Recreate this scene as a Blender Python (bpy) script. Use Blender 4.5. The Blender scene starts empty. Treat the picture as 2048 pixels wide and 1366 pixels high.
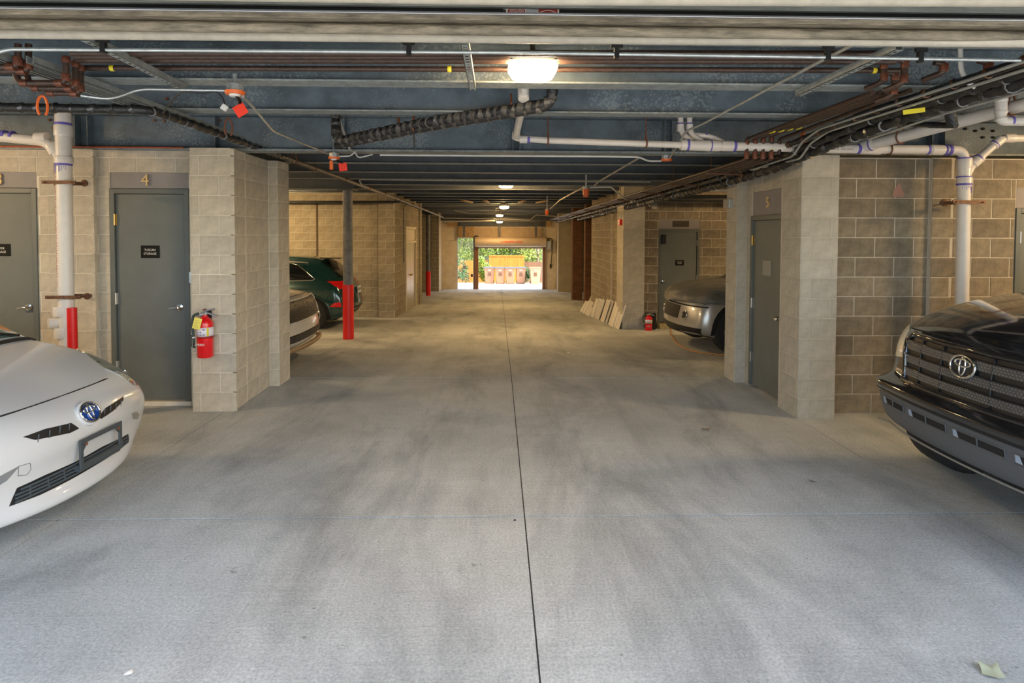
import bpy, bmesh, math, random
from mathutils import Vector, Matrix, Euler
from mathutils.bvhtree import BVHTree
from mathutils.geometry import delaunay_2d_cdt
random.seed(7)
PI = math.pi
R = math.radians
scene = bpy.context.scene
COL = scene.collection

# ---------------------------------------------------------------- camera
FPX = 1194.0
CAM = Vector((0.0, 0.0, 1.8))
ROT = (Matrix.Rotation(R(-1.34), 3, 'Z') @ Matrix.Rotation(R(90 - 1.8), 3, 'X') @ Matrix.Rotation(R(0.22), 3, 'Z'))
cam_d = bpy.data.cameras.new('camera')
cam = bpy.data.objects.new('camera', cam_d)
COL.objects.link(cam)
cam.matrix_world = Matrix.Translation(CAM) @ ROT.to_4x4()
cam_d.sensor_width = 36.0
cam_d.lens = FPX / 2048 * 36.0
cam_d.clip_start = 0.05
cam_d.clip_end = 300
_v = ROT.transposed() @ Vector((0, 1, 0))
CX = 996 - FPX * _v.x / -_v.z
CY = 468 + FPX * _v.y / -_v.z
cam_d.shift_x = (1024 - CX) / 2048
cam_d.shift_y = (CY - 683) / 2048
scene.camera = cam

# ---------------------------------------------------------------- world, sun, exposure
world = bpy.data.worlds.new('sky')
scene.world = world
world.use_nodes = True
wn = world.node_tree.nodes
wl = world.node_tree.links
wn.clear()
wo = wn.new('ShaderNodeOutputWorld')
wb = wn.new('ShaderNodeBackground')
sky = wn.new('ShaderNodeTexSky')
sky.sky_type = 'NISHITA'
sky.sun_disc = False
sky.sun_elevation = R(48)
sky.sun_rotation = R(100)
sky.altitude = 0
sky.air_density = 1.0
sky.dust_density = 3.5
sky.ozone_density = 0.8
wb.inputs['Strength'].default_value = 1.05
wl.new(sky.outputs[0], wb.inputs[0])
wl.new(wb.outputs[0], wo.inputs[0])

sun_d = bpy.data.lights.new('sun', 'SUN')
sun_d.energy = 6.5
sun_d.angle = R(1.0)
sun_d.color = (1.0, 0.93, 0.80)
sun = bpy.data.objects.new('sun', sun_d)
COL.objects.link(sun)
_d = Vector((0.80, -0.42, 1.0)).normalized()          # direction towards the sun
sun.rotation_euler = _d.to_track_quat('Z', 'Y').to_euler()
sun.location = (8, 34, 14)

scene.view_settings.view_transform = 'Standard'
scene.view_settings.look = 'None'
scene.view_settings.exposure = 0.0
scene.view_settings.gamma = 1.0
scene.view_settings.use_curve_mapping = False
LAMP_GAIN = 1.0

# ---------------------------------------------------------------- pixel geometry of the photograph (used to find real positions)
def ray(px, py):
    d = Vector(((px - CX) / FPX, -(py - CY) / FPX, -1.0))
    return (ROT @ d).normalized()

def at(px, py, Y=None, X=None, Z=None):
    d = ray(px, py)
    if Y is not None: t = (Y - CAM.y) / d.y
    elif X is not None: t = (X - CAM.x) / d.x
    else: t = (Z - CAM.z) / d.z
    return CAM + d * t

KINK = 7.44
SLOPE = 0.0435
def fz(y):
    if y <= KINK: return 0.0
    if y <= 30.0: return -SLOPE * (y - KINK)
    return -SLOPE * (30 - KINK) - 0.05 * (y - 30)

# ---------------------------------------------------------------- materials
MATS = {}
def mat(name, col, rough=0.6, metal=0.0, vary=0.0, vscale=6.0, bump=0.0, bscale=60.0, spec=0.5, col2=None,
        speck=0.0, speck_col=(0.7, 0.7, 0.65), speck_scale=25.0, coat=0.0, rand=0.0, emis=None, estr=0.0, stretch=None, trans=0.0):
    if name in MATS: return MATS[name]
    m = bpy.data.materials.new(name)
    m.use_nodes = True
    nt = m.node_tree
    N, L = nt.nodes, nt.links
    b = N['Principled BSDF']
    b.inputs['Base Color'].default_value = (*col, 1)
    b.inputs['Roughness'].default_value = rough
    b.inputs['Metallic'].default_value = metal
    b.inputs['Specular IOR Level'].default_value = spec
    b.inputs['Coat Weight'].default_value = coat
    b.inputs['Coat Roughness'].default_value = 0.05
    b.inputs['Transmission Weight'].default_value = trans
    if emis:
        b.inputs['Emission Color'].default_value = (*emis, 1)
        b.inputs['Emission Strength'].default_value = estr
    cur = None
    tc = N.new('ShaderNodeTexCoord')
    src = tc.outputs['Object']
    if stretch:
        mp = N.new('ShaderNodeMapping')
        mp.inputs['Scale'].default_value = stretch
        L.new(src, mp.inputs['Vector'])
        src = mp.outputs['Vector']
    if vary > 0 or col2:
        n = N.new('ShaderNodeTexNoise')
        n.inputs['Scale'].default_value = vscale
        n.inputs['Detail'].default_value = 6
        n.inputs['Roughness'].default_value = 0.65
        L.new(src, n.inputs['Vector'])
        r = N.new('ShaderNodeValToRGB')
        c2 = col2 if col2 else tuple(c * (1 - vary) for c in col)
        c1 = col if col2 else tuple(min(1, c * (1 + vary)) for c in col)
        r.color_ramp.elements[0].position = 0.33
        r.color_ramp.elements[1].position = 0.67
        r.color_ramp.elements[0].color = (*c2, 1)
        r.color_ramp.elements[1].color = (*c1, 1)
        L.new(n.outputs['Fac'], r.inputs['Fac'])
        cur = r.outputs['Color']
    if speck > 0:
        n = N.new('ShaderNodeTexNoise')
        n.inputs['Scale'].default_value = speck_scale
        n.inputs['Detail'].default_value = 3
        L.new(src, n.inputs['Vector'])
        n2 = N.new('ShaderNodeTexNoise')
        n2.inputs['Scale'].default_value = 1.7
        L.new(src, n2.inputs['Vector'])
        mu = N.new('ShaderNodeMath'); mu.operation = 'MULTIPLY'
        L.new(n.outputs['Fac'], mu.inputs[0]); L.new(n2.outputs['Fac'], mu.inputs[1])
        r = N.new('ShaderNodeValToRGB')
        r.color_ramp.elements[0].position = 0.31
        r.color_ramp.elements[1].position = 0.37
        r.color_ramp.elements[0].color = (0, 0, 0, 1)
        r.color_ramp.elements[1].color = (speck, speck, speck, 1)
        L.new(mu.outputs[0], r.inputs['Fac'])
        mx = N.new('ShaderNodeMix'); mx.data_type = 'RGBA'
        L.new(r.outputs['Color'], mx.inputs['Factor'])
        if cur: L.new(cur, mx.inputs['A'])
        else: mx.inputs['A'].default_value = (*col, 1)
        mx.inputs['B'].default_value = (*speck_col, 1)
        cur = mx.outputs['Result']
    if rand > 0:
        oi = N.new('ShaderNodeObjectInfo')
        mr = N.new('ShaderNodeMapRange')
        mr.inputs['To Min'].default_value = 1 - rand
        mr.inputs['To Max'].default_value = 1 + rand
        L.new(oi.outputs['Random'], mr.inputs['Value'])
        mx = N.new('ShaderNodeMix'); mx.data_type = 'RGBA'; mx.blend_type = 'MULTIPLY'
        mx.inputs['Factor'].default_value = 1
        if cur: L.new(cur, mx.inputs['A'])
        else: mx.inputs['A'].default_value = (*col, 1)
        L.new(mr.outputs['Result'], mx.inputs['B'])
        cur = mx.outputs['Result']
    if cur: L.new(cur, b.inputs['Base Color'])
    if bump > 0:
        n = N.new('ShaderNodeTexNoise')
        n.inputs['Scale'].default_value = bscale
        n.inputs['Detail'].default_value = 5
        L.new(src, n.inputs['Vector'])
        bp = N.new('ShaderNodeBump')
        bp.inputs['Strength'].default_value = bump
        bp.inputs['Distance'].default_value = 0.01
        L.new(n.outputs['Fac'], bp.inputs['Height'])
        L.new(bp.outputs['Normal'], b.inputs['Normal'])
    MATS[name] = m
    return m

M = dict(
    block_paint=mat('block_paint', (0.56, 0.495, 0.38), 0.9, vary=0.15, vscale=9, bump=1.0, bscale=120, rand=0.08, speck=0.5, speck_col=(0.36, 0.32, 0.25), speck_scale=90),
    mortar_paint=mat('mortar_paint', (0.68, 0.62, 0.50), 0.95, vary=0.1, bump=0.4),
    block_raw=mat('block_raw', (0.245, 0.20, 0.135), 0.95, vary=0.25, vscale=11, bump=0.8, bscale=150, rand=0.2),
    mortar_raw=mat('mortar_raw', (0.52, 0.46, 0.36), 0.95, vary=0.12, bump=0.5),
    block_tan=mat('block_tan', (0.31, 0.265, 0.185), 0.95, vary=0.2, vscale=7, bump=0.6, bscale=110, rand=0.12),
    mortar_tan=mat('mortar_tan', (0.50, 0.44, 0.32), 0.95, vary=0.1, bump=0.4),
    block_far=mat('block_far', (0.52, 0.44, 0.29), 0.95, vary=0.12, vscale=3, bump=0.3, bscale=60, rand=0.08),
    brick=mat('brown_brick', (0.15, 0.065, 0.03), 0.9, vary=0.3, vscale=20, bump=0.6, rand=0.25),
    mortar_brick=mat('mortar_brown', (0.11, 0.07, 0.045), 0.95),
    lintel=mat('lintel_paint', (0.27, 0.245, 0.23), 0.8, vary=0.06, bump=0.2),
    door=mat('door_paint', (0.13, 0.14, 0.125), 0.55, vary=0.08, vscale=3, bump=0.25, bscale=220),
    door_frame=mat('door_frame_paint', (0.11, 0.12, 0.108), 0.5, vary=0.06),
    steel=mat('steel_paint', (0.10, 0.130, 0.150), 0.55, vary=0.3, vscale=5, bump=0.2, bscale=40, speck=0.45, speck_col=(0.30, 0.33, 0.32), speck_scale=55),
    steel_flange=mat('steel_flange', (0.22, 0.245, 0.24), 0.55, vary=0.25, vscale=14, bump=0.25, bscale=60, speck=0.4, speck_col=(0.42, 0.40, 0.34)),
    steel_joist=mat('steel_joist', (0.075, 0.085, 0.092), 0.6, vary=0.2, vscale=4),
    deck=mat('deck_steel', (0.09, 0.105, 0.112), 0.6, vary=0.2, vscale=3),
    galv=mat('galvanised', (0.50, 0.53, 0.52), 0.35, metal=0.7, vary=0.15, vscale=20),
    strut=mat('strut_steel', (0.36, 0.38, 0.36), 0.5, metal=0.4, vary=0.2, vscale=20),
    pvc=mat('pvc', (0.72, 0.66, 0.58), 0.35, vary=0.05, vscale=10, coat=0.1),
    pvc_glue=mat('pvc_primer', (0.13, 0.10, 0.42), 0.5),
    white_paint=mat('white_conduit', (0.68, 0.68, 0.64), 0.45),
    copper=mat('brown_pipe', (0.055, 0.030, 0.020), 0.42, metal=0.15, vary=0.35, vscale=30, bump=0.2),
    rust=mat('rusty_steel', (0.17, 0.06, 0.028), 0.7, vary=0.3, vscale=40),
    rust_fit=mat('copper_fitting', (0.15, 0.050, 0.026), 0.4, metal=0.3, vary=0.35, vscale=45),
    clamp=mat('riser_clamp_steel', (0.16, 0.075, 0.035), 0.55, metal=0.4, vary=0.4, vscale=40),
    black=mat('black_rubber', (0.018, 0.018, 0.018), 0.35, vary=0.4, vscale=25, bump=0.5, bscale=80),
    tape_dark=mat('dark_tape', (0.035, 0.034, 0.03), 0.25, vary=0.5, vscale=25, coat=0.4),
    black_tape=mat('grey_tape', (0.075, 0.07, 0.062), 0.45, vary=0.5, vscale=25, bump=0.4),
    black_clean=mat('black_plastic', (0.012, 0.012, 0.012), 0.4),
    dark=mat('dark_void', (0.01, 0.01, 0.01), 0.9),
    red=mat('safety_red', (0.72, 0.008, 0.006), 0.4, vary=0.08, vscale=6, coat=0.2),
    ext_red=mat('extinguisher_red', (0.72, 0.006, 0.01), 0.25, coat=0.5),
    orange=mat('orange_plastic', (0.85, 0.15, 0.02), 0.4),
    red_tag=mat('red_tag', (0.90, 0.045, 0.015), 0.5),
    yellow=mat('yellow_label', (0.75, 0.62, 0.03), 0.5),
    tag_yellow=mat('yellow_tag', (0.85, 0.72, 0.13), 0.5),
    chrome=mat('chrome', (0.75, 0.75, 0.74), 0.12, metal=1.0),
    satin=mat('satin_metal', (0.55, 0.53, 0.48), 0.3, metal=0.9),
    brass=mat('brass', (0.55, 0.38, 0.13), 0.35, metal=0.9),
    gold_paint=mat('gold_number', (0.66, 0.47, 0.22), 0.6),
    sign_black=mat('sign_black', (0.008, 0.007, 0.005), 0.7, spec=0.2),
    white_text=mat('white_letter', (0.75, 0.73, 0.66), 0.6),
    grey_plate=mat('grey_plate', (0.27, 0.26, 0.22), 0.6),
    column=mat('column_grey', (0.16, 0.165, 0.165), 0.6, vary=0.35, vscale=8, bump=0.2),
    tan_steel=mat('tan_weathered', (0.175, 0.145, 0.10), 0.7, vary=0.5, vscale=30, bump=0.8, bscale=70, stretch=(0.25, 1, 1)),
    grey_steel=mat('grey_weathered', (0.20, 0.21, 0.19), 0.6, vary=0.3, vscale=20, bump=0.4, stretch=(0.2, 1, 1)),
    alu=mat('aluminium', (0.42, 0.43, 0.44), 0.3, metal=0.8),
    cream=mat('cream_pipe', (0.41, 0.365, 0.29), 0.6, vary=0.12, vscale=12, bump=0.2),
    wood=mat('plywood', (0.40, 0.26, 0.11), 0.8, vary=0.3, vscale=10),
    panel_tan=mat('panel_tan', (0.46, 0.35, 0.22), 0.85, vary=0.12, vscale=4),
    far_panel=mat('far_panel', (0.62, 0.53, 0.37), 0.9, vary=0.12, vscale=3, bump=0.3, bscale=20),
    roll=mat('rollup_steel', (0.50, 0.40, 0.27), 0.55, metal=0.1, vary=0.08),
    tile_white=mat('white_board', (0.72, 0.68, 0.58), 0.6, vary=0.05),
    tyre=mat('tyre_rubber', (0.02, 0.02, 0.02), 0.8, bump=0.3),
    glass_dark=mat('dark_glass', (0.012, 0.014, 0.016), 0.05, spec=0.8, coat=0.5),
    white_car=mat('white_car_paint', (0.56, 0.57, 0.565), 0.25, coat=0.8),
    suv_white=mat('cream_white_car_paint', (0.66, 0.63, 0.56), 0.25, coat=0.8),
    black_car=mat('black_car_paint', (0.010, 0.010, 0.011), 0.12, coat=1.0, spec=0.7),
    green_car=mat('green_car_paint', (0.012, 0.055, 0.055), 0.22, metal=0.3, coat=1.0),
    silver_car=mat('silver_car_paint', (0.50, 0.49, 0.46), 0.3, metal=0.6, coat=0.6),
    grey_valance=mat('grey_valance', (0.085, 0.092, 0.10), 0.45, bump=0.15, bscale=200, coat=0.1),
    grille_plastic=mat('grille_plastic', (0.06, 0.075, 0.085), 0.45),
    grille_dark=mat('grille_dark', (0.008, 0.009, 0.010), 0.5),
    lamp_clear=mat('headlamp_clear', (0.20, 0.195, 0.14), 0.08, spec=0.8, coat=1.0, vary=0.35, vscale=9),
    lamp_amber=mat('headlamp_cream', (0.62, 0.54, 0.37), 0.25, coat=1.0, vary=0.2, vscale=7),
    indicator=mat('orange_indicator', (0.85, 0.28, 0.05), 0.2, coat=1.0),
    tail_red=mat('tail_lamp_red', (0.70, 0.01, 0.01), 0.12, coat=1.0),
    emblem_blue=mat('emblem_blue', (0.008, 0.05, 0.26), 0.2, coat=1.0),
    cover=mat('car_cover_cloth', (0.15, 0.145, 0.125), 0.55, vary=0.15, vscale=4, bump=0.3, bscale=12),
    cord=mat('orange_cord', (0.55, 0.24, 0.07), 0.6),
    bin=mat('bin_tan', (0.36, 0.19, 0.105), 0.6, vary=0.05),
    bin_lid=mat('bin_lid_grey', (0.11, 0.115, 0.13), 0.6),
    fence=mat('fence_wood', (0.60, 0.22, 0.025), 0.8, vary=0.15, vscale=5, rand=0.12),
    bark=mat('bark', (0.30, 0.22, 0.15), 0.9, vary=0.3),
    leaf=mat('leaf_green', (0.055, 0.15, 0.015), 0.5, vary=0.5, vscale=2.0, col2=(0.25, 0.34, 0.03)),
    leaf_dark=mat('leaf_deep_green', (0.05, 0.12, 0.03), 0.5, vary=0.4, vscale=3),
    dry_leaf=mat('dry_leaf', (0.35, 0.22, 0.10), 0.8),
    paper=mat('paper', (0.75, 0.72, 0.65), 0.7),
    out_ground=mat('outside_paving', (0.62, 0.58, 0.50), 0.9, vary=0.08, vscale=2, bump=0.2),
    asphalt=mat('outside_driveway', (0.34, 0.34, 0.33), 0.9, vary=0.08, vscale=2, bump=0.2),
    orange_band=mat('orange_fire_seal', (0.42, 0.09, 0.03), 0.7),
    lamp_body=mat('lamp_housing', (0.10, 0.085, 0.06), 0.5),
)
M['lens'] = mat('lamp_lens', (0.9, 0.85, 0.75), 0.3, emis=(1.0, 0.72, 0.40), estr=130.0 * LAMP_GAIN)
M['lens_aisle'] = mat('lamp_lens_aisle', (0.9, 0.85, 0.75), 0.3, emis=(1.0, 0.63, 0.27), estr=310.0 * LAMP_GAIN)
M['lens_bay'] = mat('lamp_lens_bay', (0.9, 0.85, 0.75), 0.3, emis=(1.0, 0.68, 0.34), estr=300.0 * LAMP_GAIN)

def concrete_floor():
    m = bpy.data.materials.new('concrete_floor')
    m.use_nodes = True
    N, L = m.node_tree.nodes, m.node_tree.links
    b = N['Principled BSDF']
    b.inputs['Roughness'].default_value = 0.8
    b.inputs['Specular IOR Level'].default_value = 0.3
    tc = N.new('ShaderNodeTexCoord')
    def noise(scale, detail, stretch=None, rough=0.6, dist=0.0):
        n = N.new('ShaderNodeTexNoise')
        n.inputs['Scale'].default_value = scale
        n.inputs['Detail'].default_value = detail
        n.inputs['Roughness'].default_value = rough
        n.inputs['Distortion'].default_value = dist
        if stretch:
            mp = N.new('ShaderNodeMapping')
            mp.inputs['Scale'].default_value = stretch
            L.new(tc.outputs['Object'], mp.inputs['Vector'])
            L.new(mp.outputs['Vector'], n.inputs['Vector'])
        else:
            L.new(tc.outputs['Object'], n.inputs['Vector'])
        return n.outputs['Fac']
    def ramp(src, p0, p1, c0, c1):
        r = N.new('ShaderNodeValToRGB')
        r.color_ramp.elements[0].position = p0
        r.color_ramp.elements[1].position = p1
        r.color_ramp.elements[0].color = (*c0, 1)
        r.color_ramp.elements[1].color = (*c1, 1)
        L.new(src, r.inputs['Fac'])
        return r.outputs['Color']
    def mul(a, c, f=1.0):
        x = N.new('ShaderNodeMix'); x.data_type = 'RGBA'; x.blend_type = 'MULTIPLY'
        x.inputs['Factor'].default_value = f
        L.new(a, x.inputs['A']); L.new(c, x.inputs['B'])
        return x.outputs['Result']
    base = ramp(noise(1.1, 8, rough=0.62), 0.3, 0.7, (0.42, 0.435, 0.41), (0.585, 0.605, 0.575))
    dark = ramp(noise(0.75, 5, (1.4, 0.55, 1), 0.7, 0.6), 0.28, 0.52, (0.58, 0.59, 0.60), (1, 1, 1))
    tyre = ramp(noise(2.2, 4, (1.0, 0.12, 1), 0.7), 0.30, 0.5, (0.80, 0.80, 0.80), (1, 1, 1))
    fine = ramp(noise(70, 4, rough=0.8), 0.36, 0.66, (0.72, 0.72, 0.72), (1.2, 1.2, 1.2))
    broom = ramp(noise(9, 3, (0.15, 9, 1), 0.6), 0.3, 0.7, (0.93, 0.93, 0.93), (1.05, 1.05, 1.05))
    spots = ramp(noise(5.5, 3, rough=0.5), 0.225, 0.27, (0.45, 0.45, 0.45), (1, 1, 1))
    pits = ramp(noise(38, 2), 0.24, 0.31, (0.45, 0.45, 0.45), (1, 1, 1))
    c = mul(mul(mul(mul(mul(mul(base, dark), tyre), fine), broom), spots), pits)
    L.new(c, b.inputs['Base Color'])
    hb = noise(110, 5, rough=0.7)
    bp = N.new('ShaderNodeBump')
    bp.inputs['Strength'].default_value = 0.45
    bp.inputs['Distance'].default_value = 0.006
    L.new(hb, bp.inputs['Height'])
    L.new(bp.outputs['Normal'], b.inputs['Normal'])
    return m
M['floor'] = concrete_floor()

# ---------------------------------------------------------------- object helpers
def rootof(o):
    while o.parent: o = o.parent
    return o

def link_obj(name, me, m, parent):
    o = bpy.data.objects.new(name, me)
    COL.objects.link(o)
    if m and not me.materials: me.materials.append(m)
    if parent: o.parent = parent
    return o

def obj(name, bm, m, parent=None, smooth=False, kind=None, auto=None, label=None):
    """bm in the coordinates that the root has at build time: moved by the root's location"""
    if parent:
        r = rootof(parent)
        bm.transform(Matrix.Translation(-r.location))
    me = bpy.data.meshes.new(name)
    bmesh.ops.recalc_face_normals(bm, faces=bm.faces)
    bm.to_mesh(me)
    bm.free()
    if smooth:
        me.polygons.foreach_set('use_smooth', [True] * len(me.polygons))
        if auto: me.set_sharp_from_angle(angle=R(auto))
    o = link_obj(name, me, m, parent)
    if kind: o['kind'] = kind
    if label: o['label'] = label
    return o

def thing(name, label, cat, loc=(0, 0, 0), group=None):
    o = bpy.data.objects.new(name, None)
    o.empty_display_size = 0.1
    COL.objects.link(o)
    o.location = loc
    tag(o, label, cat, group)
    return o

def tag(o, label, cat, group=None):
    o['label'] = label; o['category'] = cat
    if group: o['group'] = group
    return o

def copy_tree(o, parent=None):
    c = o.copy(); COL.objects.link(c)
    if parent: c.parent = parent
    for ch in list(o.children): copy_tree(ch, c)
    return c

def B(): return bmesh.new()

def box(bm, x0, x1, y0, y1, z0, z1, bev=0.0):
    if x0 > x1: x0, x1 = x1, x0
    if y0 > y1: y0, y1 = y1, y0
    if z0 > z1: z0, z1 = z1, z0
    v = [bm.verts.new(p) for p in ((x0, y0, z0), (x1, y0, z0), (x1, y1, z0), (x0, y1, z0), (x0, y0, z1), (x1, y0, z1), (x1, y1, z1), (x0, y1, z1))]
    fs = [bm.faces.new([v[i] for i in f]) for f in ((0, 3, 2, 1), (4, 5, 6, 7), (0, 1, 5, 4), (1, 2, 6, 5), (2, 3, 7, 6), (3, 0, 4, 7))]
    if bev > 0:
        es = list({e for f in fs for e in f.edges})
        bmesh.ops.bevel(bm, geom=es, offset=bev, segments=2, affect='EDGES', profile=0.5)
    return v

def slant(bm, pts, z0fn, z1fn):
    """prism over a plan polygon with bottom / top heights as functions of (x,y)"""
    a = [bm.verts.new((x, y, z0fn(x, y))) for x, y in pts]
    b = [bm.verts.new((x, y, z1fn(x, y))) for x, y in pts]
    n = len(pts)
    bm.faces.new(a[::-1]); bm.faces.new(b)
    for i in range(n): bm.faces.new((a[i], a[(i + 1) % n], b[(i + 1) % n], b[i]))

def bez(p0, p1, p2, n):
    return [p0.lerp(p1, t).lerp(p1.lerp(p2, t), t) for t in [i / n for i in range(n + 1)]]

def rounded(pts, rad, n=5):
    pts = [Vector(p) for p in pts]
    out = [pts[0]]
    for i in range(1, len(pts) - 1):
        a, b, c = pts[i - 1], pts[i], pts[i + 1]
        r = min(rad, (a - b).length * 0.48, (c - b).length * 0.48)
        p0 = b + (a - b).normalized() * r
        p2 = b + (c - b).normalized() * r
        out += bez(p0, b, p2, n)
    out.append(pts[-1])
    return out

def tube(bm, pts, r, seg=10, cap=True, rfn=None):
    pts = [Vector(p) for p in pts]
    n = len(pts)
    tans = []
    for i in range(n):
        t = (pts[min(i + 1, n - 1)] - pts[max(i - 1, 0)])
        tans.append(t.normalized() if t.length > 1e-9 else Vector((0, 0, 1)))
    up = Vector((0, 0, 1)) if abs(tans[0].z) < 0.9 else Vector((1, 0, 0))
    u = (up - tans[0] * up.dot(tans[0])).normalized()
    rings = []
    for i in range(n):
        t = tans[i]
        u = (u - t * u.dot(t))
        u = u.normalized() if u.length > 1e-6 else t.orthogonal().normalized()
        w = t.cross(u)
        rr = rfn(i) if rfn else r
        rings.append([bm.verts.new(pts[i] + (u * math.cos(a) + w * math.sin(a)) * rr) for a in [2 * PI * k / seg for k in range(seg)]])
    for i in range(n - 1):
        for k in range(seg):
            bm.faces.new((rings[i][k], rings[i][(k + 1) % seg], rings[i + 1][(k + 1) % seg], rings[i + 1][k]))
    if cap:
        bm.faces.new(rings[0][::-1]); bm.faces.new(rings[-1])
    return rings

def lathe(bm, prof, c=(0, 0, 0), axis='Z', seg=24):
    """prof: (r, h) list; closed at the ends when r = 0"""
    c = Vector(c)
    def pt(r, h, a):
        if axis == 'Z': return c + Vector((r * math.cos(a), r * math.sin(a), h))
        if axis == 'Y': return c + Vector((r * math.cos(a), h, r * math.sin(a)))
        return c + Vector((h, r * math.cos(a), r * math.sin(a)))
    prev = None
    for r, h in prof:
        ring = [bm.verts.new(pt(0, h, 0))] if r <= 1e-6 else [bm.verts.new(pt(r, h, 2 * PI * k / seg)) for k in range(seg)]
        if prev is not None:
            for k in range(seg):
                k2 = (k + 1) % seg
                if len(prev) == 1 and len(ring) == 1: continue
                if len(prev) == 1: bm.faces.new((prev[0], ring[k], ring[k2]))
                elif len(ring) == 1: bm.faces.new((prev[k], ring[0], prev[k2]))
                else: bm.faces.new((prev[k], ring[k], ring[k2], prev[k2]))
        prev = ring

def text_bm(txt, size, M4, extrude=0.002, font_scale=(1, 1), align='CENTER'):
    cu = bpy.data.curves.new('lettering', 'FONT')
    cu.body = txt; cu.size = size; cu.extrude = extrude
    cu.align_x = align; cu.align_y = 'CENTER'
    cu.resolution_u = 2
    o = bpy.data.objects.new('lettering', cu)
    COL.objects.link(o)
    dg = bpy.context.evaluated_depsgraph_get()
    me = bpy.data.meshes.new_from_object(o.evaluated_get(dg))
    bm = bmesh.new(); bm.from_mesh(me)
    bm.transform(M4 @ Matrix.Diagonal((font_scale[0], font_scale[1], 1, 1)))
    bpy.data.objects.remove(o); bpy.data.curves.remove(cu); bpy.data.meshes.remove(me)
    return bm

def frame_y(p):   # text facing the camera (-Y)
    return Matrix.Translation(p) @ Matrix.Rotation(PI / 2, 4, 'X')
def frame_x(p, sgn):   # text on a wall facing -X (sgn=-1) or +X
    return Matrix.Translation(p) @ Matrix.Rotation(sgn * PI / 2, 4, 'Z') @ Matrix.Rotation(PI / 2, 4, 'X')

def structure(name, bm, m, **k):
    o = obj(name, bm, m, None, **k)
    o['kind'] = 'structure'
    return o

# ================================================================ floor
XS = [-9.6, -2.75, 0.175, 2.95, 9.6]
YS = [-7.4, -3.5, 0.09, 3.75, KINK, 11.1, 14.8, 18.5, 22.2, 26.0, 30.0]
fb = B()
for a, b in zip(YS[:-1], YS[1:]):
    slant(fb, [(XS[0], a), (XS[-1], a), (XS[-1], b), (XS[0], b)], lambda x, y: fz(y) - 0.25, lambda x, y: fz(y) - 0.005)
floor = structure('floor', fb, mat('joint_filler', (0.05, 0.05, 0.048), 0.9))
for i, (a, b) in enumerate(zip(YS[:-1], YS[1:])):
    for j, (c, d) in enumerate(zip(XS[:-1], XS[1:])):
        bm = B()
        g = 0.004
        gj = 0.006
        slant(bm, [(c + g, a + gj), (d - g, a + gj), (d - g, b - gj), (c + g, b - gj)], lambda x, y: fz(y) - 0.24, lambda x, y: fz(y))
        obj('concrete_slab', bm, M['floor'], floor)

# ground outside: far courtyard and the drive behind the camera
bm = B()
slant(bm, [(-16, 30), (16, 30), (16, 46), (-16, 46)], lambda x, y: fz(y) - 0.3, lambda x, y: fz(y) - 0.002)
g = structure('ground_courtyard', bm, M['out_ground'])
bm = B()
box(bm, -16, 16, -16, -7.4, -0.3, -0.004)
structure('ground_driveway', bm, M['asphalt'])

# ================================================================ ceiling: corrugated deck, joists, girders
ZD = 3.03
bm = B()
x = -9.7; prof = []
while x < 9.7:
    prof += [(x, ZD), (x + 0.045, ZD), (x + 0.055, ZD + 0.03), (x + 0.085, ZD + 0.03)]
    x += 0.094
ys = [0.15, 30.2]
rows = [[bm.verts.new((px, y, pz)) for px, pz in prof] for y in ys]
for i in range(len(prof) - 1):
    bm.faces.new((rows[0][i], rows[0][i + 1], rows[1][i + 1], rows[1][i]))
box(bm, -9.7, 9.7, 0.15, 30.2, ZD + 0.035, ZD + 0.30)
ceiling = structure('ceiling', bm, M['deck'])

def ibeam(parent, name, x0, x1, yc, zb, zt, bf, tf, tw, web_m, fl_m, flange_name='bottom_flange'):
    b1 = B()
    box(b1, x0, x1, yc - tw / 2, yc + tw / 2, zb + tf, zt - tf)
    box(b1, x0, x1, yc - bf / 2, yc + bf / 2, zt - tf, zt)
    w = obj(name, b1, web_m, parent)
    b2 = B()
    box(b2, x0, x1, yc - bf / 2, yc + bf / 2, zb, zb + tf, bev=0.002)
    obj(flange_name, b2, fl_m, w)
    return w
ZJ = 2.763
for yc in (2.98, 3.91, 4.83):
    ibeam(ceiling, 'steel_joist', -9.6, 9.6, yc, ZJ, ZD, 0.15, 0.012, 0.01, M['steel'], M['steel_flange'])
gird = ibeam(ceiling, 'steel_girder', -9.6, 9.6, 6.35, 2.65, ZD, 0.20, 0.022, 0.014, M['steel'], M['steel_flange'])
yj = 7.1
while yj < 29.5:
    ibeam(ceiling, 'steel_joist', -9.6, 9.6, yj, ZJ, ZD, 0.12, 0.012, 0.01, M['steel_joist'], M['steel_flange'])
    yj += 1.2
# stiffeners on the girder: paired plates where the photo shows them
for px in (150, 175, 430, 668, 688, 1026, 1040, 1330, 1345, 1865, 1890):
    p = at(px, 265, Y=6.26)
    bm = B(); box(bm, p.x - 0.005, p.x + 0.005, 6.252, 6.343, 2.673, ZD - 0.03)
    obj('stiffener', bm, M['steel'], gird)
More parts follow.
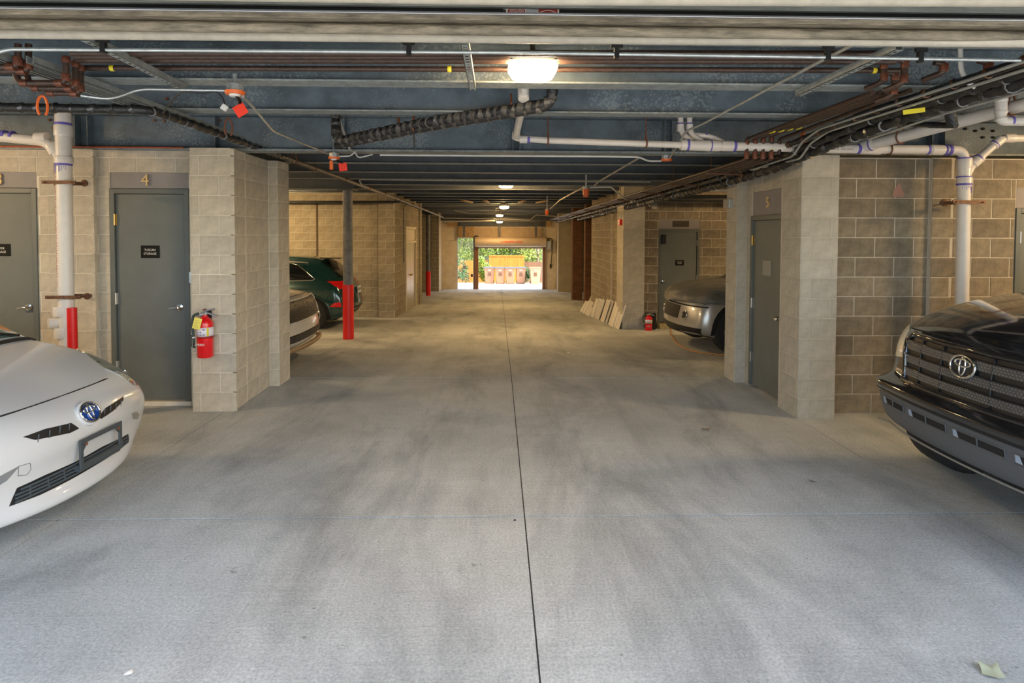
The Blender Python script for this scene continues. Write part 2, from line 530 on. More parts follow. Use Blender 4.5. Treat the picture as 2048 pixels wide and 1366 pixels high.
# clip angle with bolts near the left hand joist
for (px, py) in ((335, 180), (335, 198), (182, 137)):
    p = at(px, py, Y=4.82)
    bm = B(); lathe(bm, [(0, -0.02), (0.012, -0.02), (0.012, 0.0), (0, 0.0)], p, 'Y', 6)
    obj('bolt', bm, M['dark'] if px > 1500 else M['rust'], gird)
for (px, py) in ((100, 240), (108, 256), (310, 241), (330, 242), (440, 241), (1930, 258), (1950, 262), (1965, 258), (1985, 262), (1965, 275), (1985, 275), (1772, 262), (1785, 262)):
    p = at(px, py, Y=6.34)
    bm = B(); lathe(bm, [(0, -0.018), (0.014, -0.018), (0.014, 0.0), (0, 0.0)], p, 'Y', 6)
    obj('bolt', bm, M['dark'] if px > 1500 else M['rust'], gird)
# girders over the side bays carried by the round columns
for (x0, x1, yc) in ((-9.6, -2.66, 11.1), (-9.6, -2.7, 24.6), (3.0, 9.6, 9.6)):
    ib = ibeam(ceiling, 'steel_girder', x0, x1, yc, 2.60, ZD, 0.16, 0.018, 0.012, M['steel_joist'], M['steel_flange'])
    if x0 < -5 and yc < 12:
        for (px, py) in ((594, 334), (604, 334), (594, 343), (604, 343)):
            p = at(px, py + 12, Y=yc - 0.006)
            bm = B(); lathe(bm, [(0, -0.012), (0.016, -0.012), (0.016, 0.0), (0, 0.0)], p, 'Y', 6)
            obj('bolt', bm, M['dark'], ib)

ibeam(ceiling, 'steel_girder', -2.9, 2.9, 29.3, 2.45, ZD, 0.16, 0.018, 0.012, M['steel_joist'], M['steel_flange'])
# header strips over the garage entrance, right above the camera
def strip(name, y0, y1, Y, m, depth=0.05, skew=0.0, label=None, cat='beam'):
    a = at(996, y0, Y=Y).z; b = at(996, y1, Y=Y).z
    bm = B(); box(bm, -4.2, 4.2, Y, Y + depth, b, a, bev=0.002)
    o = obj(name, bm, m)
    tag(o, label, cat)
    return o
HY = 2.42
strip('header_beam', -40, 14, HY + 0.06, M['grey_steel'], 0.02, label='grey weathered steel header beam at the very top, behind cream pipe')
strip('header_backing', 14, 27, HY + 0.09, M['dark'], 0.02, label='dark recessed strip carrying red and white sticker under header')
strip('edge_trim', 24, 29, HY - 0.01, M['alu'], 0.03, label='thin bright aluminium edge trim below the red sticker')
strip('weathered_rail', 29, 40, HY + 0.0, M['tan_steel'], 0.09, label='flat tan weathered rail directly below bright aluminium trim')
bm = B()
za, zb2 = at(996, 43, Y=HY).z, at(996, 64, Y=HY).z
tube(bm, [(-4.2 + i * 0.2, HY + 0.045, (za + zb2) / 2) for i in range(43)], (za - zb2) / 2, 14, rfn=lambda i: (za - zb2) / 2 * (1 + 0.03 * math.sin(i * 5.1)))
o = obj('insulated_pipe', bm, M['tan_steel'], smooth=True, auto=50); tag(o, 'rough tan weathered pipe between flat rail and smooth cream pipe', 'pipe')
bm = B()
tube(bm, [(-4.3, 2.72, at(0, 69, Y=2.72).z), (0, 2.6, at(996, 75, Y=2.6).z - 0.001), (4.2, 2.36, at(2048, 80, Y=2.36).z)], 0.023, 14)
o = obj('cream_pipe', bm, M['cream'], smooth=True, auto=50); tag(o, 'smooth cream pipe spanning whole garage below rough weathered pipe', 'pipe')
bm = B()
tube(bm, [at(-200, -22, Y=2.3), at(996, -4, Y=2.3), at(2300, 1, Y=2.3)], 0.026, 14)
o = obj('cream_pipe', bm, M['cream'], smooth=True, auto=50); tag(o, 'cream pipe crossing top edge of frame above header beam', 'pipe')
# sticker
p0, p1 = at(1012, 15, Y=HY + 0.085), at(1118, 26, Y=HY + 0.085)
st = thing('warning_sticker', 'red and white warning sticker on dark strip above the first lamp', 'sticker', (p0.x, HY + 0.08, p1.z))
bm = B(); box(bm, p0.x, p1.x, HY + 0.082, HY + 0.089, p1.z - 0.004, p0.z); obj('backing', bm, M['white_text'], st)
w = p1.x - p0.x
for (a, b, m, nm) in ((0.03, 0.36, M['red_dark'] if 'red_dark' in M else mat('sticker_red', (0.25, 0.015, 0.01), 0.5), 'red_panel'), (0.37, 0.60, mat('sticker_grey', (0.35, 0.36, 0.37), 0.5), 'grey_panel'), (0.61, 0.97, mat('sticker_red', (0.25, 0.015, 0.01), 0.5), 'red_panel')):
    bm = B(); box(bm, p0.x + w * a, p0.x + w * b, HY + 0.080, HY + 0.0822, p1.z - 0.003, p0.z - 0.002); obj(nm, bm, m, st)
bm = text_bm('DOOR SERVICE AND SAFETY', 0.0085, frame_y(Vector((p0.x + w * 0.2, HY + 0.0795, p0.z - 0.009))), 0.0003); obj('lettering', bm, M['white_text'], st)
bm = text_bm('INSTALLATION', 0.0085, frame_y(Vector((p0.x + w * 0.2, HY + 0.0795, p0.z - 0.017))), 0.0003); obj('lettering', bm, M['white_text'], st)
bm = B()
tube(bm, [(p0.x + w * (0.64 + 0.3 * t), HY + 0.079, p1.z - 0.001 + 0.009 * math.sin(PI * t)) for t in [i / 14 for i in range(15)]], 0.0012, 5); obj('arc_mark', bm, M['white_text'], st)

# ================================================================ block walls
PITCH = 0.1975
BLK = 0.395
_bc = {}
def blockmesh(w, h, m, kind):
    key = (round(w, 3), round(h, 3), m.name)
    if key in _bc: return _bc[key]
    t = 0.003 if kind != 'brick' else 0.002
    bm = B()
    w, h = key[0], key[1]
    a = [bm.verts.new(p) for p in ((0, 0.035, 0), (w, 0.035, 0), (w, 0.035, h), (0, 0.035, h))]
    f = [bm.verts.new(p) for p in ((t, 0, t), (w - t, 0, t), (w - t, 0, h - t), (t, 0, h - t))]
    fm = [bm.verts.new(p) for p in ((0, t, 0), (w, t, 0), (w, t, h), (0, t, h))]
    bm.faces.new(f)
    for i in range(4):
        j = (i + 1) % 4
        bm.faces.new((f[i], fm[i], fm[j], f[j])[::-1]); bm.faces.new((fm[i], a[i], a[j], fm[j])[::-1])
    bmesh.ops.recalc_face_normals(bm, faces=bm.faces)
    me = bpy.data.meshes.new('concrete_block')
    bm.to_mesh(me); bm.free()
    me.materials.append(m)
    _bc[key] = me
    return me

def face(parent, p, ang, length, z0, z1, m, holes=(), phase=0.0, joint=0.009, pitch=PITCH, blk=BLK, zbase=0.0, name='concrete_block', top=None):
    """blocks on a wall face: starts at plan point p, runs along angle ang (deg); its outer side is to the right of the run (0 deg faces -Y)"""
    rz = R(ang)
    d = Vector((math.cos(rz), math.sin(rz), 0))
    i0 = int(math.floor((z0 - zbase) / pitch + 1e-6))
    i = i0
    while zbase + i * pitch < z1 - 0.02:
        a, b = max(z0, zbase + i * pitch), min(z1, zbase + (i + 1) * pitch)
        off = (phase + (0.5 if i % 2 else 0.0)) * blk
        u = -blk + (off % blk)
        while u < length:
            s, e = max(0.0, u), min(length, u + blk)
            u += blk
            if e - s < 0.03: continue
            pieces = [(s, e, a, b)]
            for (h0, h1, hz0, hz1) in holes:
                nxt = []
                for (s_, e_, a_, b_) in pieces:
                    if e_ <= h0 + 1e-4 or s_ >= h1 - 1e-4 or b_ <= hz0 + 1e-4 or a_ >= hz1 - 1e-4: nxt.append((s_, e_, a_, b_)); continue
                    if s_ < h0: nxt.append((s_, h0, a_, b_))
                    if e_ > h1: nxt.append((h1, e_, a_, b_))
                    if b_ > hz1: nxt.append((max(s_, h0), min(e_, h1), hz1, b_))
                    if a_ < hz0: nxt.append((max(s_, h0), min(e_, h1), a_, hz0))
                pieces = nxt
            for (s_, e_, a_, b_) in pieces:
                if e_ - s_ < 0.03 or b_ - a_ < 0.025: continue
                me = blockmesh(e_ - s_ - joint, b_ - a_ - joint, m, name)
                o = bpy.data.objects.new(name, me)
                COL.objects.link(o)
                jit = random.uniform(-0.0012, 0.0012)
                q = Vector((p[0], p[1], 0)) + d * (s_ + joint / 2) + Vector((0, 0, a_ + joint / 2)) + Vector((-d.y, d.x, 0)) * jit
                o.location = q
                o.rotation_euler = (0, 0, rz)
                o.parent = parent
        i += 1

def cores(name, boxes, m):
    bm = B()
    for bx in boxes: box(bm, *bx)
    return structure(name, bm, m)
S = 0.0035  # mortar set back behind the block faces
TOP = 2.645

# ---- storeroom on the left: wall with doors 3 and 4, pier, side wall
w1 = cores('wall_left', [(-9.5, -5.55, 6.25 + S, 6.45, 0, TOP), (-4.73, -3.995, 6.25 + S, 6.45, 0, TOP), (-5.55, -4.73, 6.25 + S, 6.45, 2.42, TOP), (-3.995, -3.0, 6.25 + S, 6.45, 2.42, TOP),
                          (-3.19, -3.0, 6.25 + S, 6.45, 0, TOP), (-4.58 + S, -4.13 - S, 6.19 + S, 6.26, 0, TOP),
                          (-3.07 + S, -2.665 - S, 6.03 + S, 6.40, 0, TOP), (-2.88, -2.68 - S, 6.38, 7.1, 0, TOP), (-2.88, -2.57 - S, 7.05 + S, 7.42 - S, 0, TOP)], M['mortar_paint'])
d4 = (-3.995, -3.19); d3 = (-5.55, -4.73)
TOPR = 2.575
face(w1, (-7.0, 6.25), 0, 3.89, 0, TOP, M['block_paint'], holes=[(-5.55 + 7, -4.73 + 7, 0, 2.42), (-4.58 + 7, -4.13 + 7, 0, 9), (-3.995 + 7, 9, 0, 2.42)], phase=0.3)
face(w1, (-4.58, 6.19), 0, 0.47, 0, TOP, M['block_paint'], phase=0.19)
face(w1, (-3.07, 6.03), 0, 0.445, 0, TOP, M['block_paint'], phase=0.22)
face(w1, (-2.665, 6.03), 90, 0.35, 0, TOP, M['block_paint'], phase=0.35)
face(w1, (-2.68, 6.38), 90, 0.67, 0, TOP, M['block_paint'], phase=0.9)
face(w1, (-2.68, 7.05), 0, 0.11, 0, TOP, M['block_paint'], phase=0)
face(w1, (-2.57, 7.05), 90, 0.37, 0, TOP, M['block_paint'], phase=0.3)
for (a, b) in (d4, d3):
    bm = B(); box(bm, a + 0.002, b - 0.002, 6.262, 6.45, 2.255, 2.418, bev=0.003)
    obj('lintel', bm, M['lintel'], w1)
# orange fire seal line on top of the wall
bm = B()
for i in range(24):
    x0 = -5.4 + i * 0.09
    tube(bm, [(x0, 6.238, TOP + 0.028), (x0 + 0.1, 6.238, TOP + 0.028 + random.uniform(-0.002, 0.002))], 0.009, 6)
obj('fire_seal', bm, M['orange_band'], w1, kind='stuff')

# ---- storeroom on the right: pier, door 5 wall, wall with door 6
w2 = cores('wall_right', [(2.94 + S, 3.31 - S, 5.73 + S, 6.15, 0, TOPR), (3.01 + S, 3.2, 6.1, 6.15, 0, TOPR), (3.01 + S, 3.2, 7.03, 7.2, 0, TOPR), (3.01 + S, 3.2, 6.15, 7.03, 2.30, TOPR),
                           (2.885 + S, 3.2, 7.16 + S, 7.49, 0, TOPR), (3.25, 5.21, 5.9 + S, 6.1, 0, TOPR), (5.21, 6.10, 5.9 + S, 6.1, 2.28, TOPR), (6.10, 9.5, 5.9 + S, 6.1, 0, TOPR),
                           (4.32 + S, 4.54 - S, 5.86 + S, 5.92, 0, TOPR)], M['mortar_raw'])
w2b = w2
face(w2, (2.94, 5.73), 0, 0.37, 0, TOPR, M['block_paint2'] if 'block_paint2' in M else mat('block_pier', (0.46, 0.42, 0.33), 0.95, vary=0.14, vscale=9, bump=0.8, bscale=130, rand=0.07), phase=0.27)
BP = MATS['block_pier']
face(w2, (2.94, 6.12), -90, 0.39, 0, TOPR, BP, phase=0.35)
face(w2, (3.01, 7.16), -90, 1.04, 0, TOPR, BP, holes=[(0.13, 1.01, 0, 2.30)], phase=0.1)
face(w2, (2.885, 7.16), 0, 0.12, 0, TOPR, BP, phase=0.0)
face(w2, (2.885, 7.49), -90, 0.33, 0, TOPR, BP, phase=0.2)
face(w2, (3.31, 5.9), 0, 3.6, 0, TOPR, M['block_raw'], holes=[(5.21 - 3.31, 6.10 - 3.31, 0, 2.28), (4.32 - 3.31, 4.54 - 3.31, 0, 9)], phase=0.19)
face(w2, (4.32, 5.86), 0, 0.22, 0, TOPR, M['block_raw'], phase=0.5)
bm = B(); box(bm, 3.025, 3.19, 6.152, 7.028, 2.022, 2.298, bev=0.003); obj('lintel', bm, M['lintel'], w2)
bm = B(); box(bm, 5.212, 6.098, 5.915, 6.1, 2.082, 2.278, bev=0.003); obj('lintel', bm, M['lintel'], w2)

# ---- rear bay walls, left: Y = 15.3 and the corridor side with the double door
w3 = cores('wall_left_rear', [(-9.5, -3.0, 15.3 + S, 15.5, -0.6, ZD), (-3.02 + S, -2.6 - S, 15.1 + S, 15.5, -0.6, ZD), (-2.8, -2.6 - S, 15.5, 16.87, -0.6, ZD), (-2.8, -2.6 - S, 18.93, 20.1, -0.7, ZD),
                               (-2.8, -2.6 - S, 16.87, 18.93, 2.0, ZD), (-2.8, -2.55 - S, 19.65 + S, 20.1, -0.7, ZD)], M['mortar_tan'])
zb = fz(15.3) - 0.02
face(w3, (-6.0, 15.3), 0, 2.98, zb, ZD, M['block_tan'], zbase=zb, phase=0.1, joint=0.011)
face(w3, (-3.02, 15.1), 0, 0.42, zb, ZD, M['block_tan'], zbase=zb, phase=0.0, joint=0.011)
face(w3, (-2.6, 15.1), 90, 4.55, fz(20) - 0.04, ZD, M['block_tan'], zbase=zb - PITCH, holes=[(16.87 - 15.1, 18.93 - 15.1, -1, 2.0)], phase=0.4, joint=0.012)
face(w3, (-2.6, 19.65), 0, 0.05, fz(20) - 0.04, ZD, M['block_tan'], zbase=zb - PITCH, phase=0.0)
face(w3, (-2.55, 19.65), 90, 0.45, fz(20) - 0.04, ZD, M['block_tan'], zbase=zb - PITCH, phase=0.0, joint=0.012)
# dark pilaster strip and expansion joint in the rear wall
bm = B(); box(bm, -4.62, -4.58, 15.285, 15.31, zb, 2.6); obj('expansion_joint', bm, M['mortar_brick'], w3)
bm = B(); box(bm, -3.06, -3.03, 15.27, 15.31, zb, ZD); obj('expansion_joint', bm, M['mortar_brick'], w3)

# ---- rear bay walls, right
w4 = cores('wall_right_rear', [(3.1, 3.5, 12.9 + S, 13.1, -0.5, ZD), (4.386, 9.5, 12.9 + S, 13.1, -0.5, ZD), (3.5, 4.386, 12.9 + S, 13.1, 2.135, ZD), (2.66 + S, 3.13 - S, 12.65 + S, 13.3, -0.5, ZD),
                                (2.78 + S, 3.0, 13.3, 17.7, -0.7, ZD), (2.72 + S, 2.9, 14.4 + S, 14.95, -0.6, ZD)], M['mortar_raw'])
zb4 = fz(12.9) - 0.02
face(w4, (3.13, 12.9), 0, 3.2, zb4, ZD, M['block_raw'], zbase=zb4, holes=[(0.37, 1.256, -1, 2.135)], phase=0.35, joint=0.011)
face(w4, (2.66, 12.65), 0, 0.47, zb4, ZD, MATS['block_pier'], zbase=zb4, phase=0.25, joint=0.011)
face(w4, (2.66, 13.3), -90, 0.65, fz(13.3) - 0.03, ZD, MATS['block_pier'], zbase=zb4, phase=0.1, joint=0.012)
face(w4, (2.78, 17.7), -90, 2.75, fz(17.7) - 0.03, ZD, M['block_tan'], zbase=zb4 - 2 * PITCH, phase=0.1, joint=0.014)
face(w4, (2.72, 14.95), -90, 0.55, fz(15) - 0.03, ZD, M['block_tan'], zbase=zb4 - 2 * PITCH, phase=0.1, joint=0.012)
face(w4, (2.78, 14.4), -90, 1.1, fz(14.4) - 0.03, ZD, M['block_tan'], zbase=zb4 - 2 * PITCH, phase=0.3, joint=0.012)
bm = B(); box(bm, 3.502, 4.384, 12.915, 13.1, 1.915, 2.133, bev=0.003); obj('lintel', bm, M['lintel'], w4)
bm = B(); box(bm, 3.8, 4.15, 12.90, 12.92, 1.97, 2.10); obj('vent_plate', bm, mat('vent_brown', (0.05, 0.035, 0.02), 0.7), w4)
bm = B(); box(bm, 3.48, 4.42, 12.70, 12.93, fz(12.8), -0.125, bev=0.01); obj('door_step', bm, mat('step_yellow', (0.42, 0.33, 0.15), 0.8, vary=0.3, vscale=25, bump=0.6), w4)

pm = at(1797, 383, Y=5.9)
bm = B()
vs = [bm.verts.new((pm.x + a * 0.01, 5.8975, pm.z + b * 0.01)) for a, b in ((-4, -6), (0, -5), (4, -6), (6, -2), (4, 1), (2, 6), (0, 9), (-2, 5), (-5, 1), (-6, -3))]
bm.faces.new(vs)
obj('paint_mark', bm, mat('paint_mark_pink', (0.42, 0.22, 0.16), 0.9), w2)
# ---- brown brick pillars
def brick_pillar(name, x0, x1, y0, y1, label):
    z0, z1 = fz(y0) - 0.0, ZD
    bm = B(); box(bm, x0 + S, x1 - S, y0 + S, y1 - S, fz(y1) - 0.02, z1)
    o = obj(name, bm, M['mortar_brick']); tag(o, label, 'pillar')
    face(o, (x0, y0), 0, x1 - x0, z0, z1, M['brick'], pitch=0.072, blk=0.21, zbase=z0, joint=0.008, name='brick')
    face(o, (x0, y1), -90, y1 - y0, z0, z1, M['brick'], pitch=0.072, blk=0.21, zbase=z0, joint=0.008, name='brick')
brick_pillar('brick_pillar', 2.75, 3.12, 21.9, 22.3, 'farther wide brown brick pillar along the wall behind leaning boards')
brick_pillar('brick_pillar', 2.88, 3.08, 19.6, 19.95, 'slim brown brick pillar at the end of the block wall beyond boards')

# ---- far bays and far wall
def stuff_blocks(parent, p, ang, length, z0, z1, m, pitch=0.1975, blk=0.395):
    """joined courses on a distant wall"""
    bm = B(); rz = R(ang); d = Vector((math.cos(rz), math.sin(rz), 0)); nrm = Vector((d.y, -d.x, 0))
    i = 0; z = z0
    while z < z1 - 0.02:
        u = -(blk / 2 if i % 2 else 0.0)
        while u < length:
            s, e = max(0, u) + 0.007, min(length, u + blk) - 0.007
            if e - s > 0.03:
                q = Vector((p[0], p[1], 0))
                a, b = q + d * s, q + d * e
                zz = min(z + pitch - 0.012, z1)
                vs = [bm.verts.new((k.x, k.y, h)) for k, h in ((a, z), (b, z), (b, zz), (a, zz))]
                vb = [bm.verts.new(v.co - nrm * 0.03) for v in vs]
                bm.faces.new(vs)
                for k in range(4): bm.faces.new((vs[k], vb[k], vb[(k + 1) % 4], vs[(k + 1) % 4]))
            u += blk
        z += pitch; i += 1
    return obj('block_courses', bm, m, parent, kind='stuff')
w5 = cores('wall_far_bay', [(-9.5, -3.2, 27.0 + S, 27.2, -1.2, ZD), (-3.12 + S, -2.75 - S, 27.9 + S, 28.35, -1.2, ZD), (-2.95, -2.8, 28.3, 30.0, -1.2, ZD),
                             (2.80 + S, 3.5, 27.7 + S, 28.0, -1.2, ZD), (2.95, 3.1, 28.0, 30.0, -1.2, ZD), (3.5, 9.5, 23.3, 23.5, -1.2, ZD)], M['mortar_tan'])
stuff_blocks(w5, (-6, 27.0), 0, 2.8, fz(27), ZD, M['block_tan'])
stuff_blocks(w5, (-3.12, 27.9), 0, 0.37, fz(28), ZD, M['block_tan'])
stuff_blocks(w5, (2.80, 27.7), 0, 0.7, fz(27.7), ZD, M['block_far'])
FY = 30.0
zt_g, zt_r = 1.62, 1.17
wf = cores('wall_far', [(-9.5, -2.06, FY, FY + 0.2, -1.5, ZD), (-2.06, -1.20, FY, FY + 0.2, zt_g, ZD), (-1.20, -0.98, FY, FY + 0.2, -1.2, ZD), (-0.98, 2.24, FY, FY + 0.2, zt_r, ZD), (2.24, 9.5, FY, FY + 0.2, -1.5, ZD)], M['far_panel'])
# grey steel lintel beam with brown ends, plywood above the gate, tan transom panels
bm = B(); box(bm, -2.55, 2.65, FY - 0.10, FY - 0.002, 2.18, 2.43, bev=0.004); obj('lintel_beam', bm, M['steel_joist'], wf)
for a, b in ((-2.55, -2.0), (2.40, 2.66)):
    bm = B(); box(bm, a, b, FY - 0.13, FY - 0.001, 2.16, 2.45); obj('beam_cap', bm, M['wood'], wf)
bm = B(); box(bm, -2.05, -1.21, FY - 0.03, FY - 0.001, 1.64, 2.16); obj('plywood_panel', bm, M['wood'], wf)
for a, b in ((-1.20, -0.20), (-0.18, 1.10), (1.12, 2.24)):
    bm = B(); box(bm, a, b, FY - 0.025, FY - 0.001, 1.60, 2.12, bev=0.004); obj('transom_panel', bm, M['panel_tan'], wf)
for z0, z1 in ((-0.99, -0.35), (-0.34, 0.25), (0.26, 0.85), (0.86, 1.45), (1.46, 2.1)):
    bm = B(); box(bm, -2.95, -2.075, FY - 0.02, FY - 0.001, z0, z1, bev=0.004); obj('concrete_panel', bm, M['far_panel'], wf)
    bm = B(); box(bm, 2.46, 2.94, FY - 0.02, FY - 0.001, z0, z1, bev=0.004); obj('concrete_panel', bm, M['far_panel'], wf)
bm = B(); box(bm, -1.20, -0.99, FY - 0.06, FY - 0.001, -0.985, zt_g + 0.1); obj('steel_post', bm, mat('dark_jamb', (0.06, 0.045, 0.03), 0.6), wf)
# perimeter walls of the garage that close the side bays
bm = B(); box(bm, -9.7, -9.5, 0.3, 30.2, -1.5, ZD); structure('wall_side_west', bm, M['block_tan'])
bm = B(); box(bm, 9.5, 9.7, 0.3, 30.2, -1.5, ZD); structure('wall_side_east', bm, M['block_tan'])

# ================================================================ doors
def door(n, label, x0, x1, y, z0, z1, sign=None, number=None, knob='lever', hinges='left', plane='Y', sgn=-1, leafm=None, kick=False):
    """frontal door in the plane Y=y between x0..x1; for plane 'X' x0..x1 run along Y at X=y, facing sgn"""
    def bx(bm, a, b, d0, d1, c, d, **k):
        # d0,d1: depth in front of the wall plane (towards the viewer negative)
        if plane == 'Y': box(bm, a, b, y + d0, y + d1, c, d, **k)
        else: box(bm, y - sgn * d0, y - sgn * d1, a, b, c, d, **k)
    def P3(u, d, z): return Vector((u, y + d, z)) if plane == 'Y' else Vector((y - sgn * d, u, z))
    ax = 'Y' if plane == 'Y' else 'X'
    fm = M['door_frame']; lm = leafm or M['door']
    fw = 0.05
    bm = B()
    bx(bm, x0, x0 + fw, -0.012, 0.12, z0, z1, bev=0.003)
    bx(bm, x1 - fw, x1, -0.012, 0.12, z0, z1, bev=0.003)
    bx(bm, x0 + fw, x1 - fw, -0.012, 0.12, z1 - fw, z1, bev=0.003)
    fr = obj('door_%d' % n, bm, fm if not leafm else M['white_paint'])
    fr['kind'] = 'structure'; fr['label'] = label
    bm = B(); bx(bm, x0 + fw + 0.004, x1 - fw - 0.004, 0.012, 0.055, z0 + 0.012, z1 - fw - 0.004, bev=0.003)
    leaf = obj('leaf', bm, lm, fr)
    hx = x0 + fw if hinges == 'left' else x1 - fw
    kx = x1 - fw - 0.06 if hinges == 'left' else x0 + fw + 0.06
    h = z1 - z0
    for k, f in enumerate((0.14, 0.46, 0.83)):
        bm = B()
        if plane == 'Y': lathe(bm, [(0, 0), (0.009, 0), (0.009, 0.115), (0, 0.115)], P3(hx, -0.008, z0 + h * f), 'Z', 10)
        else: lathe(bm, [(0, 0), (0.009, 0), (0.009, 0.115), (0, 0.115)], P3(hx, -0.008, z0 + h * f), 'Z', 10)
        bx(bm, hx - 0.018, hx + 0.018, 0.002, 0.011, z0 + h * f, z0 + h * f + 0.115)
        obj('hinge', bm, M['brass'] if f > 0.8 and n < 6 else M['satin'], fr)
    zk = z0 + h * 0.445
    kp = P3(kx, 0.010, zk)
    s = -1 if plane == 'Y' else sgn
    bm = B()
    lathe(bm, [(0, 0), (0.034, 0), (0.034, s * 0.008), (0.013, s * 0.014), (0.011, s * 0.045), (0, s * 0.045)], kp, ax, 18)
    if knob == 'lever':
        dirx = -1 if hinges == 'left' else 1
        a = kp + (Vector((0, s * 0.048, 0)) if plane == 'Y' else Vector((s * 0.048, 0, 0)))
        dv = Vector((dirx, 0, 0)) if plane == 'Y' else Vector((0, dirx, 0))
        tube(bm, rounded([a, a + dv * 0.03, a + dv * 0.085 + Vector((0, 0, -0.006))], 0.02), 0.0095, 10)
    else:
        lathe(bm, [(0.011, s * 0.03), (0.026, s * 0.045), (0.029, s * 0.06), (0.022, s * 0.075), (0, s * 0.078)], kp, ax, 18)
    obj('door_handle', bm, M['chrome'], leaf, smooth=True, auto=40)
    if sign:
        su0, su1, sz0, sz1, lines = sign
        bm = B(); bx(bm, su0, su1, 0.004, 0.012, sz0, sz1, bev=0.002)
        o = obj('sign_plate', bm, M['sign_black'] if lines else M['grey_plate'], leaf)
        c = (su0 + su1) / 2
        hh = (sz1 - sz0)
        for i, t in enumerate(lines):
            zc = sz0 + hh * (0.64 - 0.30 * i)
            mtx = frame_y(P3(c, 0.0035, zc)) if plane == 'Y' else frame_x(P3(c, 0.0035, zc), sgn)
            bm = text_bm(t, hh * 0.25, mtx, 0.0006, (0.92, 1))
            obj('lettering', bm, M['white_text'], leaf)
    if number:
        t, u, zc, sz = number
        mtx = frame_y(P3(u, -0.004 if plane == 'Y' else -0.002, zc)) if plane == 'Y' else frame_x(P3(u, -0.002, zc), sgn)
        bm = text_bm(t, sz, mtx, 0.008, (1.0, 1))
        obj('door_number', bm, M['gold_paint'], fr)
    return fr, leaf

YD = 6.25
def sx(px): return at(px, 500, Y=YD).x
def szz(py): return at(300, py, Y=YD).z
f4, l4 = door(4, 'grey storage door under number 4 beside the fire extinguisher', -3.995, -3.19, YD, 0.045, 2.25,
     sign=(sx(281), sx(318), szz(516), szz(491), ['TUSCAN', 'STORAGE']), number=('4', sx(293), 2.335, 0.17))
bm = B(); box(bm, -3.995, -3.19, YD - 0.01, YD + 0.12, 0, 0.045); obj('threshold', bm, M['mortar_paint'], f4)
for z in (0.62, 1.28):
    bm = B(); box(bm, -3.187, -3.145, YD - 0.03, YD + 0.0, z, z + 0.12, bev=0.006); obj('latch_guard', bm, M['galv'] if z > 1 else M['door_frame'], f4)
f3, l3 = door(3, 'grey storage door under number 3 behind the white hatchback', -5.55, -4.73, YD, 0.045, 2.25,
     sign=(sx(-22), sx(19.5), szz(513), szz(489), ['WATER', 'STORAGE']), number=('3', sx(2), 2.335, 0.17))
bm = B(); box(bm, -5.55, -4.73, YD - 0.01, YD + 0.12, 0, 0.045); obj('threshold', bm, M['mortar_paint'], f3)
def onx(px, py, X=3.01):
    p = at(px, py, X=X); return p.y, p.z
a = onx(1541, 522); b = onx(1524, 550)
f5, l5 = door(5, 'dark grey door under number 5 between the two right hand piers', 6.15, 7.03, 3.01, 0.02, 2.02, sign=(a[0], b[0], b[1], a[1], []),
     number=('5', onx(1536, 401)[0], 2.16, 0.17), knob='knob', hinges='right', plane='X', sgn=-1)
f6, l6 = door(6, 'olive grey door at the edge of the block wall behind the black pickup', 5.21, 6.10, 5.9, 0.02, 2.08)
f7, l7 = door(7, 'dark grey door on a low step beyond the covered car', 3.5, 4.386, 12.9, -0.12, 1.91, hinges='right',
     sign=(at(1351, 520, Y=12.9).x, at(1368, 520, Y=12.9).x, at(1360, 531, Y=12.9).z, at(1360, 520, Y=12.9).z, ['ELECTRIC', 'ROOM']))
bm = B(); box(bm, 3.56, 3.64, 12.84, 12.92, 1.60, 1.80, bev=0.008); obj('door_closer', bm, M['black_clean'], l7)
# double door in the corridor wall on the left
bm = B()
for a, b, c, d in ((16.87, 16.95, -0.5, 2.0), (18.85, 18.93, -0.52, 2.0), (16.95, 18.85, 1.93, 2.0), (16.95, 18.85, 1.52, 1.58)):
    box(bm, -2.72, -2.58, a, b, c, d, bev=0.004)
dd = structure('door_8', bm, mat('cream_frame', (0.66, 0.58, 0.42), 0.6))
dd['label'] = 'pale double door with cream frame in the corridor wall'
for a, b in ((16.955, 17.895), (17.905, 18.845)):
    bm = B(); box(bm, -2.66, -2.62, a, b, fz(b) + 0.01, 1.515, bev=0.004); lf = obj('leaf', bm, mat('pale_door', (0.42, 0.36, 0.24), 0.3, metal=0.3), dd)
    bm = B(); lathe(bm, [(0, 0), (0.03, 0), (0.012, 0.02), (0.03, 0.05), (0, 0.07)], (-2.62, 17.83 if b < 18 else 17.97, 0.58), 'X', 12); obj('knob', bm, M['brass'], lf)
bm = B(); box(bm, -2.66, -2.62, 16.955, 18.845, 1.585, 1.925); obj('transom_panel', bm, mat('cream_panel', (0.62, 0.54, 0.38), 0.6), dd)

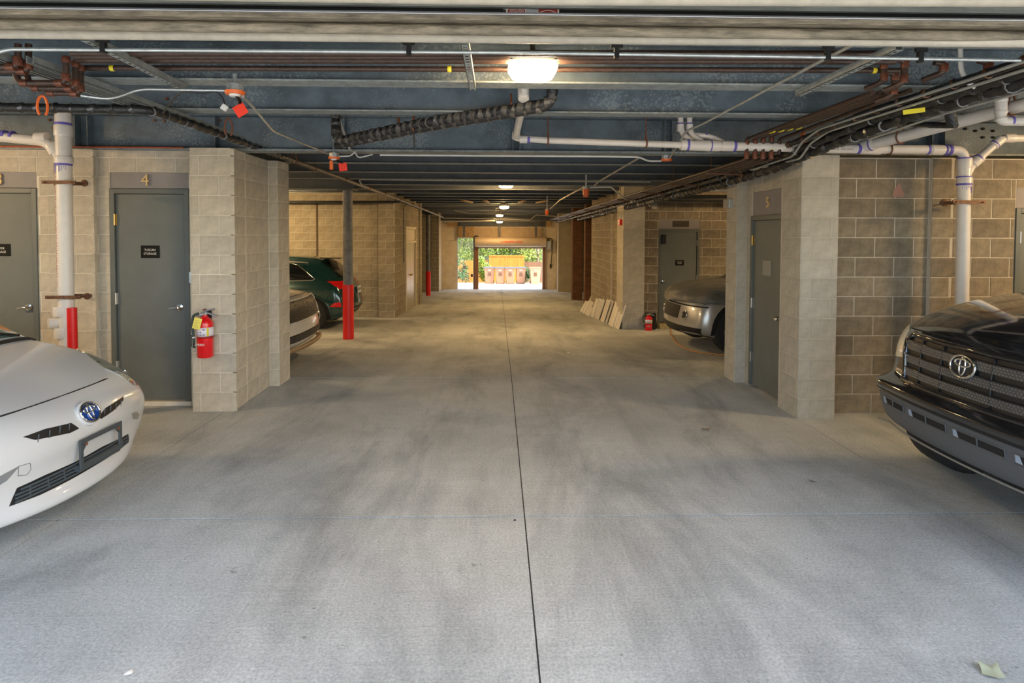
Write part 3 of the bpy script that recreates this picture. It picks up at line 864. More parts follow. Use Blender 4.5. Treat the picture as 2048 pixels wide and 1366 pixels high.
# ================================================================ round steel columns
def column(px, Y, r, label, ztop=2.60, base=None, red_h=None):
    x = at(px, 500, Y=Y).x
    z0 = fz(Y)
    t = thing('steel_column', label, 'column', (x, Y, z0), 'round grey columns with red bases')
    bm = B(); lathe(bm, [(0, z0 + 0.3), (r, z0 + 0.3), (r, ztop - 0.012), (0, ztop - 0.012)], (x, Y, 0), 'Z', 28); obj('post', bm, M['column'], t, smooth=True, auto=40)
    bm = B(); lathe(bm, [(r * 1.01, 0.8), (r * 1.02, 0.8), (r * 1.02, 0.815), (r * 1.01, 0.815)], (x, Y, 0), 'Z', 28); obj('weld_ring', bm, M['dark'], t)
    bm = B(); lathe(bm, [(0, z0), (r + 0.012, z0), (r + 0.012, z0 + red_h), (r, z0 + red_h + 0.004), (0, z0 + red_h)], (x, Y, 0), 'Z', 28); obj('red_sleeve', bm, M['red'], t, smooth=True, auto=40)
    bm = B(); box(bm, x - 0.16, x + 0.16, Y - 0.13, Y + 0.13, ztop - 0.015, ztop - 0.001); obj('cap_plate', bm, M['steel_joist'], t)
    return t
column(696, 11.1, 0.088, 'round grey steel column with red base beside the dark green car', red_h=1.01)
column(856.5, 24.6, 0.088, 'round grey steel column with red base in the distance near the gate', red_h=1.0)

# ================================================================ pipes
def pipe(name, label, pts, r, m, cat='pipe', rad=None, seg=12, group=None, parts=()):
    bm = B()
    tube(bm, rounded(pts, rad if rad else r * 2.2) if len(pts) > 2 else pts, r, seg)
    o = obj(name, bm, m, smooth=True, auto=50)
    tag(o, label, cat, group)
    return o
def ring(parent, name, p, d, r, half, m, seg=14):
    """short collar around a pipe at p along direction d"""
    d = Vector(d).normalized() * half
    p = Vector(p)
    bm = B(); tube(bm, [p - d, p - d * 0.8, p + d * 0.8, p + d], r, seg, rfn=lambda i: r if 0 < i < 3 else r * 0.96)
    return obj(name, bm, m, parent, smooth=True, auto=40)
def hanger(parent, p, r, top, d=(1, 0, 0), m=None, name='hanger'):
    """clevis hanger: a band round the pipe at p and a rod up to height top"""
    p = Vector(p); d = Vector(d).normalized(); s = Vector((-d.y, d.x, 0))
    bm = B()
    pts = [p + s * ((r + 0.006) * math.sin(a)) - Vector((0, 0, (r + 0.006) * math.cos(a))) for a in [PI * k / 8 - PI / 2 for k in range(9)]]
    pts = [p + s * (r + 0.006) * -0.25 + Vector((0, 0, r * 2.2))] + pts + [p + s * (r + 0.006) * 0.25 + Vector((0, 0, r * 2.2))]
    tube(bm, pts, 0.008, 6)
    tube(bm, [p + Vector((0, 0, r * 2.1)), Vector((p.x, p.y, top))], 0.006, 6)
    return obj(name, bm, m or M['rust'], parent)

# --- white drain stack on the left
YP = 5.74
def l(px, py): return at(px, py, Y=YP)
zt_ = 2.70
px_ = l(128, 400).x
v = pipe('drain_pipe', 'white vertical drain pipe clamped to block wall between doors 3 and 4', [(l(126, 232).x, YP, l(126, 225).z), (l(132, 600).x, YP, 0.4), (l(133, 600).x, YP, 0.02)], 0.066, M['pvc'], seg=20)
for py, h, m, rr in ((248, 0.012, M['pvc_glue'], 0.068), (262, 0.05, M['pvc'], 0.075), (320, 0.035, M['pvc'], 0.077), (329, 0.012, M['pvc_glue'], 0.069)):
    q = l(126 + (py - 232) * 0.015, py); ring(v, 'coupling' if m is M['pvc'] else 'primer_band', q, (0, 0, 1), rr, h, m, 20)
q0, q1, q2 = l(122, 322), l(96, 283), l(-60, 268)
bm = B(); tube(bm, rounded([q0 + Vector((0.02, 0, 0)), q1, q2], 0.10), 0.047, 16); obj('branch_pipe', bm, M['pvc'], v, smooth=True, auto=50)
ring(v, 'coupling', l(107, 298), (q0 - q1), 0.056, 0.05, M['pvc'], 16)
ring(v, 'coupling', l(84, 275.5), (1, 0, 0.06), 0.055, 0.05, M['pvc'], 16)
ring(v, 'primer_band', l(26, 272.5), (1, 0, 0.06), 0.049, 0.014, M['pvc_glue'], 16)
ring(v, 'primer_band', l(9, 271), (1, 0, 0.06), 0.049, 0.02, M['pvc_glue'], 16)
# clean-out tee low down
qt = l(127, 645)
ring(v, 'coupling', l(126, 622), (0, 0, 1), 0.082, 0.045, M['pvc'], 20)
ring(v, 'coupling', l(127, 665), (0, 0, 1), 0.080, 0.05, M['pvc'], 20)
bm = B(); tube(bm, [qt, qt + Vector((-0.09, -0.05, 0)), qt + Vector((-0.10, -0.06, 0))], 0.052, 16); obj('clean_out', bm, M['pvc'], v, smooth=True, auto=50)
def riser_clamp(py, xa, xb, parent, Y, pxc, pxdisc, yw):
    a, b = at(xa, py, Y=Y), at(xb, py, Y=Y)
    c = at(pxc, py, Y=Y)
    bm = B()
    box(bm, a.x, b.x, Y - 0.082, Y - 0.070, c.z - 0.016, c.z + 0.016)
    box(bm, a.x, b.x, Y + 0.072, Y + 0.084, c.z - 0.016, c.z + 0.016)
    for xx in (a.x + 0.03, b.x - 0.03):
        tube(bm, [(xx, Y - 0.10, c.z), (xx, Y + 0.10, c.z)], 0.006, 8)
    obj('riser_clamp', bm, M['clamp'], parent)
    d = at(pxdisc, py, Y=yw - 0.03)
    bm = B()
    lathe(bm, [(0, 0.0), (0.034, 0.0), (0.034, -0.012), (0.008, -0.02), (0.008, -0.09), (0, -0.09)], (d.x, yw, d.z), 'Y', 16)
    obj('clamp_flange', bm, M['clamp'], parent)
riser_clamp(366, 96, 163, v, YP, 128, 165, YD - 0.062)
riser_clamp(593, 103, 172, v, YP, 130, 171, YD - 0.062)
# printed line and primer drips on the stack
bm = B()
for k in range(46):
    z = l(128, 345).z - 0.024 * k
    box(bm, px_ - 0.045, px_ - 0.0435 + 0.003 * (k % 3), YP - 0.0515, YP - 0.049, z, z + 0.015)
obj('printed_line', bm, mat('print_red', (0.50, 0.13, 0.08), 0.6), v, kind='stuff')
bm = B(); random.seed(2)
for k in range(9):
    xx = px_ - 0.05 + 0.0125 * k; z = l(128, 328).z; yy = YP - math.sqrt(0.067 ** 2 - (xx - px_) ** 2)
    box(bm, xx, xx + 0.0035, yy - 0.0005, yy + 0.003, z - random.uniform(0.02, 0.09), z)
obj('primer_drips', bm, M['pvc_glue'], v, kind='stuff')
# red bollard beside the drain
rb = l(146, 690)
bl = thing('pipe_guard', 'red round guard post beside base of the white drain pipe', 'bollard', (rb.x + 0.01, YP - 0.02, 0))
bm = B(); lathe(bm, [(0, 0), (0.042, 0), (0.042, l(146, 615).z), (0.0, l(146, 614).z)], (rb.x + 0.01, YP - 0.02, 0), 'Z', 20); obj('post', bm, M['red'], bl, smooth=True, auto=40)

# --- white drain system on the right (in front of the girder)
YR = 5.62
def r_(px, py, Y=YR): return at(px, py, Y=Y)
stack_top = r_(1930, 318)
v2 = pipe('drain_pipe', 'white drain pipe along girder that turns down block wall behind pickup', [r_(1366, 290), r_(1500, 293.5), r_(1705, 298), r_(1929, 300), r_(1928, 360), (r_(1926, 600).x, YR, 0.9), (r_(1926, 600).x, YR, 0.0)], 0.043, M['pvc'], rad=0.10, seg=18)
bm = B(); tube(bm, [r_(1929, 325), (r_(1926, 600).x, YR, 0.0)], 0.056, 20); obj('stack', bm, M['pvc'], v2, smooth=True, auto=50)
dirx = (r_(1705, 298) - r_(1500, 293.5))
for px, py, h, m, rr in ((1372, 290, 0.05, M['pvc'], 0.052), (1395, 291, 0.10, M['pvc'], 0.050), (1425, 291.5, 0.07, M['pvc'], 0.053), (1455, 292, 0.06, M['pvc'], 0.051), (1375, 290, 0.012, M['pvc_glue'], 0.0535), (1421, 291.5, 0.006, M['pvc_glue'], 0.055),
                         (1468, 292.5, 0.013, M['pvc_glue'], 0.052), (1716, 298, 0.016, M['pvc_glue'], 0.0455), (1742, 298.5, 0.09, M['pvc'], 0.052), (1855, 299.5, 0.012, M['pvc_glue'], 0.0455), (1873, 300, 0.06, M['pvc'], 0.050), (1889, 300, 0.007, M['pvc_glue'], 0.0515), (1898, 300, 0.014, M['pvc_glue'], 0.0515)):
    ring(v2, 'coupling' if m is M['pvc'] else 'primer_band', r_(px, py), dirx, rr, h, m, 18)
for px, py, h, m, rr in ((1929, 326, 0.05, M['pvc'], 0.063), (1929, 317, 0.006, M['pvc_glue'], 0.0645), (1928.5, 364, 0.045, M['pvc'], 0.064), (1928.5, 354, 0.006, M['pvc_glue'], 0.065), (1928.3, 369, 0.012, M['pvc_glue'], 0.0645)):
    ring(v2, 'coupling' if m is M['pvc'] else 'primer_band', r_(px, py), (0, 0, 1), rr, h, m, 20)
y0, y1, y2 = r_(1932, 353), r_(1945, 328), r_(2003, 277)
bm = B(); tube(bm, rounded([y0, y1, y2, r_(2120, 276)], 0.06), 0.036, 16); obj('branch_pipe', bm, M['pvc'], v2, smooth=True, auto=50)
ring(v2, 'coupling', r_(1953, 322), y2 - y1, 0.046, 0.055, M['pvc'], 16); ring(v2, 'primer_band', r_(1957, 317), y2 - y1, 0.0475, 0.007, M['pvc_glue'], 16)
ring(v2, 'coupling', r_(1994, 285), y2 - y1, 0.045, 0.05, M['pvc'], 16); ring(v2, 'coupling', r_(2018, 276.5), (1, 0, 0), 0.044, 0.05, M['pvc'], 16)
ring(v2, 'primer_band', r_(1989, 289), y2 - y1, 0.0465, 0.006, M['pvc_glue'], 16)
riser_clamp(405, 1893, 1958, v2, YR, 1928, 1894, 5.86)
hanger(v2, r_(1778, 299), 0.045, 2.66, dirx, M['clamp'])
bm = B(); random.seed(4); qx = r_(1928, 380)
for k in range(8):
    xx = qx.x - 0.045 + 0.0125 * k; yy = YR - math.sqrt(0.0568 ** 2 - (xx - qx.x) ** 2)
    box(bm, xx, xx + 0.003, yy - 0.0005, yy + 0.003, qx.z + 0.04 - random.uniform(0.02, 0.08), qx.z + 0.05)
obj('primer_drips', bm, M['pvc_glue'], v2, kind='stuff')
# red printed line on the pipe
bm = text_bm('PVC DWV ASTM D2665   NSF   CHARLOTTE   PVC DWV', 0.026, frame_y(r_(1640, 297.5, YR - 0.0438)) @ Matrix.Rotation(R(-0.9), 4, 'Z'), 0.0003)
obj('printed_line', bm, M['rust'], v2, kind='stuff')

# small drain from the ceiling to the left end
v3 = pipe('drain_pipe', 'white drain pipe dropping beside first lamp and running along the girder', [r_(1050, 160, 4.25), r_(1048, 190, 4.4), r_(1040, 235, 4.95), r_(1031, 276, YR), r_(1100, 281, YR), r_(1362, 290, YR)], 0.031, M['pvc'], rad=0.05, seg=14)
for px, py, Y, d, rr, h, m in ((1047, 186, 4.4, (0, 0.2, 1), 0.042, 0.05, M['pvc']), (1057, 279, YR, dirx, 0.034, 0.012, M['pvc_glue']), (1047, 278.5, YR, dirx, 0.038, 0.035, M['pvc']), (1032, 270, YR - 0.05, (-0.05, 0.7, -1), 0.038, 0.035, M['pvc'])):
    ring(v3, 'coupling' if m is M['pvc'] else 'primer_band', r_(px, py, Y), d, rr, h, m, 14)
for px, py in ((1096, 281), (1292, 287)):
    hanger(v3, r_(px, py), 0.033, 3.0, dirx, M['rust'])
# twin drops with elbows
for k, (px, px2) in enumerate(((1361, 1378), (1379, 1398))):
    o = pipe('drain_drop', ['thinner white drain drop from ceiling, nearer the lamp', 'second white drain drop from ceiling, joining beside the first'][k], [r_(px, 205, 5.72), r_(px, 252, 5.72), r_(px + 4, 268, 5.70), r_(px2 + 6, 283, 5.64), r_(px2 + 10, 289, YR)], 0.026, M['pvc'], rad=0.05, seg=14)
    ring(o, 'coupling', r_(px, 256, 5.72), (0, 0, 1), 0.032, 0.035, M['pvc'], 14)
    ring(o, 'primer_band', r_(px, 248, 5.72), (0, 0, 1), 0.029, 0.010, M['pvc_glue'], 14)
o = pipe('drain_drop', 'short white offset drain between the twin drops and pipe', [r_(1386, 270, 5.70), r_(1410, 271, 5.70), r_(1430, 276, 5.68), r_(1452, 288, YR)], 0.024, M['pvc'], rad=0.04, seg=14)
ring(o, 'primer_band', r_(1412, 271, 5.70), (1, 0, 0), 0.027, 0.008, M['pvc_glue'], 14)
# big sloping drain in the right corner
a, b = r_(1728, 293, YR), r_(2110, 193, 4.2)
v4 = pipe('sloping_drain', 'thick white sloping drain pipe below black bundle above the pickup', [a, b], 0.050, M['pvc'], seg=18)
ring(v4, 'coupling', a.lerp(b, 0.03), b - a, 0.058, 0.07, M['pvc'], 18); ring(v4, 'primer_band', a.lerp(b, 0.055), b - a, 0.0595, 0.008, M['pvc_glue'], 18)
for t in (0.24, 0.82): hanger(v4, a.lerp(b, t), 0.052, 2.95, (b - a), M['rust'])
ta, tb = r_(2003, 183, 4.3), r_(2001, 240, 4.3)
v5 = pipe('drain_trap', 'white vertical drain fitting hanging below black bundle, upper corner', [ta, tb, r_(2010, 243, 4.3), r_(2150, 242, 4.3)], 0.033, M['pvc'], rad=0.03, seg=16)
for py, h, rr in ((199, 0.02, 0.043), (215, 0.05, 0.038), (224, 0.008, 0.042), (239, 0.012, 0.04)):
    ring(v5, 'coupling', r_(2002, py, 4.3), (0, 0, 1), rr, h, M['pvc'], 16)
ring(v5, 'primer_band', r_(2002, 193, 4.3), (0, 0, 1), 0.036, 0.008, M['pvc_glue'], 16)
ring(v5, 'primer_band', r_(2022, 242, 4.3), (1, 0, 0), 0.035, 0.010, M['pvc_glue'], 16)

# white flexible conduit loop in the upper right corner
o = pipe('white_conduit_loop', 'white curved conduit hanging in a loop at the upper corner', [at(1921, 95, Y=3.55), at(1922, 150, Y=3.55), at(1950, 178, Y=3.58), at(1998, 176, Y=3.62)], 0.0135, M['white_paint'], rad=0.14, seg=12)

# --- brown pipes crossing along the joist
BR = []
crossings = [(106, 108, 3.30, 0.019), (113, 115.5, 3.40, 0.019), (120, 123, 3.50, 0.019), (136, 141, 3.66, 0.017)]
crossing_label = ['uppermost of the four long brown pipes hung above the struts', 'second highest of the long brown pipes above the struts', 'third highest of the long brown pipes above the struts', 'lowest of the long brown pipes, carrying the yellow marker labels']
for k, (yl, yr, Y, r) in enumerate(crossings):
    pa = at(142 + 6 * k, yl, Y=Y); pb = at(1770 + 10 * k, yr, Y=Y)
    o = pipe('brown_pipe', crossing_label[k], [pa, pb], r, M['copper'], group='long brown pipes under the joist')
    BR.append((o, pa, pb))
for px, par in ((225, 3), (899, 3), (1748, 3)):
    o, pa, pb = BR[par]
    t = (at(px, 138, Y=3.66).x - pa.x) / (pb.x - pa.x)
    ring(o, 'marker_label', pa.lerp(pb, t), pb - pa, 0.019, 0.012, M['yellow'], 12)
# elbows and drops at the left end, then tails running out of frame
def drop(label, pts, r=0.0165, m='rust_fit', parts=()):
    o = pipe('copper_elbow_run', label, pts, r, M['copper'], rad=0.045)
    for p, d, rr, h in parts: ring(o, 'elbow_fitting', p, d, rr, h, M['rust_fit'])
    return o
for k, (xa, ya, yb, xl, yl, Y) in enumerate(((132, 112, 166, 38, 166, 3.42), (151, 122, 177, 62, 176, 3.52), (161, 130, 187, 92, 186, 3.62))):
    a, b, c = at(xa, ya, Y=Y), at(xa, yb, Y=Y), at(xl, yl, Y=Y)
    d = at(xl - 8, ya + 30, Y=Y)
    pts = [a, b, c] if k == 2 else [a, b, c, d]
    lab = ['longest brown pipe elbow run hanging at upper corner', 'middle brown pipe elbow run at upper corner', 'lowest brown pipe elbow run at upper corner above hanger'][k]
    drop(lab, pts, parts=[(a + Vector((0, 0, -0.02)), (0, 0, 1), 0.0215, 0.018), (b + Vector((0, 0, 0.03)), (0, 0, 1), 0.0215, 0.02), (b + Vector((-0.035, 0, 0)), (1, 0, 0), 0.0215, 0.02), (c + Vector((0.03, 0, 0)), (1, 0, 0), 0.021, 0.02)])
for k, (xa, yb, Y) in enumerate(((36, 134, 3.3), (57, 142, 3.36))):
    a, b, c = at(xa, 88, Y=Y), at(xa, yb, Y=Y), at(-90, yb + 1, Y=Y)
    drop(['brown pipe drop leaving frame at the corner, outer one', 'brown pipe drop leaving frame at the corner, inner one'][k], [a, b, c], parts=[(b + Vector((0, 0, 0.03)), (0, 0, 1), 0.0225, 0.022), (b + Vector((-0.035, 0, 0)), (1, 0, 0), 0.0225, 0.022)])

# right bundle: four brown pipes running down the garage, high then dropping under the girder
XB = (2.34, 2.42, 2.495, 2.575)
for k, X in enumerate(XB):
    zh = 2.70 + 0.012 * k; zl = 2.515
    yn = 2.6
    o = pipe('brown_pipe', ['innermost of the four brown pipes running deep along the aisle', 'second of four brown pipes running deep along the aisle', 'third of four brown pipes along the aisle toward the wall', 'outermost of four brown pipes along the aisle, yellow band on drop'][k],
             [(X + 0.02, 3.74 + 0.05 * k, zh), (X, 5.56, zh), (X, 5.60, zh), (X, 5.60, zl), (X, 5.72, zl), (X + 0.05, 27.5, zl - 0.05)], 0.017, M['copper'], rad=0.03, group='brown pipes along the aisle')
    ring(o, 'elbow_fitting', (X, 5.60, zh - 0.035), (0, 0, 1), 0.023, 0.02, M['rust_fit'])
    ring(o, 'elbow_fitting', (X, 5.60, zl + 0.035), (0, 0, 1), 0.024, 0.035, M['rust_fit'])
    ring(o, 'marker_label', (X + 0.03, 5.15, zh), (0.07, -1, 0), 0.0185, 0.03, M['yellow'])
    if k == 3: ring(o, 'marker_label', (X, 5.60, zl + 0.10), (0, 0, 1), 0.0185, 0.014, M['yellow'])
for k, (xa, ya, xb, yb, Y) in enumerate(((1768, 125, 1768, 163, 3.62), (1790, 148, 1788, 190, 3.72), (1810, 122, 1808, 166, 3.5), (1889, 128, 1886, 145, 3.5), (1978, 125, 1975, 143, 3.4))):
    a, b = at(xa, ya, Y=Y), at(xb, yb, Y=Y)
    e = b + Vector((-0.05, 0.10, -0.02))
    s = a + Vector((-0.06, 0, 0.01))
    drop(['first brown elbow pair above aisle pipe bundle', 'lower brown elbow pair above aisle pipe bundle', 'third brown elbow pair from the lamp, above bundle', 'short brown elbow drop left of white conduit loop', 'short brown elbow drop behind the white conduit loop'][k], [s, a, b, e], r=0.018,
         parts=[(a + Vector((0, 0, -0.02)), (0, 0, 1), 0.0225, 0.02), (b + Vector((0, 0, 0.025)), (0, 0, 1), 0.0225, 0.022)])

# fifth short drop and black insulated bundles on the right
o = pipe('brown_pipe', 'dark short pipe drop beside the four brown drops', [(2.64, 3.8, 2.73), (2.65, 5.60, 2.70), (2.65, 5.60, 2.56)], 0.017, M['copper'], rad=0.03)
def bundle(name, label, pts, r, wob=0.12, step=0.035, band=True, bandm=M['tape_dark'], seg=12, cat='pipe', bstep=0.22):
    """foam insulated pipe, lumpy, with tape bands"""
    P = rounded(pts, 0.12, 6)
    dense = []
    for a, b in zip(P[:-1], P[1:]):
        n = max(1, int((b - a).length / step))
        dense += [a.lerp(b, i / n) for i in range(n)]
    dense.append(P[-1])
    ph = [random.uniform(1 - wob, 1 + wob) for _ in dense]
    bm = B(); tube(bm, dense, r, seg, rfn=lambda i: r * ph[i])
    o = obj(name, bm, M['black'], smooth=True, auto=70)
    tag(o, label, cat)
    if band:
        bm = B(); acc = 0; 
        for i in range(1, len(dense) - 1):
            acc += (dense[i] - dense[i - 1]).length
            if acc > bstep:
                acc = 0
                d = (dense[i + 1] - dense[i - 1]).normalized() * 0.018
                d2 = (d + Vector((random.uniform(-.008, .008), random.uniform(-.008, .008), 0.006)))
                tube(bm, [dense[i] - d2, dense[i] + d2], r * (1.06 + wob * 0.6), seg)
        obj('tape_bands', bm, bandm or M['black_tape'], o, kind='stuff')
    return o
bundle('insulated_bundle', 'upper black insulated pipe running deep along the aisle above piers', [(2.92, 2.9, 2.715), (2.90, 4.6, 2.70), (2.80, 5.70, 2.58), (2.72, 7.2, 2.50), (2.68, 12.0, 2.45), (2.66, 27.0, 2.36)], 0.036)
bundle('insulated_bundle', 'lower black lumpy insulated pipe passing over the tops of piers', [(3.0, 2.9, 2.69), (2.98, 4.2, 2.67), (2.93, 5.2, 2.60), (2.80, 5.8, 2.49), (2.76, 7.3, 2.425), (2.71, 12.0, 2.37), (2.69, 20.0, 2.30)], 0.042, wob=0.22, bstep=0.16)
bundle('insulated_bundle', 'thin black insulated line beside the white conduits above pickup', [(2.77, 2.6, 2.72), (2.75, 4.4, 2.715), (2.71, 6.2, 2.61), (2.62, 9.0, 2.56), (2.60, 26.0, 2.42)], 0.026, wob=0.08, bandm=M['clamp'])
for k in range(9):
    y = 5.0 + 0 * k
cl = B()
for y in [6.6, 8.0, 9.6, 11.5, 13.5, 16, 19, 22.5]:
    tube(cl, [(2.70, y, 2.38 - 0.004 * (y - 6)), (2.70, y, 2.62)], 0.007, 6); tube(cl, [(2.30, y, 2.485 - 0.003 * (y - 6)), (2.72, y, 2.47 - 0.003 * (y - 6))], 0.011, 6); tube(cl, [(2.36, y, 2.5), (2.36, y, 2.766)], 0.005, 6)
o = obj('trapeze_rods', cl, M['clamp']); tag(o, 'dark trapeze rods that carry the pipe bundle along the aisle', 'pipe hanger'); o['kind'] = 'stuff'
# light metal conduits beside the bundle
for k, (dx, dz) in enumerate(((0, 0), (0.07, -0.02))):
    pipe('metal_conduit', ['upper of two pale conduits bending beside black bundle', 'lower of two pale conduits bending beside black bundle'][k],
         [(2.68 + dx, 2.8, 2.69 + dz), (2.68 + dx, 4.95, 2.685 + dz), (2.72 + dx, 5.3, 2.64 + dz), (2.73 + dx, 5.5, 2.53 + dz), (2.72 + dx * 0.3, 6.4, 2.50)], 0.010, M['galv'], cat='conduit', rad=0.05)
pipe('metal_conduit', 'pale conduit below the black bundle near the yellow label', [(3.06, 2.9, 2.645), (3.03, 4.0, 2.63), (3.0, 4.8, 2.58)], 0.010, M['galv'], cat='conduit')
pipe('metal_conduit', 'pale conduit crossing the corner above the conduit loop', [at(2060, 95, Y=3.3), at(2038, 122, Y=3.35), at(1880, 175, Y=4.1), at(1700, 240, Y=5.0)], 0.009, M['galv'], cat='conduit', rad=0.05)
# thick black hose, its strap and yellow label
bundle('black_hose', 'thick glossy black hose with elbows at the upper corner', [at(1852, 176, Y=4.15), at(1872, 183, Y=4.2), at(1893, 205, Y=4.25), at(1905, 248, Y=4.3)], 0.036, wob=0.06, band=False)
bundle('black_hose', 'thin black hose lying along the sloping white drain', [at(1912, 251, Y=4.28), at(1860, 250, Y=4.5), at(1790, 247, Y=4.9), at(1745, 250, Y=5.2)], 0.022, wob=0.1, band=False)
p = at(1828, 222, Y=3.95)
bm = B(); box(bm, -0.075, 0.075, -0.004, 0.004, -0.016, 0.016, bev=0.003); bm.transform(Matrix.Translation(p) @ Matrix.Rotation(R(8), 4, 'Y').inverted()); 
o = obj('yellow_label', bm, M['yellow']); tag(o, 'bright yellow pipe label on the black bundle above pickup', 'label')
def loop_hanger(px, py, Y, r, top, label, m='orange', w=0.5):
    p = at(px, py, Y=Y)
    t = thing('pipe_hanger', label, 'hanger', p)
    bm = B()
    pts = [p + Vector((r * math.sin(a) * w, r * math.sin(a) * 0.3, -r * math.cos(a) * 1.5)) for a in [2 * PI * k / 20 for k in range(21)]]
    tube(bm, pts[2:-2], 0.008, 8); obj('ring', bm, M[m], t)
    bm = B(); tube(bm, [p + Vector((0, 0, r * 1.4)), Vector((p.x, p.y, top))], 0.005, 6); obj('rod', bm, M['rust'], t)
    return t
loop_hanger(1742, 238, 4.75, 0.055, 2.9, 'orange brown ring hanger around the black bundle near yellow label')
loop_hanger(1606, 282, 5.5, 0.055, 2.9, 'ring hanger around bundle just before the block pier')
loop_hanger(85, 213, 3.95, 0.045, 2.7, 'orange ring hanger round black pipe under brown elbow runs')
loop_hanger(457, 256, 5.0, 0.05, 2.76, 'thin wire ring hanger on the black pipe over the pier', m='rust')
loop_hanger(588, 317, 7.3, 0.055, 2.76, 'ring hanger on the dark pipe at the corner of the block pier', m='rust')

# --- left black pipe across, then sprinkler line down the aisle
pz = 2.685
bundle('insulated_pipe', 'black insulated pipe crossing the upper corner, then wrapped down to pier', [(-4.4, 4.36, pz + 0.01), (-3.2, 4.36, pz), (-2.50, 4.38, pz - 0.002), (-2.50, 4.8, pz), (-2.50, 7.2, pz)], 0.032, wob=0.07, bstep=0.11)
sp = pipe('sprinkler_line', 'long dark sprinkler pipe running down aisle from pier to gate', [(-2.49, 7.1, pz), (-2.50, 16.0, 2.655), (-2.52, 27.5, 2.56)], 0.030, mat('sprinkler_steel', (0.14, 0.125, 0.10), 0.5, metal=0.3, vary=0.35, vscale=14), seg=14)
for y in (8.2, 9.8, 11.6, 13.2, 15.2, 17.5, 20.5, 24):
    ring(sp, 'coupling', (-2.495, y, pz - 0.003 * (y - 7)), (0, 1, 0), 0.040, 0.03, M['clamp'])
    bm = B(); tube(bm, [(-2.495, y + 0.3, pz), (-2.495, y + 0.3, ZJ + 0.03)], 0.005, 6); obj('rod', bm, M['clamp'], sp)
pipe('metal_conduit', 'thin conduit dropping down the corridor wall before the double door', [(-2.46, 16.3, 2.60), (-2.575, 16.4, 2.55), (-2.575, 16.4, 1.0)], 0.014, M['column'], cat='conduit')
# center black twin lines
for k, (dz, dY, r) in enumerate(((0, 0, 0.040), (-0.055, 0.03, 0.028))):
    a = at(1100, 190 if k == 0 else 196, Y=4.35)
    b = at(1108, 206 if k == 0 else 214, Y=4.40)
    c = at(850, 245 if k == 0 else 257, Y=4.95 + dY)
    d = at(672, 284 if k == 0 else 292, Y=5.45 + dY)
    e = at(672, 225, Y=5.5)
    pts = [a + Vector((0, 0, 0.22)), b, c, d] + ([e] if k == 0 else [])
    o = bundle('refrigerant_line', ['thick taped black line sloping from first lamp toward the pier', 'thinner taped black line slung under the thick sloping one'][k], pts, r, wob=0.10, bstep=0.055 if k == 0 else 0.10, bandm=M['black_tape'])
    if k == 0:
        for px, py, Y in ((797, 250, 5.1), (827, 248, 5.02), (1022, 205, 4.6)):
            hanger(o, at(px, py + 4, Y=Y), 0.036, 2.775, (1, 0, 0), M['rust'])
pipe('black_cable', 'short black cable end dangling under the sloping taped line', [at(827, 262, Y=5.0), at(828, 275, Y=5.0), at(829, 296, Y=5.0)], 0.006, M['black_clean'], cat='cable')
pipe('metal_conduit', 'grey conduit slanting behind the taped line beside girder stiffener', [at(678, 235, Y=5.5), at(700, 300, Y=5.75), at(712, 303, Y=5.8)], 0.012, M['galv'], cat='conduit')

# --- galvanised struts hung between joists
def strut(label, a, b, w=0.041, h=0.04, holes=True):
    a, b = Vector(a), Vector(b)
    d = (b - a); L_ = d.length; d.normalize()
    t = thing('strut_channel', label, 'strut', a)
    bm = B()
    s = Vector((d.y, -d.x, 0)).normalized() * (w / 2)
    up = Vector((0, 0, h))
    def slab(p, q, wid, hgt):
        vs = [bm.verts.new(v) for v in (p, p + wid, q + wid, q, p + hgt, p + wid + hgt, q + wid + hgt, q + hgt)]
        for f in ((0, 3, 2, 1), (4, 5, 6, 7), (0, 1, 5, 4), (1, 2, 6, 5), (2, 3, 7, 6), (3, 0, 4, 7)): bm.faces.new([vs[i] for i in f])
    th = s.normalized() * 0.003
    slab(a - s, b - s, th, up); slab(a + s - th, b + s - th, th, up)
    slab(a - s, b - s, s * 0.55, Vector((0, 0, 0.003))); slab(a + s * 0.45, b + s * 0.45, s * 0.55, Vector((0, 0, 0.003)))
    if holes:
        n = int(L_ / 0.05)
        for i in range(n):
            p = a + d * (0.05 * i)
            slab(p - s * 0.5, p + d * 0.02 - s * 0.5, s, Vector((0, 0, 0.003)))
    obj('channel', bm, M['strut'], t)
    return t
def spx(px, py, Y): return at(px, py, Y=Y)
zs = ZJ - 0.004
strut('perforated steel strut above the orange junction box at left', (spx(190, 95, 3.02).x, 2.95, zs - 0.04), (spx(350, 165, 3.84).x, 3.95, zs - 0.04))
strut('short perforated strut left of the first lamp', (-0.165, 2.95, zs - 0.04), (-0.165, 3.86, zs - 0.04))
strut('perforated steel strut above the aisle pipe bundle', (1.99, 2.95, zs - 0.04), (1.99, 3.95, zs - 0.04))
strut('long grey double strut running from the corner to the sprinkler pipe', (-2.66, 2.6, zs - 0.05), (-2.66, 4.95, zs - 0.05), w=0.06, h=0.05, holes=False)
strut('second long grey strut beside it, carrying thin conduit', (-2.52, 3.3, zs - 0.05), (-2.52, 6.0, zs - 0.05), w=0.04, h=0.04, holes=False)

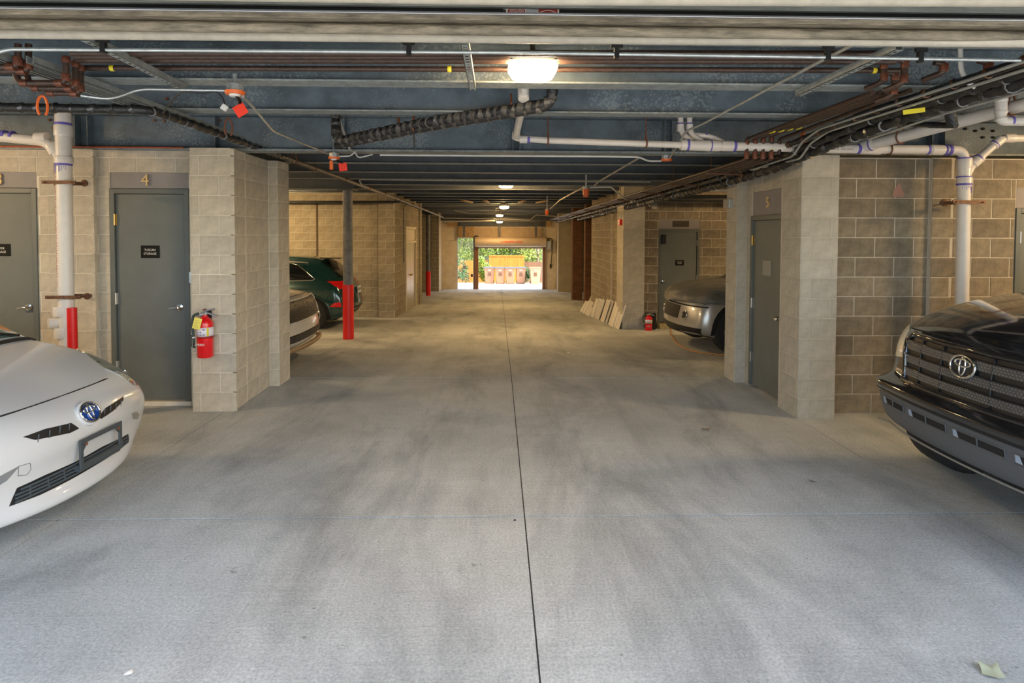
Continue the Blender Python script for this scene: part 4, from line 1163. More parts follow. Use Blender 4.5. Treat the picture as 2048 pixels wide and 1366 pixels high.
# --- conduits and junction boxes
cy = 3.0
c1 = pipe('metal_conduit', 'bright straight conduit crossing whole garage behind the first lamp', [at(-60, 118, Y=cy), at(2, 103, Y=cy), at(20, 98.5, Y=cy), at(480, 101.5, Y=cy), at(1010, 105, Y=cy), at(1500, 112, Y=cy), at(2040, 121, Y=cy)], 0.0095, M['galv'], cat='conduit', rad=0.06)
for px, py in ((207, 98), (818, 103), (1233, 108), (1655, 112), (1840, 117)):
    p = at(px, py, Y=cy)
    bm = B(); box(bm, p.x - 0.012, p.x + 0.012, cy - 0.012, cy + 0.012, p.z - 0.02, p.z + 0.045); box(bm, p.x - 0.03, p.x + 0.03, cy - 0.014, cy + 0.0, p.z + 0.03, p.z + 0.05)
    obj('conduit_clip', bm, M['black_clean'], c1)
def jbox(px, py, Y, label, disc=True, tagp=None, beacon=False, s=1.0, flat=False):
    p = at(px, py, Y=Y)
    t = thing('ceiling_alarm' if beacon else 'junction_box', label, 'beacon' if beacon else 'junction box', p)
    bm = B(); lathe(bm, [(0, 0.0), (0.052 * s, 0.0), (0.052 * s, 0.04 * s), (0, 0.04 * s)], p, 'Z', 8); obj('box', bm, M['galv'], t)
    if beacon:
        bm = B(); lathe(bm, [(0, -0.14 * s), (0.045 * s, -0.14 * s), (0.055 * s, -0.05 * s), (0.055 * s, 0), (0, 0)], p, 'Z', 14); obj('orange_lens', bm, M['orange'], t, smooth=True, auto=40)
    else:
        bm = B(); lathe(bm, [(0, -0.022 * s), (0.056 * s, -0.022 * s), (0.060 * s, -0.002 * s), (0, 0)], p, 'Z', 18); obj('orange_ring', bm, M['orange'], t, smooth=True, auto=40)
        if not flat:
            bm = B(); lathe(bm, [(0, -0.035 * s), (0.03 * s, -0.035 * s), (0.036 * s, -0.018 * s), (0, -0.018 * s)], p, 'Z', 16); obj('socket', bm, M['white_paint'], t, smooth=True, auto=40)
    bm = B(); tube(bm, [p + Vector((0, 0, 0.035 * s)), Vector((p.x, p.y, max(ZJ + 0.015, p.z + 0.05)))], 0.014 * s, 10); obj('nipple', bm, M['galv'], t)
    if tagp:
        q = at(tagp[0], tagp[1], Y=Y - 0.01)
        w = tagp[2]
        bm = B(); box(bm, -w, w, -0.0015, 0.0015, -w, w); bm.transform(Matrix.Translation(q) @ Matrix.Rotation(R(tagp[3]), 4, 'Y')); obj('red_tag', bm, M['red_tag'], t)
        bm = B(); tube(bm, [p + Vector((0.01, 0, -0.03)), p.lerp(q, 0.5) + Vector((0.01, 0, 0)), q + Vector((0, 0, w))], 0.012, 8); obj('plug', bm, M['black_clean'], t)
    return t
JY = 3.75
jbox(470, 182, JY, 'junction box with orange ring and red tag near the upper corner', tagp=(481, 220, 0.036, -32))
pipe('metal_conduit', 'bent conduit leading along the joist to the nearest orange junction box', [at(162, 191, Y=3.6), at(222, 199, Y=3.65), at(278, 178, Y=JY), at(452, 181, Y=JY)], 0.009, M['galv'], cat='conduit', rad=0.06)
c2 = pipe('metal_conduit', 'conduit slanting down from nearest orange junction box to next one', [at(486, 193, Y=JY), at(500, 207, Y=3.9), at(547, 263, Y=4.7), at(655, 307, Y=6.2)], 0.009, M['galv'], cat='conduit', rad=0.08)
o = pipe('black_cable', 'thin black cable looping under conduit to white plug', [at(326, 226, Y=4.2), at(345, 200, Y=3.9), at(366, 182, Y=JY), at(400, 188, Y=JY), at(432, 182, Y=JY), at(446, 195, Y=JY), at(450, 212, Y=JY)], 0.0045, M['black_clean'], cat='cable', rad=0.05)
q = at(449, 215, Y=JY); bm = B(); box(bm, -0.018, 0.018, -0.012, 0.012, -0.018, 0.018, bev=0.004); bm.transform(Matrix.Translation(q) @ Matrix.Rotation(R(35), 4, 'Y')); obj('white_plug', bm, M['white_paint'], o)
jbox(668, 314, 6.3, 'orange junction box with red tag below girder stiffener', tagp=(686, 334, 0.042, -8))
p = at(664, 322, Y=6.28)
bm = B(); box(bm, p.x - 0.02, p.x + 0.01, 6.26, 6.29, p.z - 0.09, p.z); o = obj('orange_hook', bm, M['orange']); tag(o, 'orange plastic hook hanging under the junction box near pier', 'hook')
pipe('white_cable', 'white cable curling from the orange junction box along girder edge', [at(676, 313, Y=6.3), at(702, 312, Y=6.25), at(710, 303, Y=6.2), at(716, 316, Y=6.2), at(745, 309, Y=6.15)], 0.007, M['white_paint'], cat='cable', rad=0.05)
jbox(1333, 318, 6.4, 'flat orange junction box under the girder near the piers', flat=True)
pipe('metal_conduit', 'white conduit along girder edge to flat orange junction box', [at(760, 310, Y=6.15), at(1212, 313, Y=6.15), at(1278, 314, Y=6.15), at(1296, 322, Y=6.3), at(1322, 322, Y=6.4)], 0.010, M['white_paint'], cat='conduit', rad=0.06)
pipe('metal_conduit', 'long bare conduit slanting from upper corner down to flat junction box', [at(1760, 62, Y=2.75), at(1655, 115, Y=3.2), at(1405, 248, Y=5.0), at(1372, 262, Y=5.3), at(1340, 316, Y=6.35)], 0.0095, M['galv'], cat='conduit', rad=0.10)
pipe('metal_conduit', 'bare conduit slanting beneath joists toward the orange beacon', [at(1276, 317, Y=6.7), at(1196, 364, Y=9.0), at(1188, 372, Y=9.6)], 0.011, M['cream'], cat='conduit', rad=0.08)
jbox(1172, 378, 9.8, 'orange beacon under the joists, nearer one', beacon=True, s=0.95)
pipe('metal_conduit', 'white conduit from the orange beacon bending toward the block pier', [at(1180, 375, Y=9.8), at(1222, 374, Y=9.8), at(1252, 399, Y=10.6), at(1285, 402, Y=12.3), at(1300, 412, Y=12.6)], 0.012, M['white_paint'], cat='conduit', rad=0.08)
pipe('metal_conduit', 'bare conduit between the two orange beacons', [at(1166, 375, Y=9.8), at(1120, 400, Y=12.8), at(1100, 418, Y=15.0)], 0.013, M['cream'], cat='conduit', rad=0.08)
jbox(1094, 420, 15.2, 'smaller orange beacon farther down the aisle', beacon=True, s=0.9)
pipe('metal_conduit', 'long cream conduit crossing beneath rear joists behind second lamp', [at(724, 371, Y=8.9), at(717, 359, Y=8.85), at(1000, 362, Y=8.85), at(1300, 364, Y=8.85)], 0.009, M['cream'], cat='conduit', rad=0.05)

# conduit and box on the second right pier
pipe('metal_conduit', 'white conduit dropping to grey box on right pier edge', [at(1460, 340, Y=7.42), at(1460, 402, Y=7.42)], 0.012, M['white_paint'], cat='conduit')
p = at(1456, 408, Y=7.42)
bx_ = thing('electrical_box', 'small grey electrical box at the edge of the block pier', 'electrical box', p)
bm = B(); box(bm, 2.835, 2.887, 7.28, 7.47, p.z - 0.055, p.z + 0.055, bev=0.004); obj('housing', bm, M['galv'], bx_)
bm = B(); box(bm, 2.825, 2.838, 7.30, 7.45, p.z - 0.05, p.z + 0.05, bev=0.003); obj('cover', bm, M['grey_plate'], bx_)

# black pipes crossing in the right bay
for k, (ya, yb, Y, r) in enumerate(((398, 403, 12.2, 0.055), (393, 393, 11.0, 0.03), (364, 378, 9.2, 0.03), (376, 376, 10.4, 0.03))):
    m = [M['black'], M['black'], M['pvc'], M['pvc']][k]
    a = [at(1300, ya, Y=Y), at(1330, 393, Y=Y), at(1405, 357, Y=9.2), at(1400, 380, Y=10.4)][k]
    b = a + Vector((5.0, 0, 0)) if k != 2 else a + Vector((4.0, 0.2, -0.12))
    pipe(['black_pipe', 'black_pipe', 'drain_pipe', 'drain_pipe'][k], ['thick black pipe crossing above the dark door on its step', 'thin black pipe crossing in front of thick one in car bay', 'white drain branch leaving the black bundle in covered car bay', 'cream drain pipe high in the covered car bay'][k], [a, b], r, m)
# black pipe across the rear left wall
pipe('black_pipe', 'long black pipe crossing high on the wall behind the green car', [at(560, 404, Y=14.9), at(800, 404, Y=14.9), ], 0.030, M['black'])
# small items on the right rear pier
p = at(1307, 413, Y=12.88)
bm = B(); box(bm, p.x - 0.06, p.x + 0.06, 12.82, 12.90, p.z - 0.06, p.z + 0.06, bev=0.01); o = obj('sensor_box', bm, M['cream']); tag(o, 'small cream sensor box on block wall above extinguisher', 'sensor')
p = at(1250, 444, X=2.66)
ps = thing('fire_alarm', 'red and white fire alarm pull station on block pier', 'fire alarm', (2.66, 12.9, p.z))
bm = B(); box(bm, 2.60, 2.66, 12.72, 12.90, p.z - 0.06, p.z + 0.06, bev=0.004); obj('housing', bm, M['red'], ps)
bm = B(); box(bm, 2.595, 2.603, 12.75, 12.87, p.z - 0.035, p.z + 0.0); obj('white_label', bm, M['white_text'], ps)
bm = B(); tube(bm, [(2.645, 12.81, p.z + 0.06), (2.645, 12.81, 2.3)], 0.008, 6); obj('conduit', bm, M['galv'], ps)

# ================================================================ lamps
def lamp(px, py, Y, w, label, lm='lens_aisle'):
    p = at(px, py, Y=Y)
    t = thing('ceiling_lamp', label, 'lamp', p, 'canopy lamps down the middle of the aisle')
    h = w * 0.21
    bm = B()
    box(bm, p.x - w * 0.46, p.x + w * 0.46, p.y - w * 0.46, p.y + w * 0.46, p.z + h * 1.0, p.z + h * 2.0, bev=0.012)
    obj('housing', bm, M['lamp_body'], t)
    bm = B()
    vs = []
    for (zz, s) in ((p.z + h * 1.02, 0.46), (p.z + h * 0.75, 0.50), (p.z + h * 0.1, 0.42), (p.z - h * 0.06, 0.30)):
        ringv = []
        for k in range(24):
            a = 2 * PI * k / 24
            c, sn = math.cos(a), math.sin(a)
            q = (abs(c) ** 5 + abs(sn) ** 5) ** (-1 / 5)
            ringv.append(bm.verts.new((p.x + w * s * c * q, p.y + w * s * sn * q, zz)))
        vs.append(ringv)
    for i in range(3):
        for k in range(24): bm.faces.new((vs[i][k], vs[i][(k + 1) % 24], vs[i + 1][(k + 1) % 24], vs[i + 1][k]))
    bm.faces.new(vs[0][::-1]); bm.faces.new(vs[-1])
    obj('lens', bm, M[lm], t, smooth=True, auto=50)
    bm = B(); tube(bm, [(p.x, p.y, p.z + h * 1.7), (p.x, p.y, max(ZD - 0.01, p.z + h * 2))], 0.015, 8); obj('stem', bm, M['lamp_body'], t)
    return t
lamp(1065, 154, 3.5, 0.285, 'nearest and largest glowing square ceiling lamp', 'lens')
lamp(1012, 375, 12.3, 0.30, 'glowing ceiling lamp second nearest, under rear joists')
lamp(1008.5, 417, 19.0, 0.30, 'glowing ceiling lamp third from the camera')
lamp(999, 433, 24.0, 0.28, 'small glowing ceiling lamp just before the last')
lamp(999, 445.5, 28.2, 0.28, 'last small glowing ceiling lamp, in front of the gate wall')
# unseen bay lamps: pickup bay's inferred from wall shadows, the others added as fill
def bay_lamp(x, y, label, w=0.3, z=2.66):
    t = thing('ceiling_lamp', label, 'lamp', (x, y, z))
    bm = B(); box(bm, x - w * 0.4, x + w * 0.4, y - w * 0.4, y + w * 0.4, z + 0.06, z + 0.12, bev=0.01); obj('housing', bm, M['lamp_body'], t)
    bm = B(); box(bm, x - w / 2, x + w / 2, y - w / 2, y + w / 2, z - 0.03, z + 0.06, bev=0.02); obj('lens', bm, M['lens_bay'], t)
    bm = B(); tube(bm, [(x, y, z + 0.1), (x, y, ZD)], 0.012, 8); obj('stem', bm, M['lamp_body'], t)
bay_lamp(6.3, 4.35, 'ceiling lamp of the pickup bay, outside the view')
bay_lamp(-6.6, 4.3, 'added fill lamp brightening the white hatchback bay, outside the view')
bay_lamp(-6.2, 9.4, 'added fill lamp over the white car bay, hidden by pier')
bay_lamp(6.2, 10.6, 'added fill lamp over the covered car bay, hidden by pier')
bay_lamp(-5.6, 13.6, 'added fill lamp over the green car bay, hidden by pier', z=2.6)

# timber blocks wedged between the rear joists
for px, dx, lab in ((922, 0.22, 'short timber block between rear joists, first of four'), (965, 0.10, 'short timber block between rear joists, second of four'), (1046, -0.12, 'short timber block between rear joists, third of four'), (1090, -0.22, 'short timber block between rear joists, last of four')):
    a = at(px, 403, Y=17.0)
    bm = B(); slant(bm, [(a.x, 16.85), (a.x + 0.09, 16.85), (a.x + 0.09 + dx, 17.8), (a.x + dx, 17.8)], lambda x, y: ZJ - 0.05, lambda x, y: ZJ - 0.004)
    o = obj('timber_block', bm, M['wood']); tag(o, lab, 'timber')

# ================================================================ fire extinguishers
def extinguisher(px, pyb, pyt, Y, label, hung=True):
    b_ = at(px, pyb, Y=Y); t_ = at(px, pyt, Y=Y)
    h = t_.z - b_.z
    r = 0.074
    x, y, z = b_.x, Y, b_.z
    t = thing('fire_extinguisher', label, 'fire extinguisher', (x, y, z))
    k = h / 0.60
    bm = B(); lathe(bm, [(0, 0), (r * 0.9, 0), (r, 0.012), (r, 0.385 * k), (r * 0.92, 0.42 * k), (r * 0.6, 0.455 * k), (0.022, 0.475 * k), (0.022, 0.49 * k), (0, 0.49 * k)], (x, y, z), 'Z', 28)
    obj('cylinder', bm, M['ext_red'], t, smooth=True, auto=40)
    bm = B(); lathe(bm, [(r * 1.01, 0.25 * k), (r * 1.015, 0.25 * k), (r * 1.015, 0.352 * k), (r * 1.01, 0.352 * k)], (x, y, z), 'Z', 28); lab = obj('label_band', bm, mat('label_white', (0.75, 0.70, 0.74), 0.5), t, smooth=True)
    bm = B()
    for i in range(3):
        for j in range(3):
            a = R(-90 + (i - 1.3) * 22); cx_, cy_ = x + r * 1.025 * math.cos(a), y + r * 1.025 * math.sin(a)
            zz = z + (0.262 + j * 0.030) * k
            if (i + j) % 4 != 3: box(bm, cx_ - 0.008, cx_ + 0.008, cy_ - 0.001, cy_ + 0.002, zz, zz + 0.013)
    obj('pictogram', bm, mat('label_ink', (0.20, 0.18, 0.28), 0.6), lab, kind='stuff')
    bm = B()
    a0 = R(-90 + 40)
    box(bm, x + r * 1.03 * math.cos(a0) - 0.010, x + r * 1.03 * math.cos(a0) + 0.010, y + r * 1.03 * math.sin(a0) - 0.002, y + r * 1.03 * math.sin(a0) + 0.008, z + 0.253 * k, z + 0.348 * k)
    obj('yellow_strip', bm, M['yellow'], lab)
    bm = text_bm('AMEREX', 0.030, frame_y(Vector((x - 0.018, y - r * 1.03, z + 0.155 * k))), 0.0005, (0.85, 1)); obj('lettering', bm, M['white_text'], t)
    bm = B(); lathe(bm, [(r * 1.0, 0.228 * k), (r * 1.03, 0.23 * k), (r * 1.03, 0.248 * k), (r, 0.25 * k)], (x, y, z), 'Z', 28); obj('strap', bm, mat('dark_red_strap', (0.25, 0.01, 0.01), 0.5), t, smooth=True)
    bm = B(); box(bm, x - 0.05, x + 0.02, y - 0.018, y + 0.018, z + 0.488 * k, z + 0.525 * k, bev=0.006); lathe(bm, [(0, 0), (0.02, 0), (0.02, 0.03), (0, 0.03)], (x - 0.045, y, z + 0.49 * k), 'X', 12); obj('valve', bm, M['satin'], t)
    bm = B(); tube(bm, [(x - 0.01, y, z + 0.53 * k), (x + 0.035, y, z + 0.548 * k), (x + 0.095, y, z + 0.56 * k)], 0.009, 8); tube(bm, [(x + 0.01, y, z + 0.515 * k), (x + 0.06, y, z + 0.50 * k), (x + 0.115, y, z + 0.47 * k)], 0.0105, 8); obj('lever', bm, M['alu'], t, smooth=True, auto=50)
    bm = B(); lathe(bm, [(0, 0), (0.018, 0), (0.018, 0.014), (0, 0.014)], (x - 0.005, y, z + 0.545 * k), 'Z', 12); obj('gauge', bm, M['rust_fit'], t)
    bm = B(); tube(bm, rounded([(x - 0.05, y, z + 0.51 * k), (x - 0.115, y, z + 0.49 * k), (x - 0.125, y - 0.01, z + 0.38 * k), (x - 0.105, y - 0.02, z + 0.26 * k), (x - 0.10, y - 0.02, z + 0.11 * k)], 0.05), 0.0125, 10); obj('hose', bm, mat('hose_green_black', (0.03, 0.055, 0.05), 0.5), t, smooth=True)
    bm = B(); tube(bm, [(x - 0.102, y - 0.02, z + 0.24 * k), (x - 0.101, y - 0.02, z + 0.225 * k)], 0.016, 10); obj('hose_clip', bm, M['white_paint'], t)
    if hung:
        bm = B(); box(bm, -0.038, 0.038, -0.001, 0.001, -0.055, 0.055); bm.transform(Matrix.Translation((x - 0.035, y - r - 0.012, z + 0.405 * k)) @ Matrix.Rotation(R(14), 4, 'Y')); tg = obj('inspection_tag', bm, M['tag_yellow'], t)
        bm = B()
        for i in range(5): box(bm, -0.026, 0.026 - (i % 3) * 0.01, -0.0022, -0.001, -0.04 + i * 0.017, -0.037 + i * 0.017)
        bm.transform(Matrix.Translation((x - 0.035, y - r - 0.012, z + 0.405 * k)) @ Matrix.Rotation(R(14), 4, 'Y')); obj('printed_line', bm, mat('tag_ink', (0.35, 0.30, 0.06), 0.6), tg, kind='stuff')
        bm = B(); box(bm, x - 0.03, x + 0.03, y + r - 0.002, 6.031, z + 0.05, z + 0.46, bev=0.003); obj('wall_bracket', bm, M['black_clean'], t)
    return t
extinguisher(411, 714, 611, 6.03 - 0.08, 'red fire extinguisher with yellow tag hung on block pier by door 4')
extinguisher(1297, 662, 623, 12.45, 'red fire extinguisher standing on the floor beside block pier', hung=False)
bm = B(); lathe(bm, [(0, 0), (0.13, 0), (0.13, 0.012), (0, 0.012)], (at(1300, 655, Y=12.5).x + 0.08, 12.6, fz(12.6) + 0.0), 'Z', 6)
bm.free()
bm = B(); p = at(1300, 640, Y=12.58); box(bm, p.x - 0.11, p.x + 0.13, 12.56, 12.60, fz(12.58) + 0.005, fz(12.58) + 0.36, bev=0.02)
o = obj('black_case', bm, M['black_clean']); tag(o, 'black flat case standing behind the floor extinguisher', 'case')

# ================================================================ white boards leaning against the wall on the right
random.seed(11)
specs = []
# (px_base_left, px_base_right, y_base, y_top, n)
def leaning(px, pyb, pyt, w, label, lean=0.16, thick=0.022):
    Yb = None
    # base on the sloping floor: intersect the pixel ray with the floor
    d = ray(px, pyb); t = 1.0
    for _ in range(30):
        t = (fz(CAM.y + d.y * t) - CAM.z) / d.z
    p = CAM + d * t
    top = at(px, pyt, Y=p.y)
    h = max(0.25, top.z - p.z)
    if p.y < 17.6: p.x = min(p.x, 2.58 if p.y > 14.9 or p.y < 14.3 else 2.50)
    bm = B(); box(bm, -thick / 2, thick / 2, -w / 2, w / 2, 0, h, bev=0.003)
    ang = math.asin(min(0.5, lean / h))
    bm.transform(Matrix.Translation((p.x, p.y, p.z + 0.004)) @ Matrix.Rotation(ang, 4, 'Y') @ Matrix.Rotation(R(random.uniform(-4, 4)), 4, 'Z'))
    o = obj('white_board', bm, M['tile_white']); tag(o, label, 'board', 'white boards leaning on the block wall')
    return o
B_ = 'white board leaning on block wall, '
for i, (px, pyb, pyt, w, lab) in enumerate([
    (1162, 624, 600, 0.35, 'farthest of the low outer row'), (1167, 627, 600, 0.35, 'second farthest of the low outer row'), (1173, 630, 601, 0.35, 'third of the low outer row'),
    (1176, 632, 613, 0.3, 'shortest one in front of outer row'),
    (1183, 634, 596, 0.4, 'first of the middle stack'), (1189, 636, 596, 0.4, 'second of the middle stack'), (1196, 638, 597, 0.4, 'last of the middle stack'),
    (1204, 643, 598, 0.42, 'first of the wide stack'), (1210, 644, 599, 0.42, 'last of the wide stack'),
    (1221, 652, 603, 0.42, 'outer one of the nearest stack'), (1228, 654, 604, 0.42, 'middle one of the nearest stack'), (1236, 656, 605, 0.42, 'second last of the nearest stack'), (1242, 657, 607, 0.42, 'nearest to the block pier'),
    (1176, 610, 584, 0.4, 'farthest of the back row'), (1184, 612, 576, 0.45, 'tall one of the back row'), (1191, 612, 577, 0.45, 'nearest tall one of back row')]):
    leaning(px, pyb, pyt, w, B_ + lab)

# ================================================================ small things on the floor
def leafy(px, py, s, label, m=M['dry_leaf'], name='fallen_leaf', cat='leaf', fl=0.02):
    p = at(px, py, Z=0.0)
    if p.y > KINK: 
        d = ray(px, py); t = 1
        for _ in range(30): t = (fz(CAM.y + d.y * t) - CAM.z) / d.z
        p = CAM + d * t
    bm = B(); n = 9
    c = bm.verts.new(p + Vector((0, 0, 0.012)))
    rr = [bm.verts.new(p + Vector((math.cos(2 * PI * k / n) * s * random.uniform(0.5, 1.1), math.sin(2 * PI * k / n) * s * random.uniform(0.5, 1.1), 0.003 + random.uniform(0, fl)))) for k in range(n)]
    for k in range(n): bm.faces.new((c, rr[k], rr[(k + 1) % n]))
    o = obj(name, bm, m, smooth=True); tag(o, label, cat)
leafy(1410, 860, 0.045, 'curled brown dry leaf on the floor near the right pier')
leafy(1985, 1345, 0.06, 'pale dry leaf in the near floor corner', mat('pale_leaf', (0.42, 0.44, 0.30), 0.7))
leafy(1137, 706, 0.035, 'scrap of white paper on the floor in the aisle', M['paper'], 'paper_scrap', 'paper')
leafy(258, 1347, 0.02, 'tiny white paper scrap on the near floor', M['paper'], 'paper_scrap', 'paper', 0.004)
leafy(1030, 1042, 0.012, 'small dark pebble on the floor joint crossing', M['dark'], 'pebble', 'pebble', 0.004)
# orange extension cord by the covered car
d = []
for px, py in ((1340, 640), (1342, 668), (1352, 685), (1372, 698), (1400, 706), (1450, 710), (1500, 714)):
    dr = ray(px, py); t = 1
    for _ in range(30): t = (fz(CAM.y + dr.y * t) + 0.012 - CAM.z) / dr.z
    d.append(CAM + dr * t)
pipe('extension_cord', 'orange extension cord lying on floor under the covered car', d, 0.010, M['cord'], cat='cord', rad=0.3, seg=8)

# ================================================================ cars
def bake_subsurf(bm, levels):
    me = bpy.data.meshes.new('tmp'); bm.to_mesh(me)
    o = bpy.data.objects.new('tmp', me); COL.objects.link(o)
    md = o.modifiers.new('s', 'SUBSURF'); md.levels = levels; md.render_levels = levels
    dg = bpy.context.evaluated_depsgraph_get()
    me2 = bpy.data.meshes.new_from_object(o.evaluated_get(dg))
    out = bmesh.new(); out.from_mesh(me2)
    bpy.data.objects.remove(o); bpy.data.meshes.remove(me); bpy.data.meshes.remove(me2)
    return out

def body_bm(stations, levels=2):
    """stations front to rear: (xc,zc, xe,w,ze, pz, (xu,yu,zu), (xl,yl,zl), xb,zb); local x forward, nose at 0"""
    bm = bmesh.new()
    rows = []
    for (xc, zc, xe, w, ze, pz, u, l_, xb, zb) in stations:
        half = []
        for s in (0, 0.3, 0.55, 0.8, 1.0):
            half.append((xc + (xe - xc) * s ** 2.3, w * s, zc + (ze - zc) * s ** pz))
        half.append(u); half.append(l_)
        half.append((l_[0], l_[1] * 0.9, zb)); half.append((xb, l_[1] * 0.5, zb)); half.append((xb, 0, zb))
        n = len(half)
        ring_ = [bm.verts.new(p) for p in half]
        ring_ += [bm.verts.new((p[0], -p[1], p[2])) for p in half[n - 2:0:-1]]
        rows.append(ring_)
    m = len(rows[0])
    for a, b in zip(rows[:-1], rows[1:]):
        for k in range(m): bm.faces.new((a[k], a[(k + 1) % m], b[(k + 1) % m], b[k]))
    bm.faces.new(rows[0]); bm.faces.new(rows[-1][::-1])
    bmesh.ops.recalc_face_normals(bm, faces=bm.faces)
    out = bake_subsurf(bm, levels)
    bm.free()
    return out

class Car:
    def __init__(self, name, label, loc, rz, stations, paint, levels=2):
        self.root = thing(name, label, 'car', (0, 0, 0))
        bm = body_bm(stations, levels)
        self.tree = BVHTree.FromBMesh(bm)
        self.root_m = Matrix.Translation(loc) @ Matrix.Rotation(rz, 4, 'Z')
        self.inv = self.root_m.inverted()
        self.body = obj('body', bm, paint, self.root, smooth=True)
        self.loc, self.rz = loc, rz
    def done(self):
        self.root.location = self.loc
        self.root.rotation_euler = (0, 0, self.rz)
    def pix(self, px, py):
        """point of the body under a pixel of the photograph, in the car's own coordinates"""
        o = self.inv @ CAM
        d = (self.inv.to_3x3() @ ray(px, py)).normalized()
        h = self.tree.ray_cast(o, d)
        return h[0]
    def hit(self, axis, u, v):
        if axis == 'F': o, d = Vector((5, u, v)), Vector((-1, 0, 0))
        elif axis == 'R': o, d = Vector((-12, u, v)), Vector((1, 0, 0))
        elif axis == 'L': o, d = Vector((u, 5, v)), Vector((0, -1, 0))
        elif axis == 'S': o, d = Vector((u, -5, v)), Vector((0, 1, 0))
        elif axis == 'T': o, d = Vector((u, v, 5)), Vector((0, 0, -1))
        elif axis == 'D': # diagonal from front left
            o, d = Vector((3, 3 + u, v)), Vector((-1, -1, 0)).normalized()
        h = self.tree.ray_cast(o, d)
        return (h[0], h[1]) if h[0] is not None else (None, None)
    def patch(self, name, poly, axis, off, m, step=0.04, parent=None, rim=0.01, smooth=True, inward=0.0, label=None):
        """panel that follows the body: outline in the plane across axis"""
        P = [Vector(p) for p in poly]
        # densify outline
        D = []
        for a, b in zip(P, P[1:] + P[:1]):
            n = max(1, int((b - a).length / step))
            D += [a.lerp(b, i / n) for i in range(n)]
        n = len(D)
        xs = [p.x for p in D]; ys = [p.y for p in D]
        pts = list(D)
        x = min(xs) + step / 2
        def inside(x, y):
            c = False
            for i in range(n):
                a, b = D[i], D[i - 1]
                if (a.y > y) != (b.y > y) and x < (b.x - a.x) * (y - a.y) / (b.y - a.y) + a.x: c = not c
            return c
        while x < max(xs):
            y = min(ys) + step / 2
            while y < max(ys):
                if inside(x, y) and min((Vector((x, y)) - q).length for q in D) > step * 0.4: pts.append(Vector((x, y)))
                y += step
            x += step
        vo, eo, fo, *_ = delaunay_2d_cdt([p.to_2d() if len(p) > 2 else p for p in pts], [(i, (i + 1) % n) for i in range(n)], [], 1, 1e-5)
        bm = bmesh.new(); vs = []; ins = []
        for p in vo:
            h, nn = self.hit(axis, p.x, p.y)
            if h is None: vs.append(None); continue
            vs.append(bm.verts.new(h + nn * off - nn * inward))
        for f in fo:
            c = [vs[i] for i in f]
            if None in c: continue
            try: bm.faces.new(c)
            except ValueError: pass
        if rim:
            bm.normal_update()
            be = [e for e in bm.edges if len(e.link_faces) == 1]
            r = bmesh.ops.extrude_edge_only(bm, edges=be)
            nv = [g for g in r['geom'] if isinstance(g, bmesh.types.BMVert)]
            cen = None
            for v in nv:
                h = self.tree.find_nearest(v.co)
                v.co = v.co - h[1] * (off + rim)
        return obj(name, bm, m, parent or self.body, smooth=smooth, auto=35, label=label)
    def line(self, name, pts, axis, r, m, off=0.0, n=8, parent=None, seg=6, closed=False):
        """thin strip following the body through 2D points"""
        P = [Vector(p) for p in pts]
        if closed: P.append(P[0])
        out = []
        for a, b in zip(P[:-1], P[1:]):
            for i in range(n):
                q = a.lerp(b, i / n); h, nn = self.hit(axis, q.x, q.y)
                if h is not None: out.append(h + nn * off)
        h, nn = self.hit(axis, P[-1].x, P[-1].y)
        if h is not None: out.append(h + nn * off)
        bm = B(); tube(bm, out, r, seg)
        return obj(name, bm, m, parent or self.body, smooth=True)
    def wheel(self, x, y, r, w=0.22, rim=M['satin'], spokes=5):
        s = 1 if y > 0 else -1
        yc = y - s * w / 2
        bm = B()
        lathe(bm, [(r * 0.62, -w / 2), (r * 0.93, -w / 2), (r, -w * 0.36), (r, w * 0.36), (r * 0.93, w / 2), (r * 0.62, w / 2), (r * 0.60, 0), (r * 0.62, -w / 2)], (x, yc, r), 'Y', 36)
        t = obj('wheel', bm, M['tyre'], self.root, smooth=True, auto=40)
        bm = B()
        lathe(bm, [(r * 0.63, s * w * 0.45), (r * 0.57, s * w * 0.47), (r * 0.55, s * w * 0.2), (0, s * w * 0.15)], (x, yc, r), 'Y', 30)
        for k in range(spokes):
            a = 2 * PI * k / spokes + 0.3
            p0 = Vector((x, yc + s * w * 0.42, r)); p1 = p0 + Vector((math.cos(a), 0, math.sin(a))) * r * 0.58
            tube(bm, [p0, p1], r * 0.075, 8)
        lathe(bm, [(0, s * w * 0.48), (r * 0.13, s * w * 0.47), (r * 0.14, s * w * 0.2)], (x, yc, r), 'Y', 16)
        obj('rim', bm, rim, t, smooth=True, auto=40)
    def plan_mesh(self, name, bm, m, parent=None, **k):
        return obj(name, bm, m, parent or self.body, **k)

def mir(poly): return [(-a, b) for a, b in poly][::-1]

